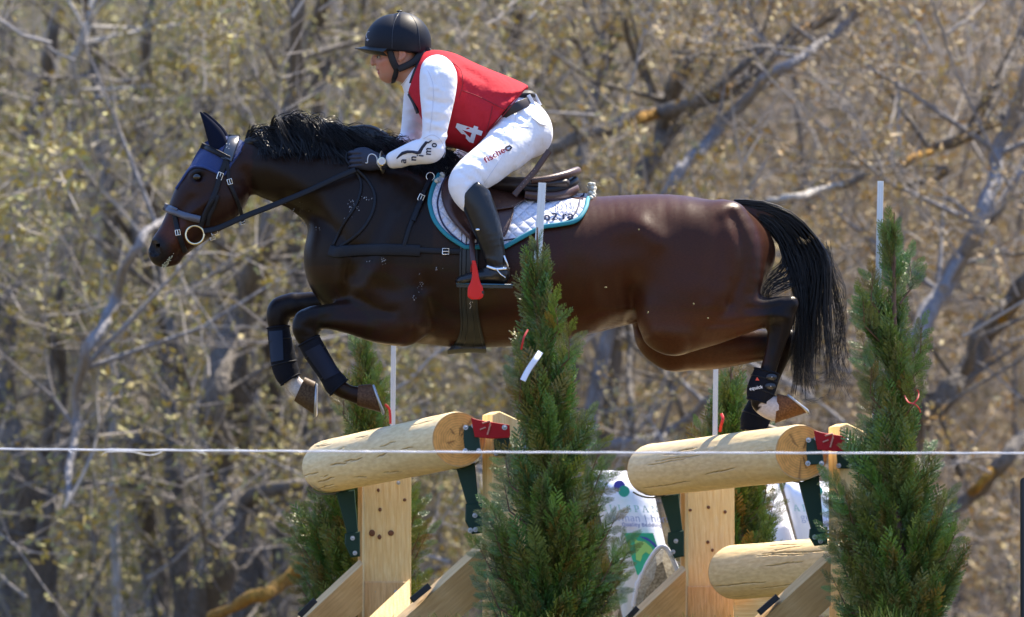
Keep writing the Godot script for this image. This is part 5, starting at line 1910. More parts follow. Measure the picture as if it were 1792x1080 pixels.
func make_ground() -> void:
	var mb := MB.new()
	var rows := []
	for i in 91:
		var z := 60.0 - i * 1.9 if i < 55 else -44.5 - (i - 55) * 7.0
		var row := []
		for k in 61:
			var x := (k - 30) / 30.0
			x = signf(x) * pow(absf(x), 1.8) * 160.0
			row.append(Vector3(x, ground_y(x, z), z))
		rows.append(row)
	mb.sheet(rows)
	for i in mb.v.size(): if mb.n[i].y < 0.0: mb.n[i] = -mb.n[i]
	for i in mb.v.size():
		var p := mb.v[i]
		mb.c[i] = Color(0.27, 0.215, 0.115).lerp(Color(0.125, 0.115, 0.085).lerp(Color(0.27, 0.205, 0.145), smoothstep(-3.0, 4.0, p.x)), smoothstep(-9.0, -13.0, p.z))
	var m := mat(Color.WHITE, 0.95, {"vertex_color_use_as_albedo": true})
	m.albedo_texture = noise_tex(0.03, 81, Color(0.45, 0.43, 0.4), Color(1, 1, 1), 512, 6)
	m.uv1_triplanar = true; m.uv1_world_triplanar = true; m.uv1_scale = Vector3(0.45, 0.45, 0.45)
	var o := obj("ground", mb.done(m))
	o.set_meta("kind", "structure")
	# grass near the fence
	var gb := MB.new()
	for k in 5:
		var a := rng.randf() * TAU
		var d := Vector3(cos(a), 0, sin(a))
		var w := Vector3(-d.z, 0, d.x) * 0.0035
		var hgt := rng.randf_range(0.10, 0.2)
		gb.tube([d * 0.02, d * 0.03 + Vector3(0, hgt * 0.6, 0), d * 0.07 + Vector3(0, hgt, 0)], [0.004, 0.003, 0.0006], 3, false, 0.3, d)
	var gm := mat(lin(0.16, 0.22, 0.035), 0.6, {"backlight_enabled": true, "backlight": Color(0.5, 0.6, 0.2), "vertex_color_use_as_albedo": true})
	var xs := []
	for i in 9000:
		var z := rng.randf_range(-4.0, 3.2)
		var x := rng.randf_range(-4.5, 4.5)
		xs.append(Transform3D(Basis(Vector3.UP, rng.randf() * TAU).scaled(Vector3.ONE * rng.randf_range(0.6, 1.3)), Vector3(x, ground_y(x, z) - 0.01, z)))
	for i in 34:      # a taller tuft in front of the right cypress
		var p := P(rng.randf_range(1480, 1590), 1100, 2.0)
		xs.append(Transform3D(Basis(Vector3.UP, rng.randf() * TAU).scaled(Vector3(1.2, rng.randf_range(1.25, 1.62), 1.2)), Vector3(p.x, ground_y(p.x, 2.0), 2.0 + rng.randf_range(-0.1, 0.1))))
	scatter("grass", gb.done(gm), xs, func(_i): return Color(rng.randf_range(0.7, 1.2), rng.randf_range(0.8, 1.1), rng.randf_range(0.5, 1.0)))


func scatter(called: String, mesh: Mesh, xs: Array, tint: Callable, parent: Node = self, label := "", category := "") -> MultiMeshInstance3D:
	var mm := MultiMesh.new()
	mm.transform_format = MultiMesh.TRANSFORM_3D
	mm.use_colors = true
	mm.mesh = mesh
	mm.instance_count = xs.size()
	for i in xs.size():
		mm.set_instance_transform(i, xs[i])
		mm.set_instance_color(i, tint.call(i))
	var o := MultiMeshInstance3D.new()
	o.multimesh = mm
	o.name = numbered(called) if parent == self else called
	parent.add_child(o, true)
	o.set_meta("kind", "stuff")
	if label: tag(o, label, category)
	return o


# ---------------------------------------------------------------- the oxer: two log fences with frangible fittings
func wood_mat(a: Color, b: Color, seed_: int) -> StandardMaterial3D:
	var m := mat(Color.WHITE, 0.75)
	m.albedo_texture = noise_tex(0.02, seed_, a, b, 512, 5)
	m.normal_enabled = true
	m.normal_texture = noise_tex(0.05, seed_ + 1, Color.BLACK, Color.WHITE, 256, 4, FastNoiseLite.TYPE_SIMPLEX_SMOOTH, 5.0)
	m.normal_scale = 0.35
	m.uv1_triplanar = true
	m.uv1_scale = Vector3(7, 0.55, 7)
	return m


# a debarked log from a to b with drying cracks cut into its side; its long axis is local y
func make_log(root: Node3D, called: String, a: Vector3, b: Vector3, ra: float, rb: float, seed_: int) -> MeshInstance3D:
	var r := RandomNumberGenerator.new()
	r.seed = seed_
	var cracks := []
	var fine := seed_ == 200
	for i in (60 if fine else 24):
		cracks.append([r.randf(), r.randf() * 0.9, r.randf_range(0.05, 0.16) if fine else r.randf_range(0.14, 0.5), r.randf_range(0.0008, 0.0022), r.randf() * TAU, r.randf_range(-0.02, 0.02)])
	var L := a.distance_to(b)
	var mb := MB.new()
	var sides := 280
	var rings := 64
	var nz := FastNoiseLite.new()
	nz.seed = seed_; nz.frequency = 0.6
	var rows := []
	var cols := []
	for i in rings + 1:
		var v := float(i) / rings
		var edge := minf(v, 1.0 - v) * L
		var row := []
		var cr := []
		for k in sides + 1:
			var u := float(k) / sides
			var ang := TAU * u
			var rad := lerpf(ra, rb, v) * (1.0 + 0.02 * nz.get_noise_3d(cos(ang) * 2.0, v * L * 1.6, sin(ang) * 2.0))
			rad += 0.0012 * sin(ang * 9.0 + 3.0 * nz.get_noise_2d(v * 6.0, 2.0)) * nz.get_noise_3d(cos(ang) * 4.0, v * 9.0, 7.0)
			if edge < 0.006: rad -= 0.005
			var dark := 0.0
			for c in cracks:
				if v < c[1] or v > c[1] + c[2]: continue
				var t: float = (v - c[1]) / c[2]
				var cu: float = c[0] + c[5] * t + 0.0022 * sin(t * 9.0 + c[4]) + 0.0010 * sin(t * 37.0 + c[4] * 2.0)
				var du: float = absf(fposmod(u - cu + 0.5, 1.0) - 0.5) * TAU * rad
				var w: float = c[3] * pow(sin(t * PI), 0.5) + 0.0004
				if du < w * 1.3:
					dark = maxf(dark, 1.0 - du / (w * 1.3) * 0.5)
			rad -= 0.006 * dark
			row.append(Vector3(cos(ang) * rad, v * L, sin(ang) * rad))
			cr.append(dark)
		rows.append(row)
		cols.append(cr)
	mb.sheet(rows)
	for i in rings + 1:
		for k in sides + 1:
			var q := i * (sides + 1) + k
			var shade := 1.0 + 0.12 * nz.get_noise_3d(rows[i][k].x * 30.0, rows[i][k].y * 1.5, rows[i][k].z * 30.0)
			mb.c[q] = (Color(0.89, 0.71, 0.40) * shade).lerp(Color(0.20, 0.12, 0.055), cols[i][k] * 0.8)
			var out := Vector3(rows[i][k].x, 0, rows[i][k].z)
			if mb.n[q].dot(out) < 0.0: mb.n[q] = -mb.n[q]
	mb.rewind()
	var m := mat(Color.WHITE, 0.6, {"vertex_color_use_as_albedo": true})
	m.albedo_texture = noise_tex(0.02, seed_ + 3, Color(0.86, 0.82, 0.76), Color(1, 1, 1), 512, 5)
	m.uv1_triplanar = true; m.uv1_scale = Vector3(6, 0.7, 6)
	var o := obj(called, mb.done(m), root)
	var up := (b - a) / L
	var side := Vector3(0, 0, 1).cross(up).normalized() if absf(up.z) < 0.9 else Vector3.RIGHT.cross(up).normalized()
	o.transform = Transform3D(Basis(side, up, side.cross(up)), a - root.position)
	# end grain, with growth rings and radial checks
	for e in [0, 1]:
		var cb := MB.new()
		var y := -0.001 if e == 0 else L + 0.001
		var rr := (ra if e == 0 else rb) - 0.004
		var nn := Vector3(0, -1 if e == 0 else 1, 0)
		var ringn := 22
		var base := cb.v.size()
		for i in ringn + 1:
			for k in 65:
				var ang := TAU * k / 64
				var q := float(i) / ringn
				var wob := 1.0 + 0.05 * nz.get_noise_2d(cos(ang) * 3.0 + 9.0, sin(ang) * 3.0)
				var rg := q * rr * (wob if i < ringn else 1.0)
				var chk := 0.0
				for c in 7:
					var ca: float = cracks[c][4]
					var da := absf(angle_difference(ang, ca)) * q
					if da < 0.022 and q > 0.15 + 0.1 * (c % 3): chk = 1.0
				cb.col = (Color(0.76, 0.35, 0.085) * (1.0 + (0.10 if i % 2 == 0 else -0.12) + 0.3 * nz.get_noise_2d(cos(ang) * q * 5.0, sin(ang) * q * 5.0))).lerp(Color(0.10, 0.05, 0.025), chk * 0.55)
				if i == ringn: cb.col = Color(0.55, 0.36, 0.18)
				cb.vert(Vector3(cos(ang) * rg, y + (0.004 * chk * -nn.y), sin(ang) * rg), nn)
		for i in ringn:
			for k in 64:
				var p := base + i * 65 + k
				cb.tri(p, p + 1, p + 66); cb.tri(p, p + 66, p + 65)
		obj("end_grain", cb.done(mat(Color.WHITE, 0.8, {"vertex_color_use_as_albedo": true})), o)
	return o


# a sawn board between two points: local y runs along it
func board(root: Node3D, called: String, a: Vector3, b: Vector3, w: float, t: float, yaw: float, m: Material, cut := 0.0) -> MeshInstance3D:
	var L := a.distance_to(b)
	var mb := MB.new()
	var ch := 0.003
	mb.prism([Vector3(-w, 0, 0), Vector3(w, 0, 0), Vector3(w, L - cut, 0), Vector3(-w + 0.03 * signf(cut), L, 0), Vector3(-w, L - 0.012 * signf(cut), 0)] if cut > 0.0 else [Vector3(-w, 0, 0), Vector3(w, 0, 0), Vector3(w, L, 0), Vector3(-w, L, 0)], Vector3(0, 0, t), ch)
	var o := obj(called, mb.done(m), root)
	var up := (b - a) / L
	var x := up.cross(Vector3(0, 0, 1)).normalized()
	var bs := Basis(x, up, x.cross(up))
	o.transform = Transform3D(bs * Basis(Vector3.UP, yaw), a - root.position)
	return o


func bolt(parent: Node, p: Vector3, r: float, m: Material) -> void:
	var mb := MB.new()
	mb.prism(circle(Vector3.ZERO, r, Vector3(0, 0, 1), 6), Vector3(0, 0, r * 0.5), r * 0.2)
	mb.tube([Vector3(0, 0, -r * 0.5), Vector3(0, 0, -r * 0.1)], [r * 1.5], 14)
	mb.ball(Vector3(0, 0, r * 0.5), Vector3(r * 0.45, r * 0.45, r * 0.3), 8, 4)
	obj("bolt", mb.done(m), parent, p)


func plate(parent: Node, called: String, poly: Array, z: float, th: float, m: Material, root: Node3D, ch := 0.002) -> MeshInstance3D:
	var mb := MB.new()
	var r := []
	for q in poly: r.append(P(q[0], q[1], z))
	mb.prism(r, Vector3(0, 0, th), ch)
	return obj(called, mb.done(m), parent, -root.position if parent == root else Vector3.ZERO)


func make_fences() -> void:
	var pine := wood_mat(Color(0.88, 0.72, 0.46), Color(0.97, 0.86, 0.62), 101)
	var pine2 := wood_mat(Color(0.76, 0.60, 0.40), Color(0.90, 0.76, 0.54), 103)
	var knotm := mat(lin(0.17, 0.065, 0.025), 0.7)
	var green := mat(lin(0.008, 0.036, 0.024), 0.5, {"metallic_specular": 0.35})
	var redm := mat(lin(0.36, 0.008, 0.012), 0.5, {"metallic_specular": 0.3})
	var zinc := mat(lin(0.36, 0.38, 0.40), 0.4, {"metallic": 0.9})
	var rubber := mat(lin(0.012, 0.012, 0.013), 0.7)
	for j in 2:
		var dx := [0.0, 600.0][j] as float
		var t := thing("log_fence", ["left log fence of the pair, with a horse's forelegs above its pale debarked log", "right log fence of the pair, carrying an upper and a lower debarked log"][j], "log fence", Vector3(P([720, 1320][j], 800, 0).x, 0.3, 0), "log fences of one jump")
		var o := -t.position
		# logs
		var nr: Array = [[803, 769], [1403, 792]][j]
		var fr: Array = [[572, 817], [1140, 823]][j]
		make_log(t, "log", P(nr[0], nr[1], 1.15), P(fr[0], fr[1], -1.3), 49.5 * S(1.15), [46.0, 45.5][j] * S(-1.3), 200 + j * 7)
		if j == 1:
			make_log(t, "lower_log", P(1520, 984, 0.92), P(1284, 1002, -1.12), 49.0 * S(0.92), 47.5 * S(-1.12), 231)
			board(t, "cross_board", P(1284, 1066, -1.2), P(1400, 1062, -1.2), 0.05, 0.02, 0.0, pine)
		# far post
		var px: Array = [[676, 834], [1241, 850]][j]
		var fx := P(px[0], px[1], -1.36)
		board(t, "post", Vector3(fx.x, 0.2, fx.z), fx, 0.0955, 0.045, 0.16, pine)
		board(t, "post_side_board", Vector3(fx.x - 0.105, 0.2, fx.z - 0.06), Vector3(fx.x - 0.105, fx.y, fx.z - 0.06), 0.010, 0.05, 0.0, pine2)
		var yl: float = [1018.0, 1026.0][j]
		var low := P(px[0], yl, -1.30)
		board(t, "foot_board", Vector3(low.x + 0.004, 0.2, low.z), low + Vector3(0.004, 0, 0), 0.0945, 0.011, 0.16, pine2)
		for q in ([[657, 1036], [693, 1036], [697, 845]] if j == 0 else [[1220, 1044]]):
			bolt(t, P(q[0], q[1], -1.285 if q[1] > 900 else -1.31) + o, 0.0055, zinc)
		for q in ([[651, 933, 5.5, 6], [664, 940, 3.5, 4.5], [684, 933, 5.5, 5], [662, 858, 2.5, 3.5], [665, 892, 3, 3.5], [708, 875, 3, 3]] if j == 0 else [[1208, 893, 3, 2.5], [1240, 888, 3, 3], [1269, 896, 3, 3], [1239, 949, 3, 3], [1247, 963, 2.5, 3]]):
			var kb := MB.new()
			kb.ball(Vector3.ZERO, Vector3(q[2] * S(-1.3), q[3] * S(-1.3), 0.003), 12, 6)
			var kk := obj("knot", kb.done(knotm), t, P(q[0], q[1], -1.3105 + (676 - q[0] if j == 0 else 1241 - q[0]) * 0.0023 * 0.16 * 1.0) + o)
			kk.rotation.y = 0.16
		# near post, its top cut to shed water
		var tp: Array = [[888, 721], [1494, 742]][j]
		var nx := P(tp[0], tp[1], 1.0)
		board(t, "post", Vector3(nx.x, 0.2, nx.z), nx, 0.080, 0.045, 0.42, pine, 0.052)
		# braces going down to the left, with a rubber pad on each
		for b in [[[[[632, 983], [632, 1064], [480, 1205], [402, 1196]], -1.24], [[[848, 948], [848, 1036], [690, 1180], [606, 1166]], 1.12]], [[[[1197, 993], [1197, 1076], [1060, 1200], [980, 1194]], -1.24], [[[1450, 971], [1450, 1055], [1306, 1190], [1214, 1185]], 1.12]]][j]:
			var bm := MB.new()
			var rg := []
			for q in b[0]: rg.append(P(q[0], q[1], b[1]))
			var dirn: Vector3 = (rg[0] - rg[3]).normalized()
			var o2: Vector3 = rg[3]
			# local y along the board, so that the grain runs with it
			var xx := dirn.cross(Vector3(0, 0, 1)).normalized()
			var bs := Basis(xx, dirn, xx.cross(dirn))
			var lr := []
			for q in rg: lr.append(bs.inverse() * (q - o2))
			bm.prism(lr, bs.inverse() * Vector3(0.008, -0.010, 0.028), 0.003)
			var bo := obj("brace", bm.done(pine2), t)
			bo.transform = Transform3D(bs, o2 - t.position)
		for q in [[[[524, 1078], [552, 1050], -1.1], [[720, 1051], [752, 1025], 1.16]], [[[1097, 1084], [1116, 1064], -1.1], [[1328, 1073], [1361, 1044], 1.16]]][j]:
			var a := P(q[0][0], q[0][1], q[2]); var b := P(q[1][0], q[1][1], q[2])
			var mb := MB.new()
			var al := (b - a) * 0.5
			mb.box((a + b) * 0.5, al, Vector3(-al.y, al.x, 0).normalized() * 0.011, Vector3(0, 0, 0.03), 0.004)
			obj("rubber_pad", mb.done(rubber), t, o)
		if j == 0:
			var fm := MB.new()
			fm.prism([P(717, 1016, -1.27), P(719, 1130, -0.72), P(596, 1130, -0.72)], Vector3(0.0, -0.006, -0.006), 0.0)
			obj("foot_brace", fm.done(pine), t, o)
		# frangible fittings on the near end
		var sh: Array = [[0.0, 0.0], [600.0, 22.0]][j]
		var g1 := plate(t, "hinge_plate", [[812 + sh[0], 746 + sh[1]], [830 + sh[0], 744 + sh[1]], [838 + sh[0], 760 + sh[1]], [842 + sh[0], 790 + sh[1]], [814 + sh[0], 792 + sh[1]], [811 + sh[0], 768 + sh[1]]], 1.17, 0.010, green, t)
		for q in [[815, 748], [829, 745], [814, 789], [838, 789]]: bolt(g1, P(q[0] + sh[0], q[1] + sh[1], 1.185), 0.0062, zinc)
		var rp := plate(t, "release_pin_plate", [[824 + sh[0], 731 + sh[1]], [838 + sh[0], 735 + sh[1]], [892 + sh[0], 744 + sh[1]], [893 + sh[0], 766 + sh[1]], [860 + sh[0], 768 + sh[1]], [831 + sh[0], 765 + sh[1]]], 1.20, 0.006, redm, t)
		var ties := MB.new()
		ties.tube([P(844 + sh[0], 741 + sh[1], 1.212), P(857 + sh[0], 737 + sh[1], 1.212), P(858 + sh[0], 744 + sh[1], 1.212), P(853 + sh[0], 761 + sh[1], 1.212)], [0.0035], 6, true, 0.4, Vector3(0, 0, 1))
		ties.tube([P(840 + sh[0], 752 + sh[1], 1.212), P(850 + sh[0], 748 + sh[1], 1.212)], [0.003], 6, true, 0.4, Vector3(0, 0, 1))
		obj("pin_strap", ties.done(mat(lin(0.5, 0.2, 0.14), 0.5)), rp)
		var g2 := plate(t, "hinge_plate", [[869 + sh[0], 752 + sh[1]], [888 + sh[0], 744 + sh[1]], [892 + sh[0], 762 + sh[1]], [894 + sh[0], 798 + sh[1]], [866 + sh[0], 798 + sh[1]], [864 + sh[0], 772 + sh[1]]], 1.08 + 0.0, 0.012, green, t)
		for q in [[868, 793], [890, 794]]: bolt(g2, P(q[0] + sh[0], q[1] + sh[1], 1.097), 0.006, zinc)
		bolt(rp, P(883 + sh[0], 748 + sh[1], 1.21), 0.0065, zinc)
		# the arms that carry the log: near and far
		for e in [[[[[799, 822], [831, 810], [838, 886], [819, 889]], [[815, 882], [844, 880], [844, 933], [826, 935], [814, 912]], [[831, 902], [823, 928], [832, 927]], 1.02], [[[588, 862], [620, 857], [628, 944], [611, 947]], [[604, 934], [630, 930], [630, 974], [614, 976], [603, 952]], [[617, 942], [621, 968]], -1.22]],
			[[[[1398, 845], [1433, 832], [1441, 926], [1420, 929]], [[1417, 926], [1448, 922], [1448, 953], [1426, 956], [1416, 940]], [[1426, 940], [1436, 947]], 1.02], [[[1156, 870], [1187, 864], [1195, 934], [1176, 938]], [[1169, 932], [1197, 928], [1197, 974], [1180, 977], [1168, 950]], [[1183, 947], [1178, 966]], -1.22]]][j]:
			var arm := plate(t, "support_arm", e[0], e[3], 0.022, green, t, 0.004)
			var lp := plate(arm, "arm_bracket", e[1], e[3] + 0.01, 0.020, green, t, 0.004)
			lp.position = Vector3.ZERO
			for q in e[2]: bolt(lp, P(q[0], q[1], e[3] + 0.036), 0.0062, zinc)
			# curved cradle under the log
			var cb := MB.new()
			var cc: Array = [nr, fr][0 if e[3] > 0 else 1]
			var arc := []
			for k in 9:
				var a := deg_to_rad(lerpf(48, 128, k / 8.0))
				arc.append(P(cc[0] + cos(a) * 52.5, cc[1] + sin(a) * 52.5 * (1.0 if e[3] > 0 else 0.92), e[3]))
			cb.tube(arc, [0.022], 8, true, 0.16, Vector3(0, 0, 1).cross(arc[8] - arc[0]).normalized())
			obj("cradle", cb.done(mat(lin(0.16, 0.17, 0.16), 0.4, {"metallic": 0.6})), arm)


# ---------------------------------------------------------------- cypresses
func spray_mesh(seed_: int, m: Material) -> ArrayMesh:
	var r := RandomNumberGenerator.new()
	r.seed = seed_
	var mb := MB.new()
	# a flat frond along +y, 0.15 long
	var stem := []
	for i in 6: stem.append(Vector3(0.004 * sin(i * 1.3), i * 0.028, 0.006 * sin(i * 0.9)))
	mb.col = Color(0.30, 0.26, 0.12)
	mb.tube(stem, [0.0022, 0.0018, 0.0015, 0.0012, 0.001, 0.0006], 3, false)
	for i in 20:
		var y := 0.010 + i * 0.0072
		var side := 1.0 if i % 2 == 0 else -1.0
		var l := 0.052 * (1.0 - pow(float(i) / 21.0, 1.4)) + 0.010
		var d := Vector3(side * 0.6, 0.85, r.randf_range(-0.35, 0.35)).normalized()
		var o := Vector3(0, y, 0)
		for j in 5:
			var q := o + d * l * (0.2 * j)
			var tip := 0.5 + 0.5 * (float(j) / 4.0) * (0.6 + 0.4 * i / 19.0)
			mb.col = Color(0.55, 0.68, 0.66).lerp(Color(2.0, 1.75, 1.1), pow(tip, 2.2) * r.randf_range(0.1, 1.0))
			for s in [-1.0, 1.0]:
				var d2 := (d + Vector3(side * -0.25 * s, 0.35 * s, r.randf_range(-0.4, 0.4)) * 0.75).normalized()
				var ll := l * 0.40 * (1.0 - 0.11 * j)
				var w := d2.cross(Vector3(r.randf_range(-0.5, 0.5), r.randf_range(-0.5, 0.5), 1)).normalized() * 0.00145
				var nn := d2.cross(w).normalized()
				if nn.z < 0: nn = -nn
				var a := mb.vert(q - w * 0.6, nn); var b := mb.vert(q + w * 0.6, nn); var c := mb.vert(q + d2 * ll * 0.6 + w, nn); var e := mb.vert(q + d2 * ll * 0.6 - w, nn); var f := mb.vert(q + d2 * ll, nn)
				mb.tri(a, b, c); mb.tri(a, c, e); mb.tri(e, c, f)
	return mb.done(m)


func cypress(label: String, prof: Array, cx: float, z: float, count: int, seed_: int, sprays: Array, bark: Material) -> void:
	var r := RandomNumberGenerator.new()
	r.seed = seed_
	var base := P(cx, 1100, z)
	base.y = ground_y(base.x, z)
	var t := thing("cypress", label, "conifer", base, "cypresses set beside the jump")
	var top: float = prof[0][0]
	var px := func(y: float, side: int) -> float:
		for i in prof.size() - 1:
			if y <= prof[i + 1][0]:
				return lerpf(prof[i][side], prof[i + 1][side], clampf((y - prof[i][0]) / (prof[i + 1][0] - prof[i][0]), 0, 1))
		return prof[prof.size() - 1][side]
	var axis := func(y: float) -> float:
		var mid: float = (px.call(y, 1) + px.call(y, 2)) * 0.5
		return lerpf(mid, cx, 0.5)
	# trunk
	var mb := MB.new()
	var tr := [base]
	var n := 9
	for i in n + 1:
		var y := lerpf(1080, top + 6, float(i) / n)
		tr.append(P(axis.call(y), y, z))
	mb.tube(tr, [0.032, 0.030, 0.026, 0.023, 0.02, 0.017, 0.014, 0.011, 0.008, 0.005, 0.003], 7)
	var xs := [[], []]
	var tw := MB.new()
	for b in count:
		var q := pow(r.randf(), 0.62)
		var y_tip := lerpf(top, 1150.0, q)
		var ang := r.randf() * TAU
		var yy := clampf(y_tip, top, 1085.0)
		var L: float = px.call(yy, 1)
		var R: float = px.call(yy, 2)
		var c: float = axis.call(yy)
		var ca := cos(ang)
		var reach: float = (R - c) if ca > 0.0 else (c - L)
		var sc0 := clampf((R - L) / 150.0 + 0.45, 0.6, 1.15)
		var rad := maxf(reach - 36.0 * sc0, reach * 0.22) * r.randf_range(0.5, 1.1)
		var zr := maxf((R - L) * 0.5 - 38.0 * sc0, (R - L) * 0.12) * S(z) * r.randf_range(0.75, 1.05)
		y_tip += 48.0 * sc0 * r.randf_range(0.5, 1.2)
		var rise: float = 30.0 + (R - L) * 0.45
		var y0 := minf(y_tip + rise, 1180.0)
		var gap := sin(ang * 2.0 + y_tip * 0.021 + seed_) + 0.6 * sin(ang * 3.0 - y_tip * 0.047)
		if gap < -0.95: continue
		rad *= 0.96 + 0.12 * gap
		var p0 := P(axis.call(minf(y0, 1085.0)), y0, z)
		var p2 := P(c + ca * rad, y_tip, z) + Vector3(0, 0, sin(ang) * zr)
		var p1 := p0.lerp(p2, 0.5) + Vector3(0, -0.03, 0)
		tw.tube([p0, p0.lerp(p1, 0.6), p1.lerp(p2, 0.5), p2], [0.006, 0.004, 0.003, 0.001], 4, false)
		var m := int(5 + (R - L) * 0.05)
		for k in m:
			var f := lerpf(0.22, 1.0, (k + r.randf()) / m)
			var p := p0.lerp(p1, f).lerp(p1.lerp(p2, f), f)
			var d := (p2 - p0).normalized()
			var out := Vector3(ca, 0, sin(ang))
			var up := (d * 1.3 + Vector3(0, 0.25, 0) + out * 0.25 + Vector3(r.randf_range(-0.5, 0.5), r.randf_range(-0.3, 0.3), r.randf_range(-0.5, 0.5)) * lerpf(1.3, 0.35, f)).normalized()
			var zz := Vector3(r.randf_range(-1, 1), r.randf_range(-0.4, 0.4), r.randf_range(-1, 1)) + out * 0.5
			var x := up.cross(zz).normalized()
			var sc := r.randf_range(0.65, 1.25) * sc0
			xs[r.randi() % 2].append(Transform3D(Basis(x * sc, up * sc, x.cross(up) * sc), p - t.position))
	# odd shoots that outgrow the rest and break the outline
	for b in 26:
		var y := lerpf(top + 60.0, 1040.0, pow(r.randf(), 0.8))
		var L: float = px.call(y, 1)
		var R: float = px.call(y, 2)
		var s := 1.0 if r.randf() < 0.55 else -1.0
		var c: float = axis.call(y)
		var e := r.randf_range(-0.02, 0.16) * (R - L)
		var x1: float = (R + e) if s > 0.0 else (L - e)
		var p0 := P(lerpf(c, x1, 0.25), y + 95.0, z)
		var p2 := P(x1 - s * 12.0, y + 16.0, z) + Vector3(0, 0, r.randf_range(-0.12, 0.14))
		var p1 := p0.lerp(p2, 0.55) + Vector3(s * 0.03, -0.02, 0)
		tw.tube([p0, p1, p2], [0.004, 0.003, 0.0012], 4, false)
		var m := 7
		for k in m:
			var f := lerpf(0.35, 1.0, k / float(m - 1))
			var p := p0.lerp(p1, f).lerp(p1.lerp(p2, f), f)
			var d := (p2 - p0).normalized()
			var side := (1.0 if k % 2 == 0 else -1.0) * (0.7 if k < m - 1 else 0.05)
			var up := (d + Vector3(d.y, -d.x, 0) * side + Vector3(0, 0, r.randf_range(-0.4, 0.4))).normalized()
			var x := up.cross(Vector3(r.randf_range(-0.5, 0.5), 0.2, 1)).normalized()
			var sc := lerpf(0.75, 0.42, f) * (1.25 if k == m - 1 else 1.0) * r.randf_range(0.85, 1.1)
			xs[k % 2].append(Transform3D(Basis(x * sc, up * sc, x.cross(up) * sc), p - t.position))
	# the leader, feathered to its tip
	for k in 22:
		var f := pow(r.randf(), 0.9)
		var y := lerpf(top + 18.0, top + 150.0, f)
		var a := r.randf() * TAU
		var up := Vector3(cos(a) * 0.55, 1.0, sin(a) * 0.55).normalized()
		var x := up.cross(Vector3(sin(a) + 0.3, 0.2, -cos(a))).normalized()
		var sc := lerpf(0.32, 0.75, f) * r.randf_range(0.8, 1.15)
		xs[k % 2].append(Transform3D(Basis(x * sc, up * sc, x.cross(up) * sc), P(axis.call(y), y + 10.0, z) - t.position))
	obj("trunk", mb.done(bark), t, -t.position)
	obj("branches", tw.done(bark), t, -t.position).set_meta("kind", "stuff")
	for v in 2:
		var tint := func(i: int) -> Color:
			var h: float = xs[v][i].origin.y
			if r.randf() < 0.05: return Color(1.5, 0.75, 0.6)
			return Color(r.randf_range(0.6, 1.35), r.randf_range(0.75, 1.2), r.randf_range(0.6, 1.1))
		scatter("crown", sprays[v], xs[v], tint, t)


func make_cypresses() -> void:
	var m := mat(lin(0.145, 0.188, 0.054), 0.38, {"vertex_color_use_as_albedo": true, "backlight_enabled": true, "backlight": Color(0.28, 0.32, 0.12), "metallic_specular": 0.5})
	var bark := mat(lin(0.14, 0.075, 0.045), 0.9)
	var sprays := [spray_mesh(1, m), spray_mesh(2, m)]
	cypress("tall narrow cypress before the left fence's near post, white tag and stake in it", [[392, 926, 938], [420, 914, 954], [460, 902, 962], [520, 892, 985], [560, 892, 996], [600, 904, 988], [640, 904, 1010], [700, 896, 1038], [760, 894, 1036], [820, 878, 1050], [880, 866, 1060], [950, 856, 1078], [1020, 862, 1076], [1080, 872, 1076]], 948, 1.38, 118, 301, sprays, bark)
	cypress("tall cypress at the right fence's near post with a thin red ribbon on it", [[366, 1552, 1564], [430, 1518, 1598], [500, 1508, 1612], [560, 1503, 1604], [620, 1518, 1603], [700, 1524, 1610], [760, 1500, 1624], [820, 1474, 1642], [880, 1462, 1658], [950, 1462, 1686], [1020, 1474, 1690], [1080, 1484, 1686]], 1572, 1.38, 118, 302, sprays, bark)
	cypress("cypress behind the left log, framed under the horse's forelegs", [[575, 622, 640], [610, 592, 664], [680, 590, 682], [740, 602, 690], [800, 590, 700], [860, 545, 722], [920, 520, 755], [980, 525, 752], [1040, 548, 746], [1080, 555, 742]], 646, -1.75, 165, 303, sprays, bark)
	cypress("cypress behind the right log, half hidden by the horse's hind legs", [[610, 1258, 1290], [650, 1226, 1318], [720, 1214, 1332], [780, 1200, 1342], [850, 1202, 1362], [920, 1204, 1390], [960, 1212, 1386], [1080, 1222, 1380]], 1286, -1.75, 165, 304, sprays, bark)


# ---------------------------------------------------------------- stakes, ribbons, rope, bales
func ribbon(called: String, label: String, category: String, st: Array, w: float, m: Material, nrm := Vector3(0, 0, 1), group := "") -> void:
	var mb := MB.new()
	mb.tube(line(st, 4), [w], 8, true, 0.14, nrm)
	tag(obj(called, mb.done(m)), label, category, group)


func stake(label: String, a: Array, b: Array, z: float, w: float) -> void:
	var m := mat(lin(0.66, 0.69, 0.70), 0.45)
	var top := P(a[0], a[1], z); var bot := P(b[0], b[1], z)
	var mb := MB.new()
	var up := (top - bot).normalized()
	bot -= up * 0.5
	var x := up.cross(Vector3(0, 0, 1)).normalized()
	mb.box((top + bot) * 0.5, x * w, up * (top - bot).length() * 0.5, Vector3(0, 0, 0.0022), 0.0006)
	for s in [-0.9, 0.0, 0.9]:
		mb.tube([bot + x * w * s + Vector3(0, 0, 0.003), top + x * w * s + Vector3(0, 0, 0.003)], [0.0016], 5)
	tag(obj("marker_stake", mb.done(m)), label, "stake", "white marker stakes")


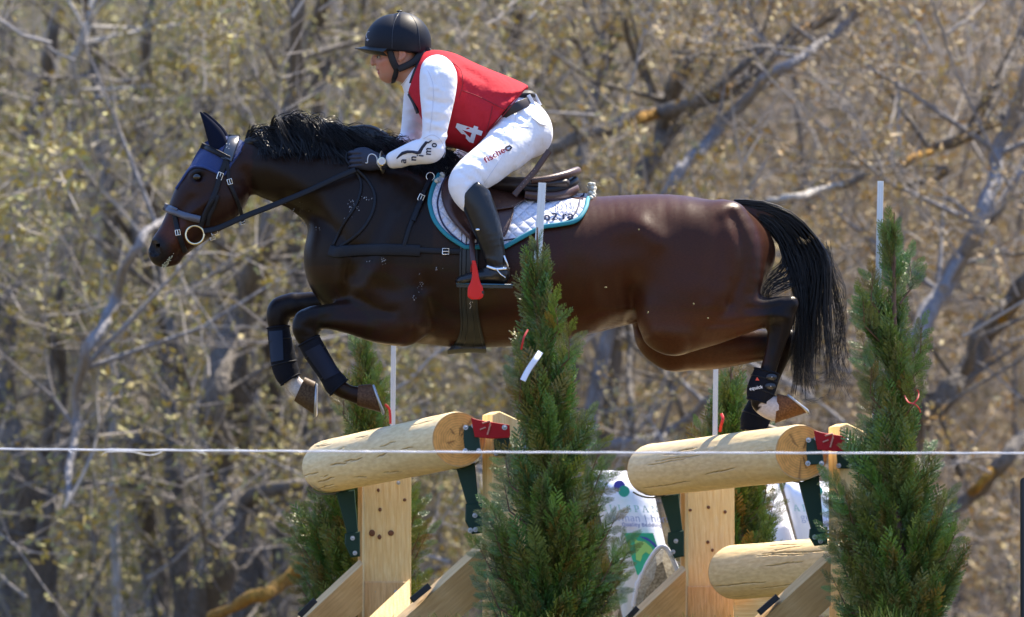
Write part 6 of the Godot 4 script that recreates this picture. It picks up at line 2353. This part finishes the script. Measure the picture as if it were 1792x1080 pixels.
func make_small_things() -> void:
	stake("white plastic stake in the left near cypress, top crossing the saddle pad", [949, 320], [930, 640], 1.30, 0.0135)
	stake("white plastic stake standing tall in the cypress at right", [1541, 317], [1530, 850], 1.30, 0.0105)
	stake("white stake behind the left log, under the horse's elbow", [690, 470], [687, 760], -1.62, 0.0095)
	stake("white stake behind the right log, under the horse's stifle", [1254, 500], [1251, 790], -1.62, 0.0095)
	var redr := mat(lin(0.5, 0.02, 0.02), 0.5, {"backlight_enabled": true, "backlight": Color(0.5, 0.1, 0.1)})
	ribbon("ribbon", "thin red ribbon tied in a bow in the right near cypress", "ribbon", [[1583, 692, 1.58], [1590, 704, 1.62], [1600, 707, 1.63], [1608, 714, 1.62], [1611, 722, 1.6]], 0.0026, redr, Vector3(0.2, 0.3, 1))
	ribbon("ribbon", "red ribbon end curling up in the right near cypress beside the bow", "ribbon", [[1599, 706, 1.63], [1606, 698, 1.62], [1608, 688, 1.6], [1605, 682, 1.6]], 0.0022, redr)
	ribbon("ribbon", "small red ribbon strip above the white tag in the left near cypress", "ribbon", [[924, 577, 1.56], [917, 590, 1.58], [914, 602, 1.58], [912, 612, 1.57]], 0.0035, redr)
	ribbon("plant_tag", "white plant tag hanging in the left near cypress", "tag", [[946, 616, 1.57], [938, 628, 1.60], [928, 642, 1.61], [921, 654, 1.62], [915, 666, 1.63]], 0.0105, mat(lin(0.72, 0.72, 0.76), 0.5))
	ribbon("ribbon", "red and white ribbon on the far stake by the left log", "ribbon", [[674, 708, -1.5], [681, 716, -1.5], [683, 730, -1.5], [683, 742, -1.5]], 0.005, redr)
	ribbon("ribbon", "bright red ribbon hanging beside the far stake behind the right log", "ribbon", [[1262, 724, -1.5], [1265, 732, -1.48], [1262, 745, -1.48], [1260, 756, -1.5]], 0.006, mat(lin(0.62, 0.02, 0.012), 0.4))
	ribbon("label_strip", "white paper strip round the tall stake in the right cypress", "label", [[1516, 581, 1.33], [1530, 577, 1.335], [1546, 573, 1.33]], 0.012, mat(lin(0.72, 0.73, 0.74), 0.6), Vector3(0, 0.1, 1))
	# rope
	var mb := MB.new()
	var pts := []
	for i in 61:
		var x := lerpf(-60, 1852, i / 60.0)
		pts.append(P(x, 786.2 + 7.0 * (x / 1792.0) + 2.0 * sin(PI * clampf(x / 1792.0, 0, 1)) + 0.4 * sin(i * 2.1), 3.2))
	for s in 3:
		var tw := []
		for i in 900:
			var f := i / 899.0 * 60.0
			var p: Vector3 = pts[int(minf(f, 59.0))].lerp(pts[int(minf(f, 59.0)) + 1], f - int(minf(f, 59.0)))
			var a := i * 0.9 + TAU * s / 3.0
			tw.append(p + Vector3(0, cos(a), sin(a)) * 0.0016)
		mb.tube(tw, [0.0020], 5)
	var rope := obj("rope", mb.done(mat(lin(0.74, 0.75, 0.78), 0.8)))
	tag(rope, "white twisted rope stretched right across the view before the fences", "rope")
	mb = MB.new()
	mb.tube(line([[178, 797, 3.2], [188, 791, 3.21], [230, 791, 3.22], [262, 797, 3.22], [283, 791, 3.21]], 4), [0.0013], 4)
	for q in [[40, -5], [345, 4], [120, 4], [352, 5], [408, -3], [520, 3], [1240, -4], [640, 3]]:
		mb.tube(line([[q[0], 788, 3.205], [q[0] + 4, 788 + q[1], 3.21], [q[0] + 9, 788 + q[1] * 1.3, 3.21]], 3), [0.0008], 3)
	obj("loose_strand", mb.done(mat(lin(0.7, 0.71, 0.74), 0.8)), rope)
	# dark stake at the right edge
	mb = MB.new()
	var b := P(1793, 1100, 1.4)
	var tp := P(1793, 842, 1.4)
	mb.tube([Vector3(b.x, 0.1, b.z), tp, tp + Vector3(0, 0.008, 0), tp + Vector3(0, 0.013, 0)], [0.016, 0.016, 0.012, 0.002], 14)
	tag(obj("rope_post", mb.done(mat(lin(0.02, 0.022, 0.026), 0.6))), "dark round topped post cut by the right edge of the view", "post")
	make_bales()
	# turf thrown up by the hooves, and a fly
	var crumb := mat(lin(0.22, 0.19, 0.08), 0.9)
	var i := 0
	for q in [[1060, 503, 0.4], [1134, 547, 0.42], [1214, 532, 0.45], [1239, 557, 0.45], [1385, 250, 0.3], [1545, 735, 0.6], [1632, 614, 0.8], [1118, 402, 0.5], [1010, 64, -0.5], [1215, 50, -0.4]]:
		mb = MB.new()
		mb.ball(Vector3.ZERO, Vector3(0.0055 - 0.0006 * (i % 4), 0.003, 0.003), 6, 4, Basis(Vector3(0.3, 0.2, 1).normalized(), i * 1.1))
		var o := obj("turf_crumb", mb.done(crumb))
		o.position = P(q[0], q[1], q[2])
		tag(o, "crumb of dry turf thrown into the air around the horse", "turf crumb", "crumbs of turf in the air")
		i += 1
	var fly := thing("fly", "small dark fly hovering right of the left near cypress", "fly", P(1007, 658, 0.9))
	mb = MB.new()
	mb.ball(Vector3.ZERO, Vector3(0.007, 0.0035, 0.0035), 8, 6, Basis(Vector3(0, 0, 1), -0.5))
	obj("body", mb.done(mat(lin(0.01, 0.01, 0.01), 0.4)), fly)
	for s in [1.0, -1.0]:
		mb = MB.new()
		mb.ball(Vector3(-0.002, 0.004, 0.003 * s), Vector3(0.005, 0.0006, 0.002), 8, 4, Basis(Vector3(0, 0, 1), 0.5))
		obj("wing", mb.done(mat(lin(0.12, 0.11, 0.1), 0.3)), fly)


# bales of bedding in printed white plastic; face given by its four drawing corners
func bale(label: String, q: Array, z: float, printed: bool) -> void:
	var a := P(q[0][0], q[0][1], z); var b := P(q[1][0], q[1][1], z); var d := P(q[3][0], q[3][1], z)
	var ex := (b - a); var w := ex.length(); ex /= w
	var ey := (a - d); var h := ey.length(); ey /= h
	var n := ex.cross(ey).normalized()
	var t := thing("bedding_bale", label, "bale", d.lerp(b, 0.5), "bales of bedding behind the fences")
	var film := mat(lin(0.78, 0.77, 0.80), 0.35)
	film.normal_enabled = true
	film.normal_texture = noise_tex(0.012, 91, Color.BLACK, Color.WHITE, 256, 4, FastNoiseLite.TYPE_SIMPLEX_SMOOTH, 7.0)
	film.normal_scale = 0.3
	film.uv1_triplanar = true; film.uv1_scale = Vector3(2.5, 2.5, 2.5)
	var mb := MB.new()
	# a pillow-shaped block
	var rows := []
	var N := 14
	for s in [1.0, -1.0]:
		rows = []
		for i in N + 1:
			var row := []
			for k in N + 1:
				var u := k / float(N); var v := i / float(N)
				var edge := pow(sin(clampf(u, 0.0, 1.0) * PI), 0.35) * pow(sin(clampf(v, 0.0, 1.0) * PI), 0.35)
				var pinch := 1.0 - 0.035 * (1.0 - edge)
				var pp := ex * (u - 0.5) * w * pinch + ey * (v - 0.5) * h * pinch
				row.append(pp + n * (-0.15 + s * 0.15 * edge))
			rows.append(row)
		mb.sheet(rows)
		for i in range(mb.v.size() - (N + 1) * (N + 1), mb.v.size()): if mb.n[i].dot(n) * s < 0.0: mb.n[i] = -mb.n[i]
	obj("wrapping", mb.done(film), t)
	if not printed: return
	var o := func(px: float, py: float, lift := 0.006) -> Vector3:
		var p := P(px, py, z)
		return p - t.position + n * lift
	var place := func(called: String, s: String, px: float, py: float, size: float, c: Color, weight := 400, font := "Droid Sans") -> void:
		var tm := text_mesh(s, size, 0.002, mat(c, 0.5), font, weight)
		tm.horizontal_alignment = HORIZONTAL_ALIGNMENT_LEFT
		var x := obj(called, tm, t)
		x.transform = Transform3D(Basis(ex, ey, n), o.call(px, py))
	var ox: float = q[0][0] - 1030.0
	place.call("brand_lettering", "A L L S P A N", 1050 + ox, 889, 0.040, lin(0.30, 0.55, 0.47), 400, "Droid Serif")
	place.call("brand_lettering", "german | horse", 1063 + ox, 906, 0.040, lin(0.30, 0.36, 0.55))
	place.call("small_print", "Quality Bedding", 1088 + ox, 918, 0.022, lin(0.18, 0.22, 0.45), 700)
	for e in [[1084, 851, lin(0.05, 0.06, 0.40)], [1092, 860, lin(0.02, 0.36, 0.26)]]:
		var m2 := MB.new()
		m2.prism(circle(o.call(e[0] + ox, e[1], 0.006 + (0.002 if e[1] > 855 else 0.0)), 0.024, n, 24), n * 0.001)
		obj("round_emblem", m2.done(mat(e[2], 0.5)), t)
	var shape := func(called: String, poly: Array, lift: float, c: Color) -> void:
		var m3 := MB.new()
		var pl := PackedVector2Array()
		for e in poly: pl.append(Vector2(e[0] + ox, e[1]))
		for id in Array(Geometry2D.triangulate_polygon(pl)):
			mb_vert(m3, o.call(pl[id].x, pl[id].y, lift), n)
		obj(called, m3.done(mat(c, 0.5)), t)
	shape.call("green_panel", [[1092, 933], [1143, 933], [1152, 962], [1122, 1008], [1115, 1006]], 0.007, lin(0.02, 0.42, 0.24))
	shape.call("pale_emblem", [[1110, 943], [1117, 947], [1128, 948], [1140, 958], [1147, 974], [1136, 970], [1130, 966], [1124, 972], [1121, 983], [1113, 980], [1112, 962]], 0.009, lin(0.32, 0.62, 0.16))
	shape.call("blue_arc", [[1117, 938], [1132, 941], [1145, 950], [1156, 966], [1148, 960], [1136, 948]], 0.009, lin(0.05, 0.08, 0.38))
	shape.call("pale_emblem", [[1050, 1032], [1064, 1026], [1068, 1040], [1058, 1050], [1050, 1046]], 0.008, lin(0.32, 0.62, 0.16))
	shape.call("blue_arc", [[1050, 1052], [1064, 1052], [1070, 1042], [1066, 1056], [1054, 1060]], 0.008, lin(0.05, 0.08, 0.38))


func mb_vert(m: MB, p: Vector3, n: Vector3) -> void:
	var i := m.vert(p, n)
	if i % 3 == 2: m.tri(i - 2, i - 1, i)


func make_bales() -> void:
	bale("white bedding bale with a green panel, between left near cypress and right fence", [[1030, 815], [1138, 818], [1210, 1100], [1096, 1110]], -2.3, true)
	bale("blank side of a white bale seen behind the right fence, left of the slanting seam", [[1262, 838], [1366, 838], [1430, 1070], [1330, 1080]], -2.9, false)
	bale("pale printed bale right of the slanting seam behind the right fence", [[1368, 834], [1480, 838], [1540, 1080], [1432, 1080]], -2.75, true)
	# an open clear sack of wood shavings leaning on the first bale
	var t := thing("shavings_sack", "clear sack of wood shavings with white rim leaning on the left bale", "sack", P(1150, 1030, -2.0))
	var sh := mat(Color.WHITE, 0.9)
	sh.albedo_texture = noise_tex(0.06, 95, Color(0.42, 0.37, 0.28), Color(0.80, 0.76, 0.66), 256, 5)
	sh.uv1_triplanar = true; sh.uv1_scale = Vector3(4, 4, 4)
	var poly := [[1104, 1090], [1110, 1040], [1122, 1004], [1146, 968], [1162, 960], [1178, 985], [1192, 1030], [1204, 1095]]
	var mb := MB.new()
	var ring_ := []
	for q in poly: ring_.append(P(q[0], q[1], -2.1))
	mb.prism(ring_, Vector3(0, 0, 0.10), 0.04)
	obj("shavings", mb.done(sh), t, -t.position)
	mb = MB.new()
	mb.tube(line([[1108, 1062, -1.99], [1114, 1030, -1.99], [1126, 1000, -1.99], [1148, 964, -1.98], [1164, 958, -1.98], [1180, 985, -1.98], [1196, 1034, -1.99], [1206, 1095, -1.99]], 4), [0.007, 0.011, 0.008, 0.012, 0.009, 0.013, 0.008, 0.011, 0.007, 0.010], 8, true, 0.6, Vector3(0, 0, 1))
	obj("rim", mb.done(mat(lin(0.72, 0.72, 0.74), 0.35)), t, -t.position)


# ---------------------------------------------------------------- the wood behind
func twig_mesh(seed_: int, stem_m: Material, leaf_m: Material, leafy: float) -> ArrayMesh:
	var r := RandomNumberGenerator.new()
	r.seed = seed_
	var st := MB.new()
	var lf := MB.new()
	var main := [Vector3.ZERO]
	var d := Vector3(0, 1, 0)
	for i in 6:
		d = (d + Vector3(r.randf_range(-0.28, 0.28), 0.05, r.randf_range(-0.28, 0.28))).normalized()
		main.append(main[i] + d * 0.15)
	st.tube(main, [0.009, 0.008, 0.0065, 0.005, 0.004, 0.003, 0.0015], 4, false)
	var ends := [main[6]]
	for i in 11:
		var k := 1 + r.randi() % 5
		var o: Vector3 = main[k].lerp(main[k + 1], r.randf())
		var dd := Vector3(r.randf_range(-1, 1), r.randf_range(0.0, 1.0), r.randf_range(-1, 1)).normalized()
		var l := r.randf_range(0.16, 0.42)
		var mid := o + dd * l * 0.5 + Vector3(0, 0.02, 0)
		var e := o + dd * l + Vector3(0, 0.05, 0)
		st.tube([o, mid, e], [0.0045, 0.0035, 0.0015], 3, false)
		ends.append(e); ends.append(mid); ends.append(o.lerp(mid, 0.5)); ends.append(mid.lerp(e, 0.5))
	for e in ends:
		if r.randf() > leafy: continue
		for j in 6:
			var n := Vector3(r.randf_range(-1, 1), r.randf_range(-0.3, 1), r.randf_range(-1, 1)).normalized()
			var x := n.cross(Vector3(r.randf_range(-1, 1), r.randf_range(-1, 1), r.randf_range(-1, 1))).normalized()
			var y := n.cross(x)
			var s := r.randf_range(0.013, 0.030)
			var o: Vector3 = e + Vector3(r.randf_range(-1, 1), r.randf_range(-1, 1), r.randf_range(-1, 1)) * 0.042
			lf.col = Color(0.98, 0.94, 0.95).lerp(Color(1.1, 1.0, 0.76), r.randf())
			if r.randf() < 0.28: lf.col = Color(1.15, 0.84, 0.72)
			var a := lf.vert(o, n); var b := lf.vert(o + (x * 0.45 + y) * s, n); var c := lf.vert(o + y * s * 2.1 + n * s * 0.3, n); var q := lf.vert(o + (x * -0.45 + y) * s, n)
			lf.tri(a, b, c); lf.tri(a, c, q)
	var m := st.done(stem_m)
	var arr := []
	arr.resize(Mesh.ARRAY_MAX)
	lf.rewind()
	arr[Mesh.ARRAY_VERTEX] = lf.v; arr[Mesh.ARRAY_NORMAL] = lf.n; arr[Mesh.ARRAY_COLOR] = lf.c; arr[Mesh.ARRAY_TEX_UV] = lf.uv; arr[Mesh.ARRAY_INDEX] = lf.ix
	m.add_surface_from_arrays(Mesh.PRIMITIVE_TRIANGLES, arr)
	m.surface_set_material(1, leaf_m)
	return m


var twigs := []
var bark_mats := []


# a limb through drawing points at depth z, roughened; returns its points
func limb_pts(st: Array, z: float, r: RandomNumberGenerator, rough := 5.0) -> Array:
	var rows := []
	for q in st: rows.append([q[0], q[1], q[2] if q.size() > 2 else 6.0])
	var pts := []
	var rad := []
	var i := 0
	var ph := r.randf() * 10.0
	for q in smooth_pts(rows, 6):
		var k := rough * sin(i * 0.9 + ph) * 0.5 + r.randf_range(-rough, rough) * 0.3
		var zz := z + 0.25 * sin(i * 0.35 + ph)
		pts.append(P(q[0] + k, q[1] + k * 0.4, zz))
		rad.append(maxf(q[2] * S(z) * (1.0 + 0.10 * sin(i * 1.7 + ph) + r.randf_range(-0.06, 0.06)), 0.004))
		i += 1
	return [pts, rad]


# limbs: arrays of [px, py, half width]; the first is the trunk
func wood_tree(called: String, label: String, limbs: Array, z: float, tone: int, seed_: int, twig_n: float, moss := []) -> void:
	var r := RandomNumberGenerator.new()
	r.seed = seed_
	var first := limb_pts(limbs[0], z, r)
	var t := thing(called, label, "fallen trunk" if called == "fallen_trunk" else "tree", first[0][0], "trees of the wood behind the jump")
	var xs := [[], [], []]
	var br := MB.new()
	for i in limbs.size():
		var lp := first if i == 0 else limb_pts(limbs[i], z + r.randf_range(-0.3, 0.3), r)
		var mb := MB.new()
		mb.tube(lp[0], lp[1], 9, true, 1.0, Vector3.ZERO, 1.0)
		obj("trunk" if i == 0 else "limb", mb.done(bark_mats[tone]), t, -t.position)
		# side branches and twigs along the limb
		var n: int = lp[0].size()
		var L := 0.0
		for k in n - 1: L += (lp[0][k + 1] - lp[0][k]).length()
		for k in int(L * twig_n * 0.7):
			var f := r.randf() * (n - 1.01)
			var o: Vector3 = lp[0][int(f)].lerp(lp[0][int(f) + 1], f - int(f))
			var d := Vector3(r.randf_range(-1, 1), r.randf_range(-0.15, 1.0), r.randf_range(-1, 1)).normalized()
			var l := r.randf_range(0.3, 1.7)
			var p1 := o + d * l * 0.5 + Vector3(0, r.randf_range(-0.06, 0.06), 0)
			var p2 := o + d * l + Vector3(0, r.randf_range(0.0, 0.22) * l, 0)
			br.tube([o, p1, p2], [minf(0.02, lp[1][int(f)] * 0.6), 0.010, 0.004], 4, false)
			for q in (2 if r.randf() < 0.7 else 1):
				var up := (d + Vector3(r.randf_range(-0.7, 0.7), r.randf_range(-0.1, 0.9), r.randf_range(-0.7, 0.7))).normalized()
				var x := up.cross(Vector3(r.randf_range(-1, 1), 0.2, r.randf_range(-1, 1))).normalized()
				var sc := r.randf_range(0.6, 1.15)
				xs[r.randi() % 3].append(Transform3D(Basis(x * sc, up * sc, x.cross(up) * sc), (p1 if q == 0 else p2) - t.position))
	if br.v.size(): obj("branches", br.done(bark_mats[tone]), t, -t.position).set_meta("kind", "stuff")
	for q in moss:
		var lp := limb_pts(q, z + 0.04, r, 3.0)
		var mb := MB.new()
		mb.tube(lp[0], lp[1], 8)
		obj("moss", mb.done(bark_mats[3]), t, -t.position)
	for v in 3:
		if xs[v].size(): scatter("crown", twigs[v], xs[v], func(i): return leaf_tint(xs[v][i].origin + t.position, r), t)


func leaf_tint(p: Vector3, r: RandomNumberGenerator) -> Color:
	var right := smoothstep(-2.0, 2.5, p.x)
	var c := Color(0.96, 1.04, 0.68).lerp(Color(1.06, 0.97, 0.9), right)
	return c * r.randf_range(0.7, 1.25)


func make_wood() -> void:
	var stem := mat(lin(0.29, 0.26, 0.23), 0.9)
	var leaf := mat(lin(0.32, 0.285, 0.175), 0.7, {"vertex_color_use_as_albedo": true, "backlight_enabled": true, "backlight": Color(0.5, 0.45, 0.2)})
	for i in 3: twigs.append(twig_mesh(400 + i, stem, leaf, [0.66, 0.40, 0.12][i]))
	for c in [[Color(0.28, 0.262, 0.245), Color(0.50, 0.472, 0.44)], [Color(0.48, 0.46, 0.43), Color(0.74, 0.72, 0.69)], [Color(0.38, 0.37, 0.375), Color(0.58, 0.575, 0.585)], [Color(0.38, 0.27, 0.08), Color(0.66, 0.50, 0.17)]]:
		var b := mat(Color.WHITE, 0.95)
		b.albedo_texture = noise_tex(0.03, 120 + bark_mats.size(), c[0], c[1], 256, 5)
		b.normal_enabled = true
		b.normal_texture = noise_tex(0.05, 130 + bark_mats.size(), Color.BLACK, Color.WHITE, 256, 4, FastNoiseLite.TYPE_SIMPLEX_SMOOTH, 9.0)
		b.uv1_triplanar = true; b.uv1_scale = Vector3(2.2, 0.8, 2.2)
		bark_mats.append(b)
	# trees one can tell apart: [name, label, limbs, depth, bark tone, twigs per metre, moss]
	var list := [
		["tree", "stout dark trunk at lower left forking above its base into two limbs", [[[352, 1300, 42], [362, 1080, 38], [384, 980, 34], [404, 900, 30], [388, 800, 27], [372, 720, 24], [392, 620, 22], [430, 520, 20], [462, 420, 17], [492, 300, 15], [512, 160, 14], [522, 20, 12], [530, -90, 10]], [[404, 900, 17], [440, 868, 14], [500, 852, 12], [570, 846, 10], [640, 838, 7]], [[392, 800, 16], [350, 730, 14], [322, 650, 12], [292, 540, 10], [276, 430, 8], [262, 320, 6]]], -13.0, 0, 5],
		["tree", "dark leaning trunk left of the horse's nose crossing behind the rope", [[[300, 1280, 26], [268, 1000, 24], [246, 860, 22], [236, 700, 20], [214, 560, 18], [196, 400, 16], [180, 250, 13], [160, 60, 11], [150, -80, 9]], [[236, 700, 9], [200, 640, 7], [150, 600, 6], [110, 540, 4]]], -16.0, 0, 4],
		["tree", "grey dead limb bending down left below the horse's muzzle", [[[118, 880, 5], [130, 760, 7], [140, 660, 9], [160, 600, 10], [196, 540, 10], [214, 480, 9], [246, 420, 8], [290, 380, 6], [320, 352, 4]]], -11.0, 2, 2],
		["tree", "dark trunk leaning right in the top left corner of the wood", [[[20, 1300, 24], [14, 900, 22], [8, 620, 20], [30, 380, 17], [62, 200, 15], [96, 60, 12], [120, -80, 9]], [[8, 640, 12], [-30, 500, 9]]], -18.0, 0, 4],
		["tree", "thin pale trunk lit by the sun at upper left", [[[210, 1300, 9], [196, 700, 8], [160, 300, 7], [130, 120, 7], [156, 40, 6], [172, -60, 5]]], -14.0, 1, 4],
		["tree", "dark upright trunk behind the horse's mane and poll", [[[560, 1300, 22], [548, 800, 20], [512, 330, 17], [506, 200, 16], [520, 100, 14], [562, 20, 12], [590, -80, 9]], [[512, 190, 8], [560, 130, 7], [620, 40, 5], [650, -40, 4]]], -15.0, 0, 4],
		["tree", "slim grey trunk between the rider's helmet and the mane", [[[640, 1300, 12], [620, 700, 11], [610, 200, 9], [628, 80, 8], [640, -60, 6]]], -20.0, 2, 4],
		["tree", "dark curved trunk above the horse's croup leaning right at the top", [[[1020, 1300, 22], [1060, 700, 20], [1110, 345, 16], [1150, 275, 14], [1164, 215, 14], [1186, 140, 13], [1236, 70, 12], [1292, 0, 11], [1330, -60, 9]], [[1164, 190, 7], [1120, 120, 6], [1090, 30, 5]]], -13.0, 0, 3],
		["tree", "long grey limb rising right behind the croup to the upper right", [[[1010, 900, 16], [1080, 500, 13], [1168, 335, 11], [1220, 265, 11], [1290, 190, 10], [1352, 128, 9], [1420, 90, 8], [1500, 20, 7], [1560, -60, 5]]], -12.0, 2, 3],
		["fallen_trunk", "mossy leaning limb crossing the wood above the saddle's cantle", [[[960, 262, 12], [1040, 232, 12], [1120, 205, 13], [1210, 182, 13], [1300, 150, 11], [1380, 66, 10], [1440, 36, 8], [1500, 0, 6]], [[1210, 182, 7], [1340, 84, 6], [1300, 90, 5], [1180, 92, 4]]], -12.5, 0, 2, [[[1110, 212, 9], [1150, 198, 11], [1190, 184, 9]], [[1240, 170, 9], [1275, 158, 11], [1310, 148, 7]], [[1400, 55, 7], [1450, 30, 8]]]],
		["fallen_trunk", "mossy branch slanting up to the right edge above the far stake", [[[1350, 352, 5], [1420, 338, 6], [1480, 320, 7], [1560, 285, 9], [1640, 258, 11], [1720, 222, 13], [1792, 180, 14], [1860, 140, 14]], [[1720, 222, 8], [1728, 170, 7], [1760, 120, 6], [1800, 40, 5]], [[1600, 290, 5], [1660, 300, 6], [1570, 330, 5]]], -12.0, 0, 2.5, [[[1580, 282, 6], [1640, 262, 8], [1700, 240, 7]]]],
		["fallen_trunk", "pale broken branch lying level above the horse's tail", [[[1345, 352, 6], [1380, 347, 7], [1420, 338, 7], [1470, 322, 5]]], -10.5, 1, 0.5],
		["tree", "smooth grey trunk leaning right behind the right near cypress", [[[1480, 1300, 22], [1560, 720, 19], [1616, 565, 17], [1660, 490, 16], [1700, 420, 15], [1736, 330, 14], [1752, 250, 12], [1800, 130, 10], [1840, 20, 8]], [[1650, 505, 9], [1690, 440, 7], [1740, 380, 6], [1790, 300, 5]]], -11.5, 2, 2.5],
		["tree", "dark mossy trunk leaning right beside the right cypress", [[[1500, 1000, 24], [1600, 760, 22], [1650, 700, 21], [1690, 650, 20], [1740, 570, 18], [1800, 490, 17], [1880, 400, 15]], [[1690, 650, 9], [1720, 560, 8], [1790, 510, 7]]], -12.5, 0, 3, [[[1640, 704, 14], [1672, 682, 12]], [[1752, 560, 8], [1790, 512, 8]]]],
		["fallen_trunk", "mossy dark limb low at the right edge below the lichened trunk", [[[1660, 900, 10], [1720, 850, 13], [1760, 800, 14], [1800, 760, 14], [1870, 700, 13]], [[1640, 700, 5], [1680, 830, 5], [1660, 780, 6]]], -11.5, 0, 3, [[[1700, 862, 8], [1740, 822, 9]]]],
		["tree", "thin dark sapling standing under the horse's belly", [[[1112, 1300, 7], [1108, 820, 6], [1104, 700, 6], [1100, 600, 5], [1094, 500, 5], [1086, 300, 4]]], -12.0, 0, 4],
		["tree", "thin dark sapling leaning left under the horse's flank", [[[1260, 1300, 8], [1215, 820, 7], [1190, 720, 6], [1160, 640, 6], [1120, 540, 5], [1080, 400, 4]]], -12.5, 0, 4],
		["fallen_trunk", "grey fallen limb behind the gap between the two fences", [[[900, 700, 5], [1000, 812, 9], [1060, 782, 11], [1120, 772, 11], [1180, 752, 9], [1240, 700, 7]]], -12.0, 2, 2],
		["fallen_trunk", "golden lichened branch in the lower left corner of the wood", [[[370, 1080, 8], [430, 1052, 11], [480, 1030, 13], [520, 1002, 12], [560, 980, 8]]], -10.0, 3, 1],
		["tree", "dark double trunk behind the forelegs and the left log", [[[440, 1300, 30], [430, 900, 28], [420, 760, 26], [412, 640, 24], [430, 560, 20], [470, 450, 16]], [[470, 1200, 18], [500, 900, 16], [480, 700, 13], [470, 560, 10]]], -15.5, 0, 4],
		["tree", "broad dark trunk at the far left leaning over the rope", [[[90, 1300, 30], [70, 1000, 28], [30, 820, 25], [-10, 640, 22], [-40, 480, 19]], [[60, 960, 14], [96, 840, 12], [110, 700, 10], [100, 560, 8], [120, 420, 6]]], -14.0, 0, 4],
		["tree", "dark trunk under the horse's raised chin leaning left", [[[330, 1300, 20], [310, 900, 19], [300, 700, 18], [286, 560, 16], [258, 470, 14], [240, 360, 13], [246, 220, 11], [260, 60, 9], [270, -80, 8]], [[258, 470, 8], [220, 400, 7], [170, 330, 5], [120, 300, 4]]], -14.5, 0, 4],
		["tree", "dark twin stems in the wood above the horse's poll", [[[400, 1300, 18], [396, 700, 16], [384, 400, 14], [372, 200, 12], [384, 60, 11], [398, -80, 9]], [[372, 210, 9], [340, 130, 8], [318, 20, 7], [310, -80, 6]]], -16.0, 0, 4],
		["tree", "dark upright trunk above the rider's back at the top", [[[900, 1300, 20], [890, 500, 18], [880, 200, 15], [900, 60, 13], [930, -60, 10]], [[884, 180, 8], [960, 120, 7], [1010, 30, 6]]], -17.0, 0, 4],
		["tree", "leaning dark trunk at top centre right of the rider's head", [[[1000, 700, 14], [1010, 320, 12], [1046, 150, 11], [1076, 60, 9], [1100, -60, 7]], [[1046, 150, 6], [1000, 60, 5]]], -15.0, 0, 4],
	]
	var k := 0
	for e in list:
		wood_tree(e[0], e[1], e[2], e[3], e[4], 500 + k, e[5], e[6] if e.size() > 6 else [])
		k += 1
	# slender trunks further back that nothing tells apart
	var r := RandomNumberGenerator.new()
	r.seed = 77
	for i in 62:
		var x := lerpf(-160.0, 1950.0, (i + r.randf() * 0.9) / 46.0) if i < 46 else (lerpf(-900.0, -180.0, (i - 46) / 8.0) if i < 54 else lerpf(1980.0, 2700.0, (i - 54) / 8.0))
		var w := r.randf_range(4, 17) * (1.0 if x < 1000 else 0.55)
		var lean := r.randf_range(-90, 130)
		wood_tree("tree", "slender grey trunk among budding twigs deep in the wood", [[[x - lean, 1320, w], [x - lean * 0.5, 850, w * 0.9], [x + r.randf_range(-20, 20), 450, w * 0.75], [x + lean * 0.5, 120, w * 0.6], [x + lean * 0.8, -120, w * 0.45]]], r.randf_range(-30, -18), 0 if r.randf() < 0.75 else 2, 600 + i, 3.0)
	# the tangle of budding shoots between the trunks
	var clump := FastNoiseLite.new()
	clump.seed = 5; clump.frequency = 0.5; clump.fractal_octaves = 2
	var xs := [[], [], []]
	for i in 13500:
		var z := -18.0 - pow(r.randf(), 0.8) * 32.0
		if i % 14 == 0: z = r.randf_range(-17.0, -10.0)
		var half := 1720.0 * S(z)
		var x := r.randf_range(-half, half)
		var y := ground_y(x, z) + r.randf_range(-0.2, 1.0) * 0.5 + r.randf() * (1330.0 * S(z))
		if clump.get_noise_3d(x * 2.2, y * 1.6, z * 0.8) < r.randf_range(-0.30, 0.22): continue
		var up := Vector3(r.randf_range(-0.9, 0.9), r.randf_range(0.1, 1.0), r.randf_range(-0.9, 0.9)).normalized()
		var a := up.cross(Vector3(r.randf_range(-1, 1), 0.2, r.randf_range(-1, 1))).normalized()
		var sc := r.randf_range(0.7, 1.5)
		xs[i % 3].append(Transform3D(Basis(a * sc, up * sc, a.cross(up) * sc), Vector3(x, y, z)))
	for v in 3:
		scatter("thicket", twigs[v], xs[v], func(i): return leaf_tint(xs[v][i].origin, r), self, ["tangle of budding yellow green shoots filling the wood", "mass of thin twigs with opening buds between the trunks", "haze of brown and olive spring shoots behind the jump"][v], "undergrowth")
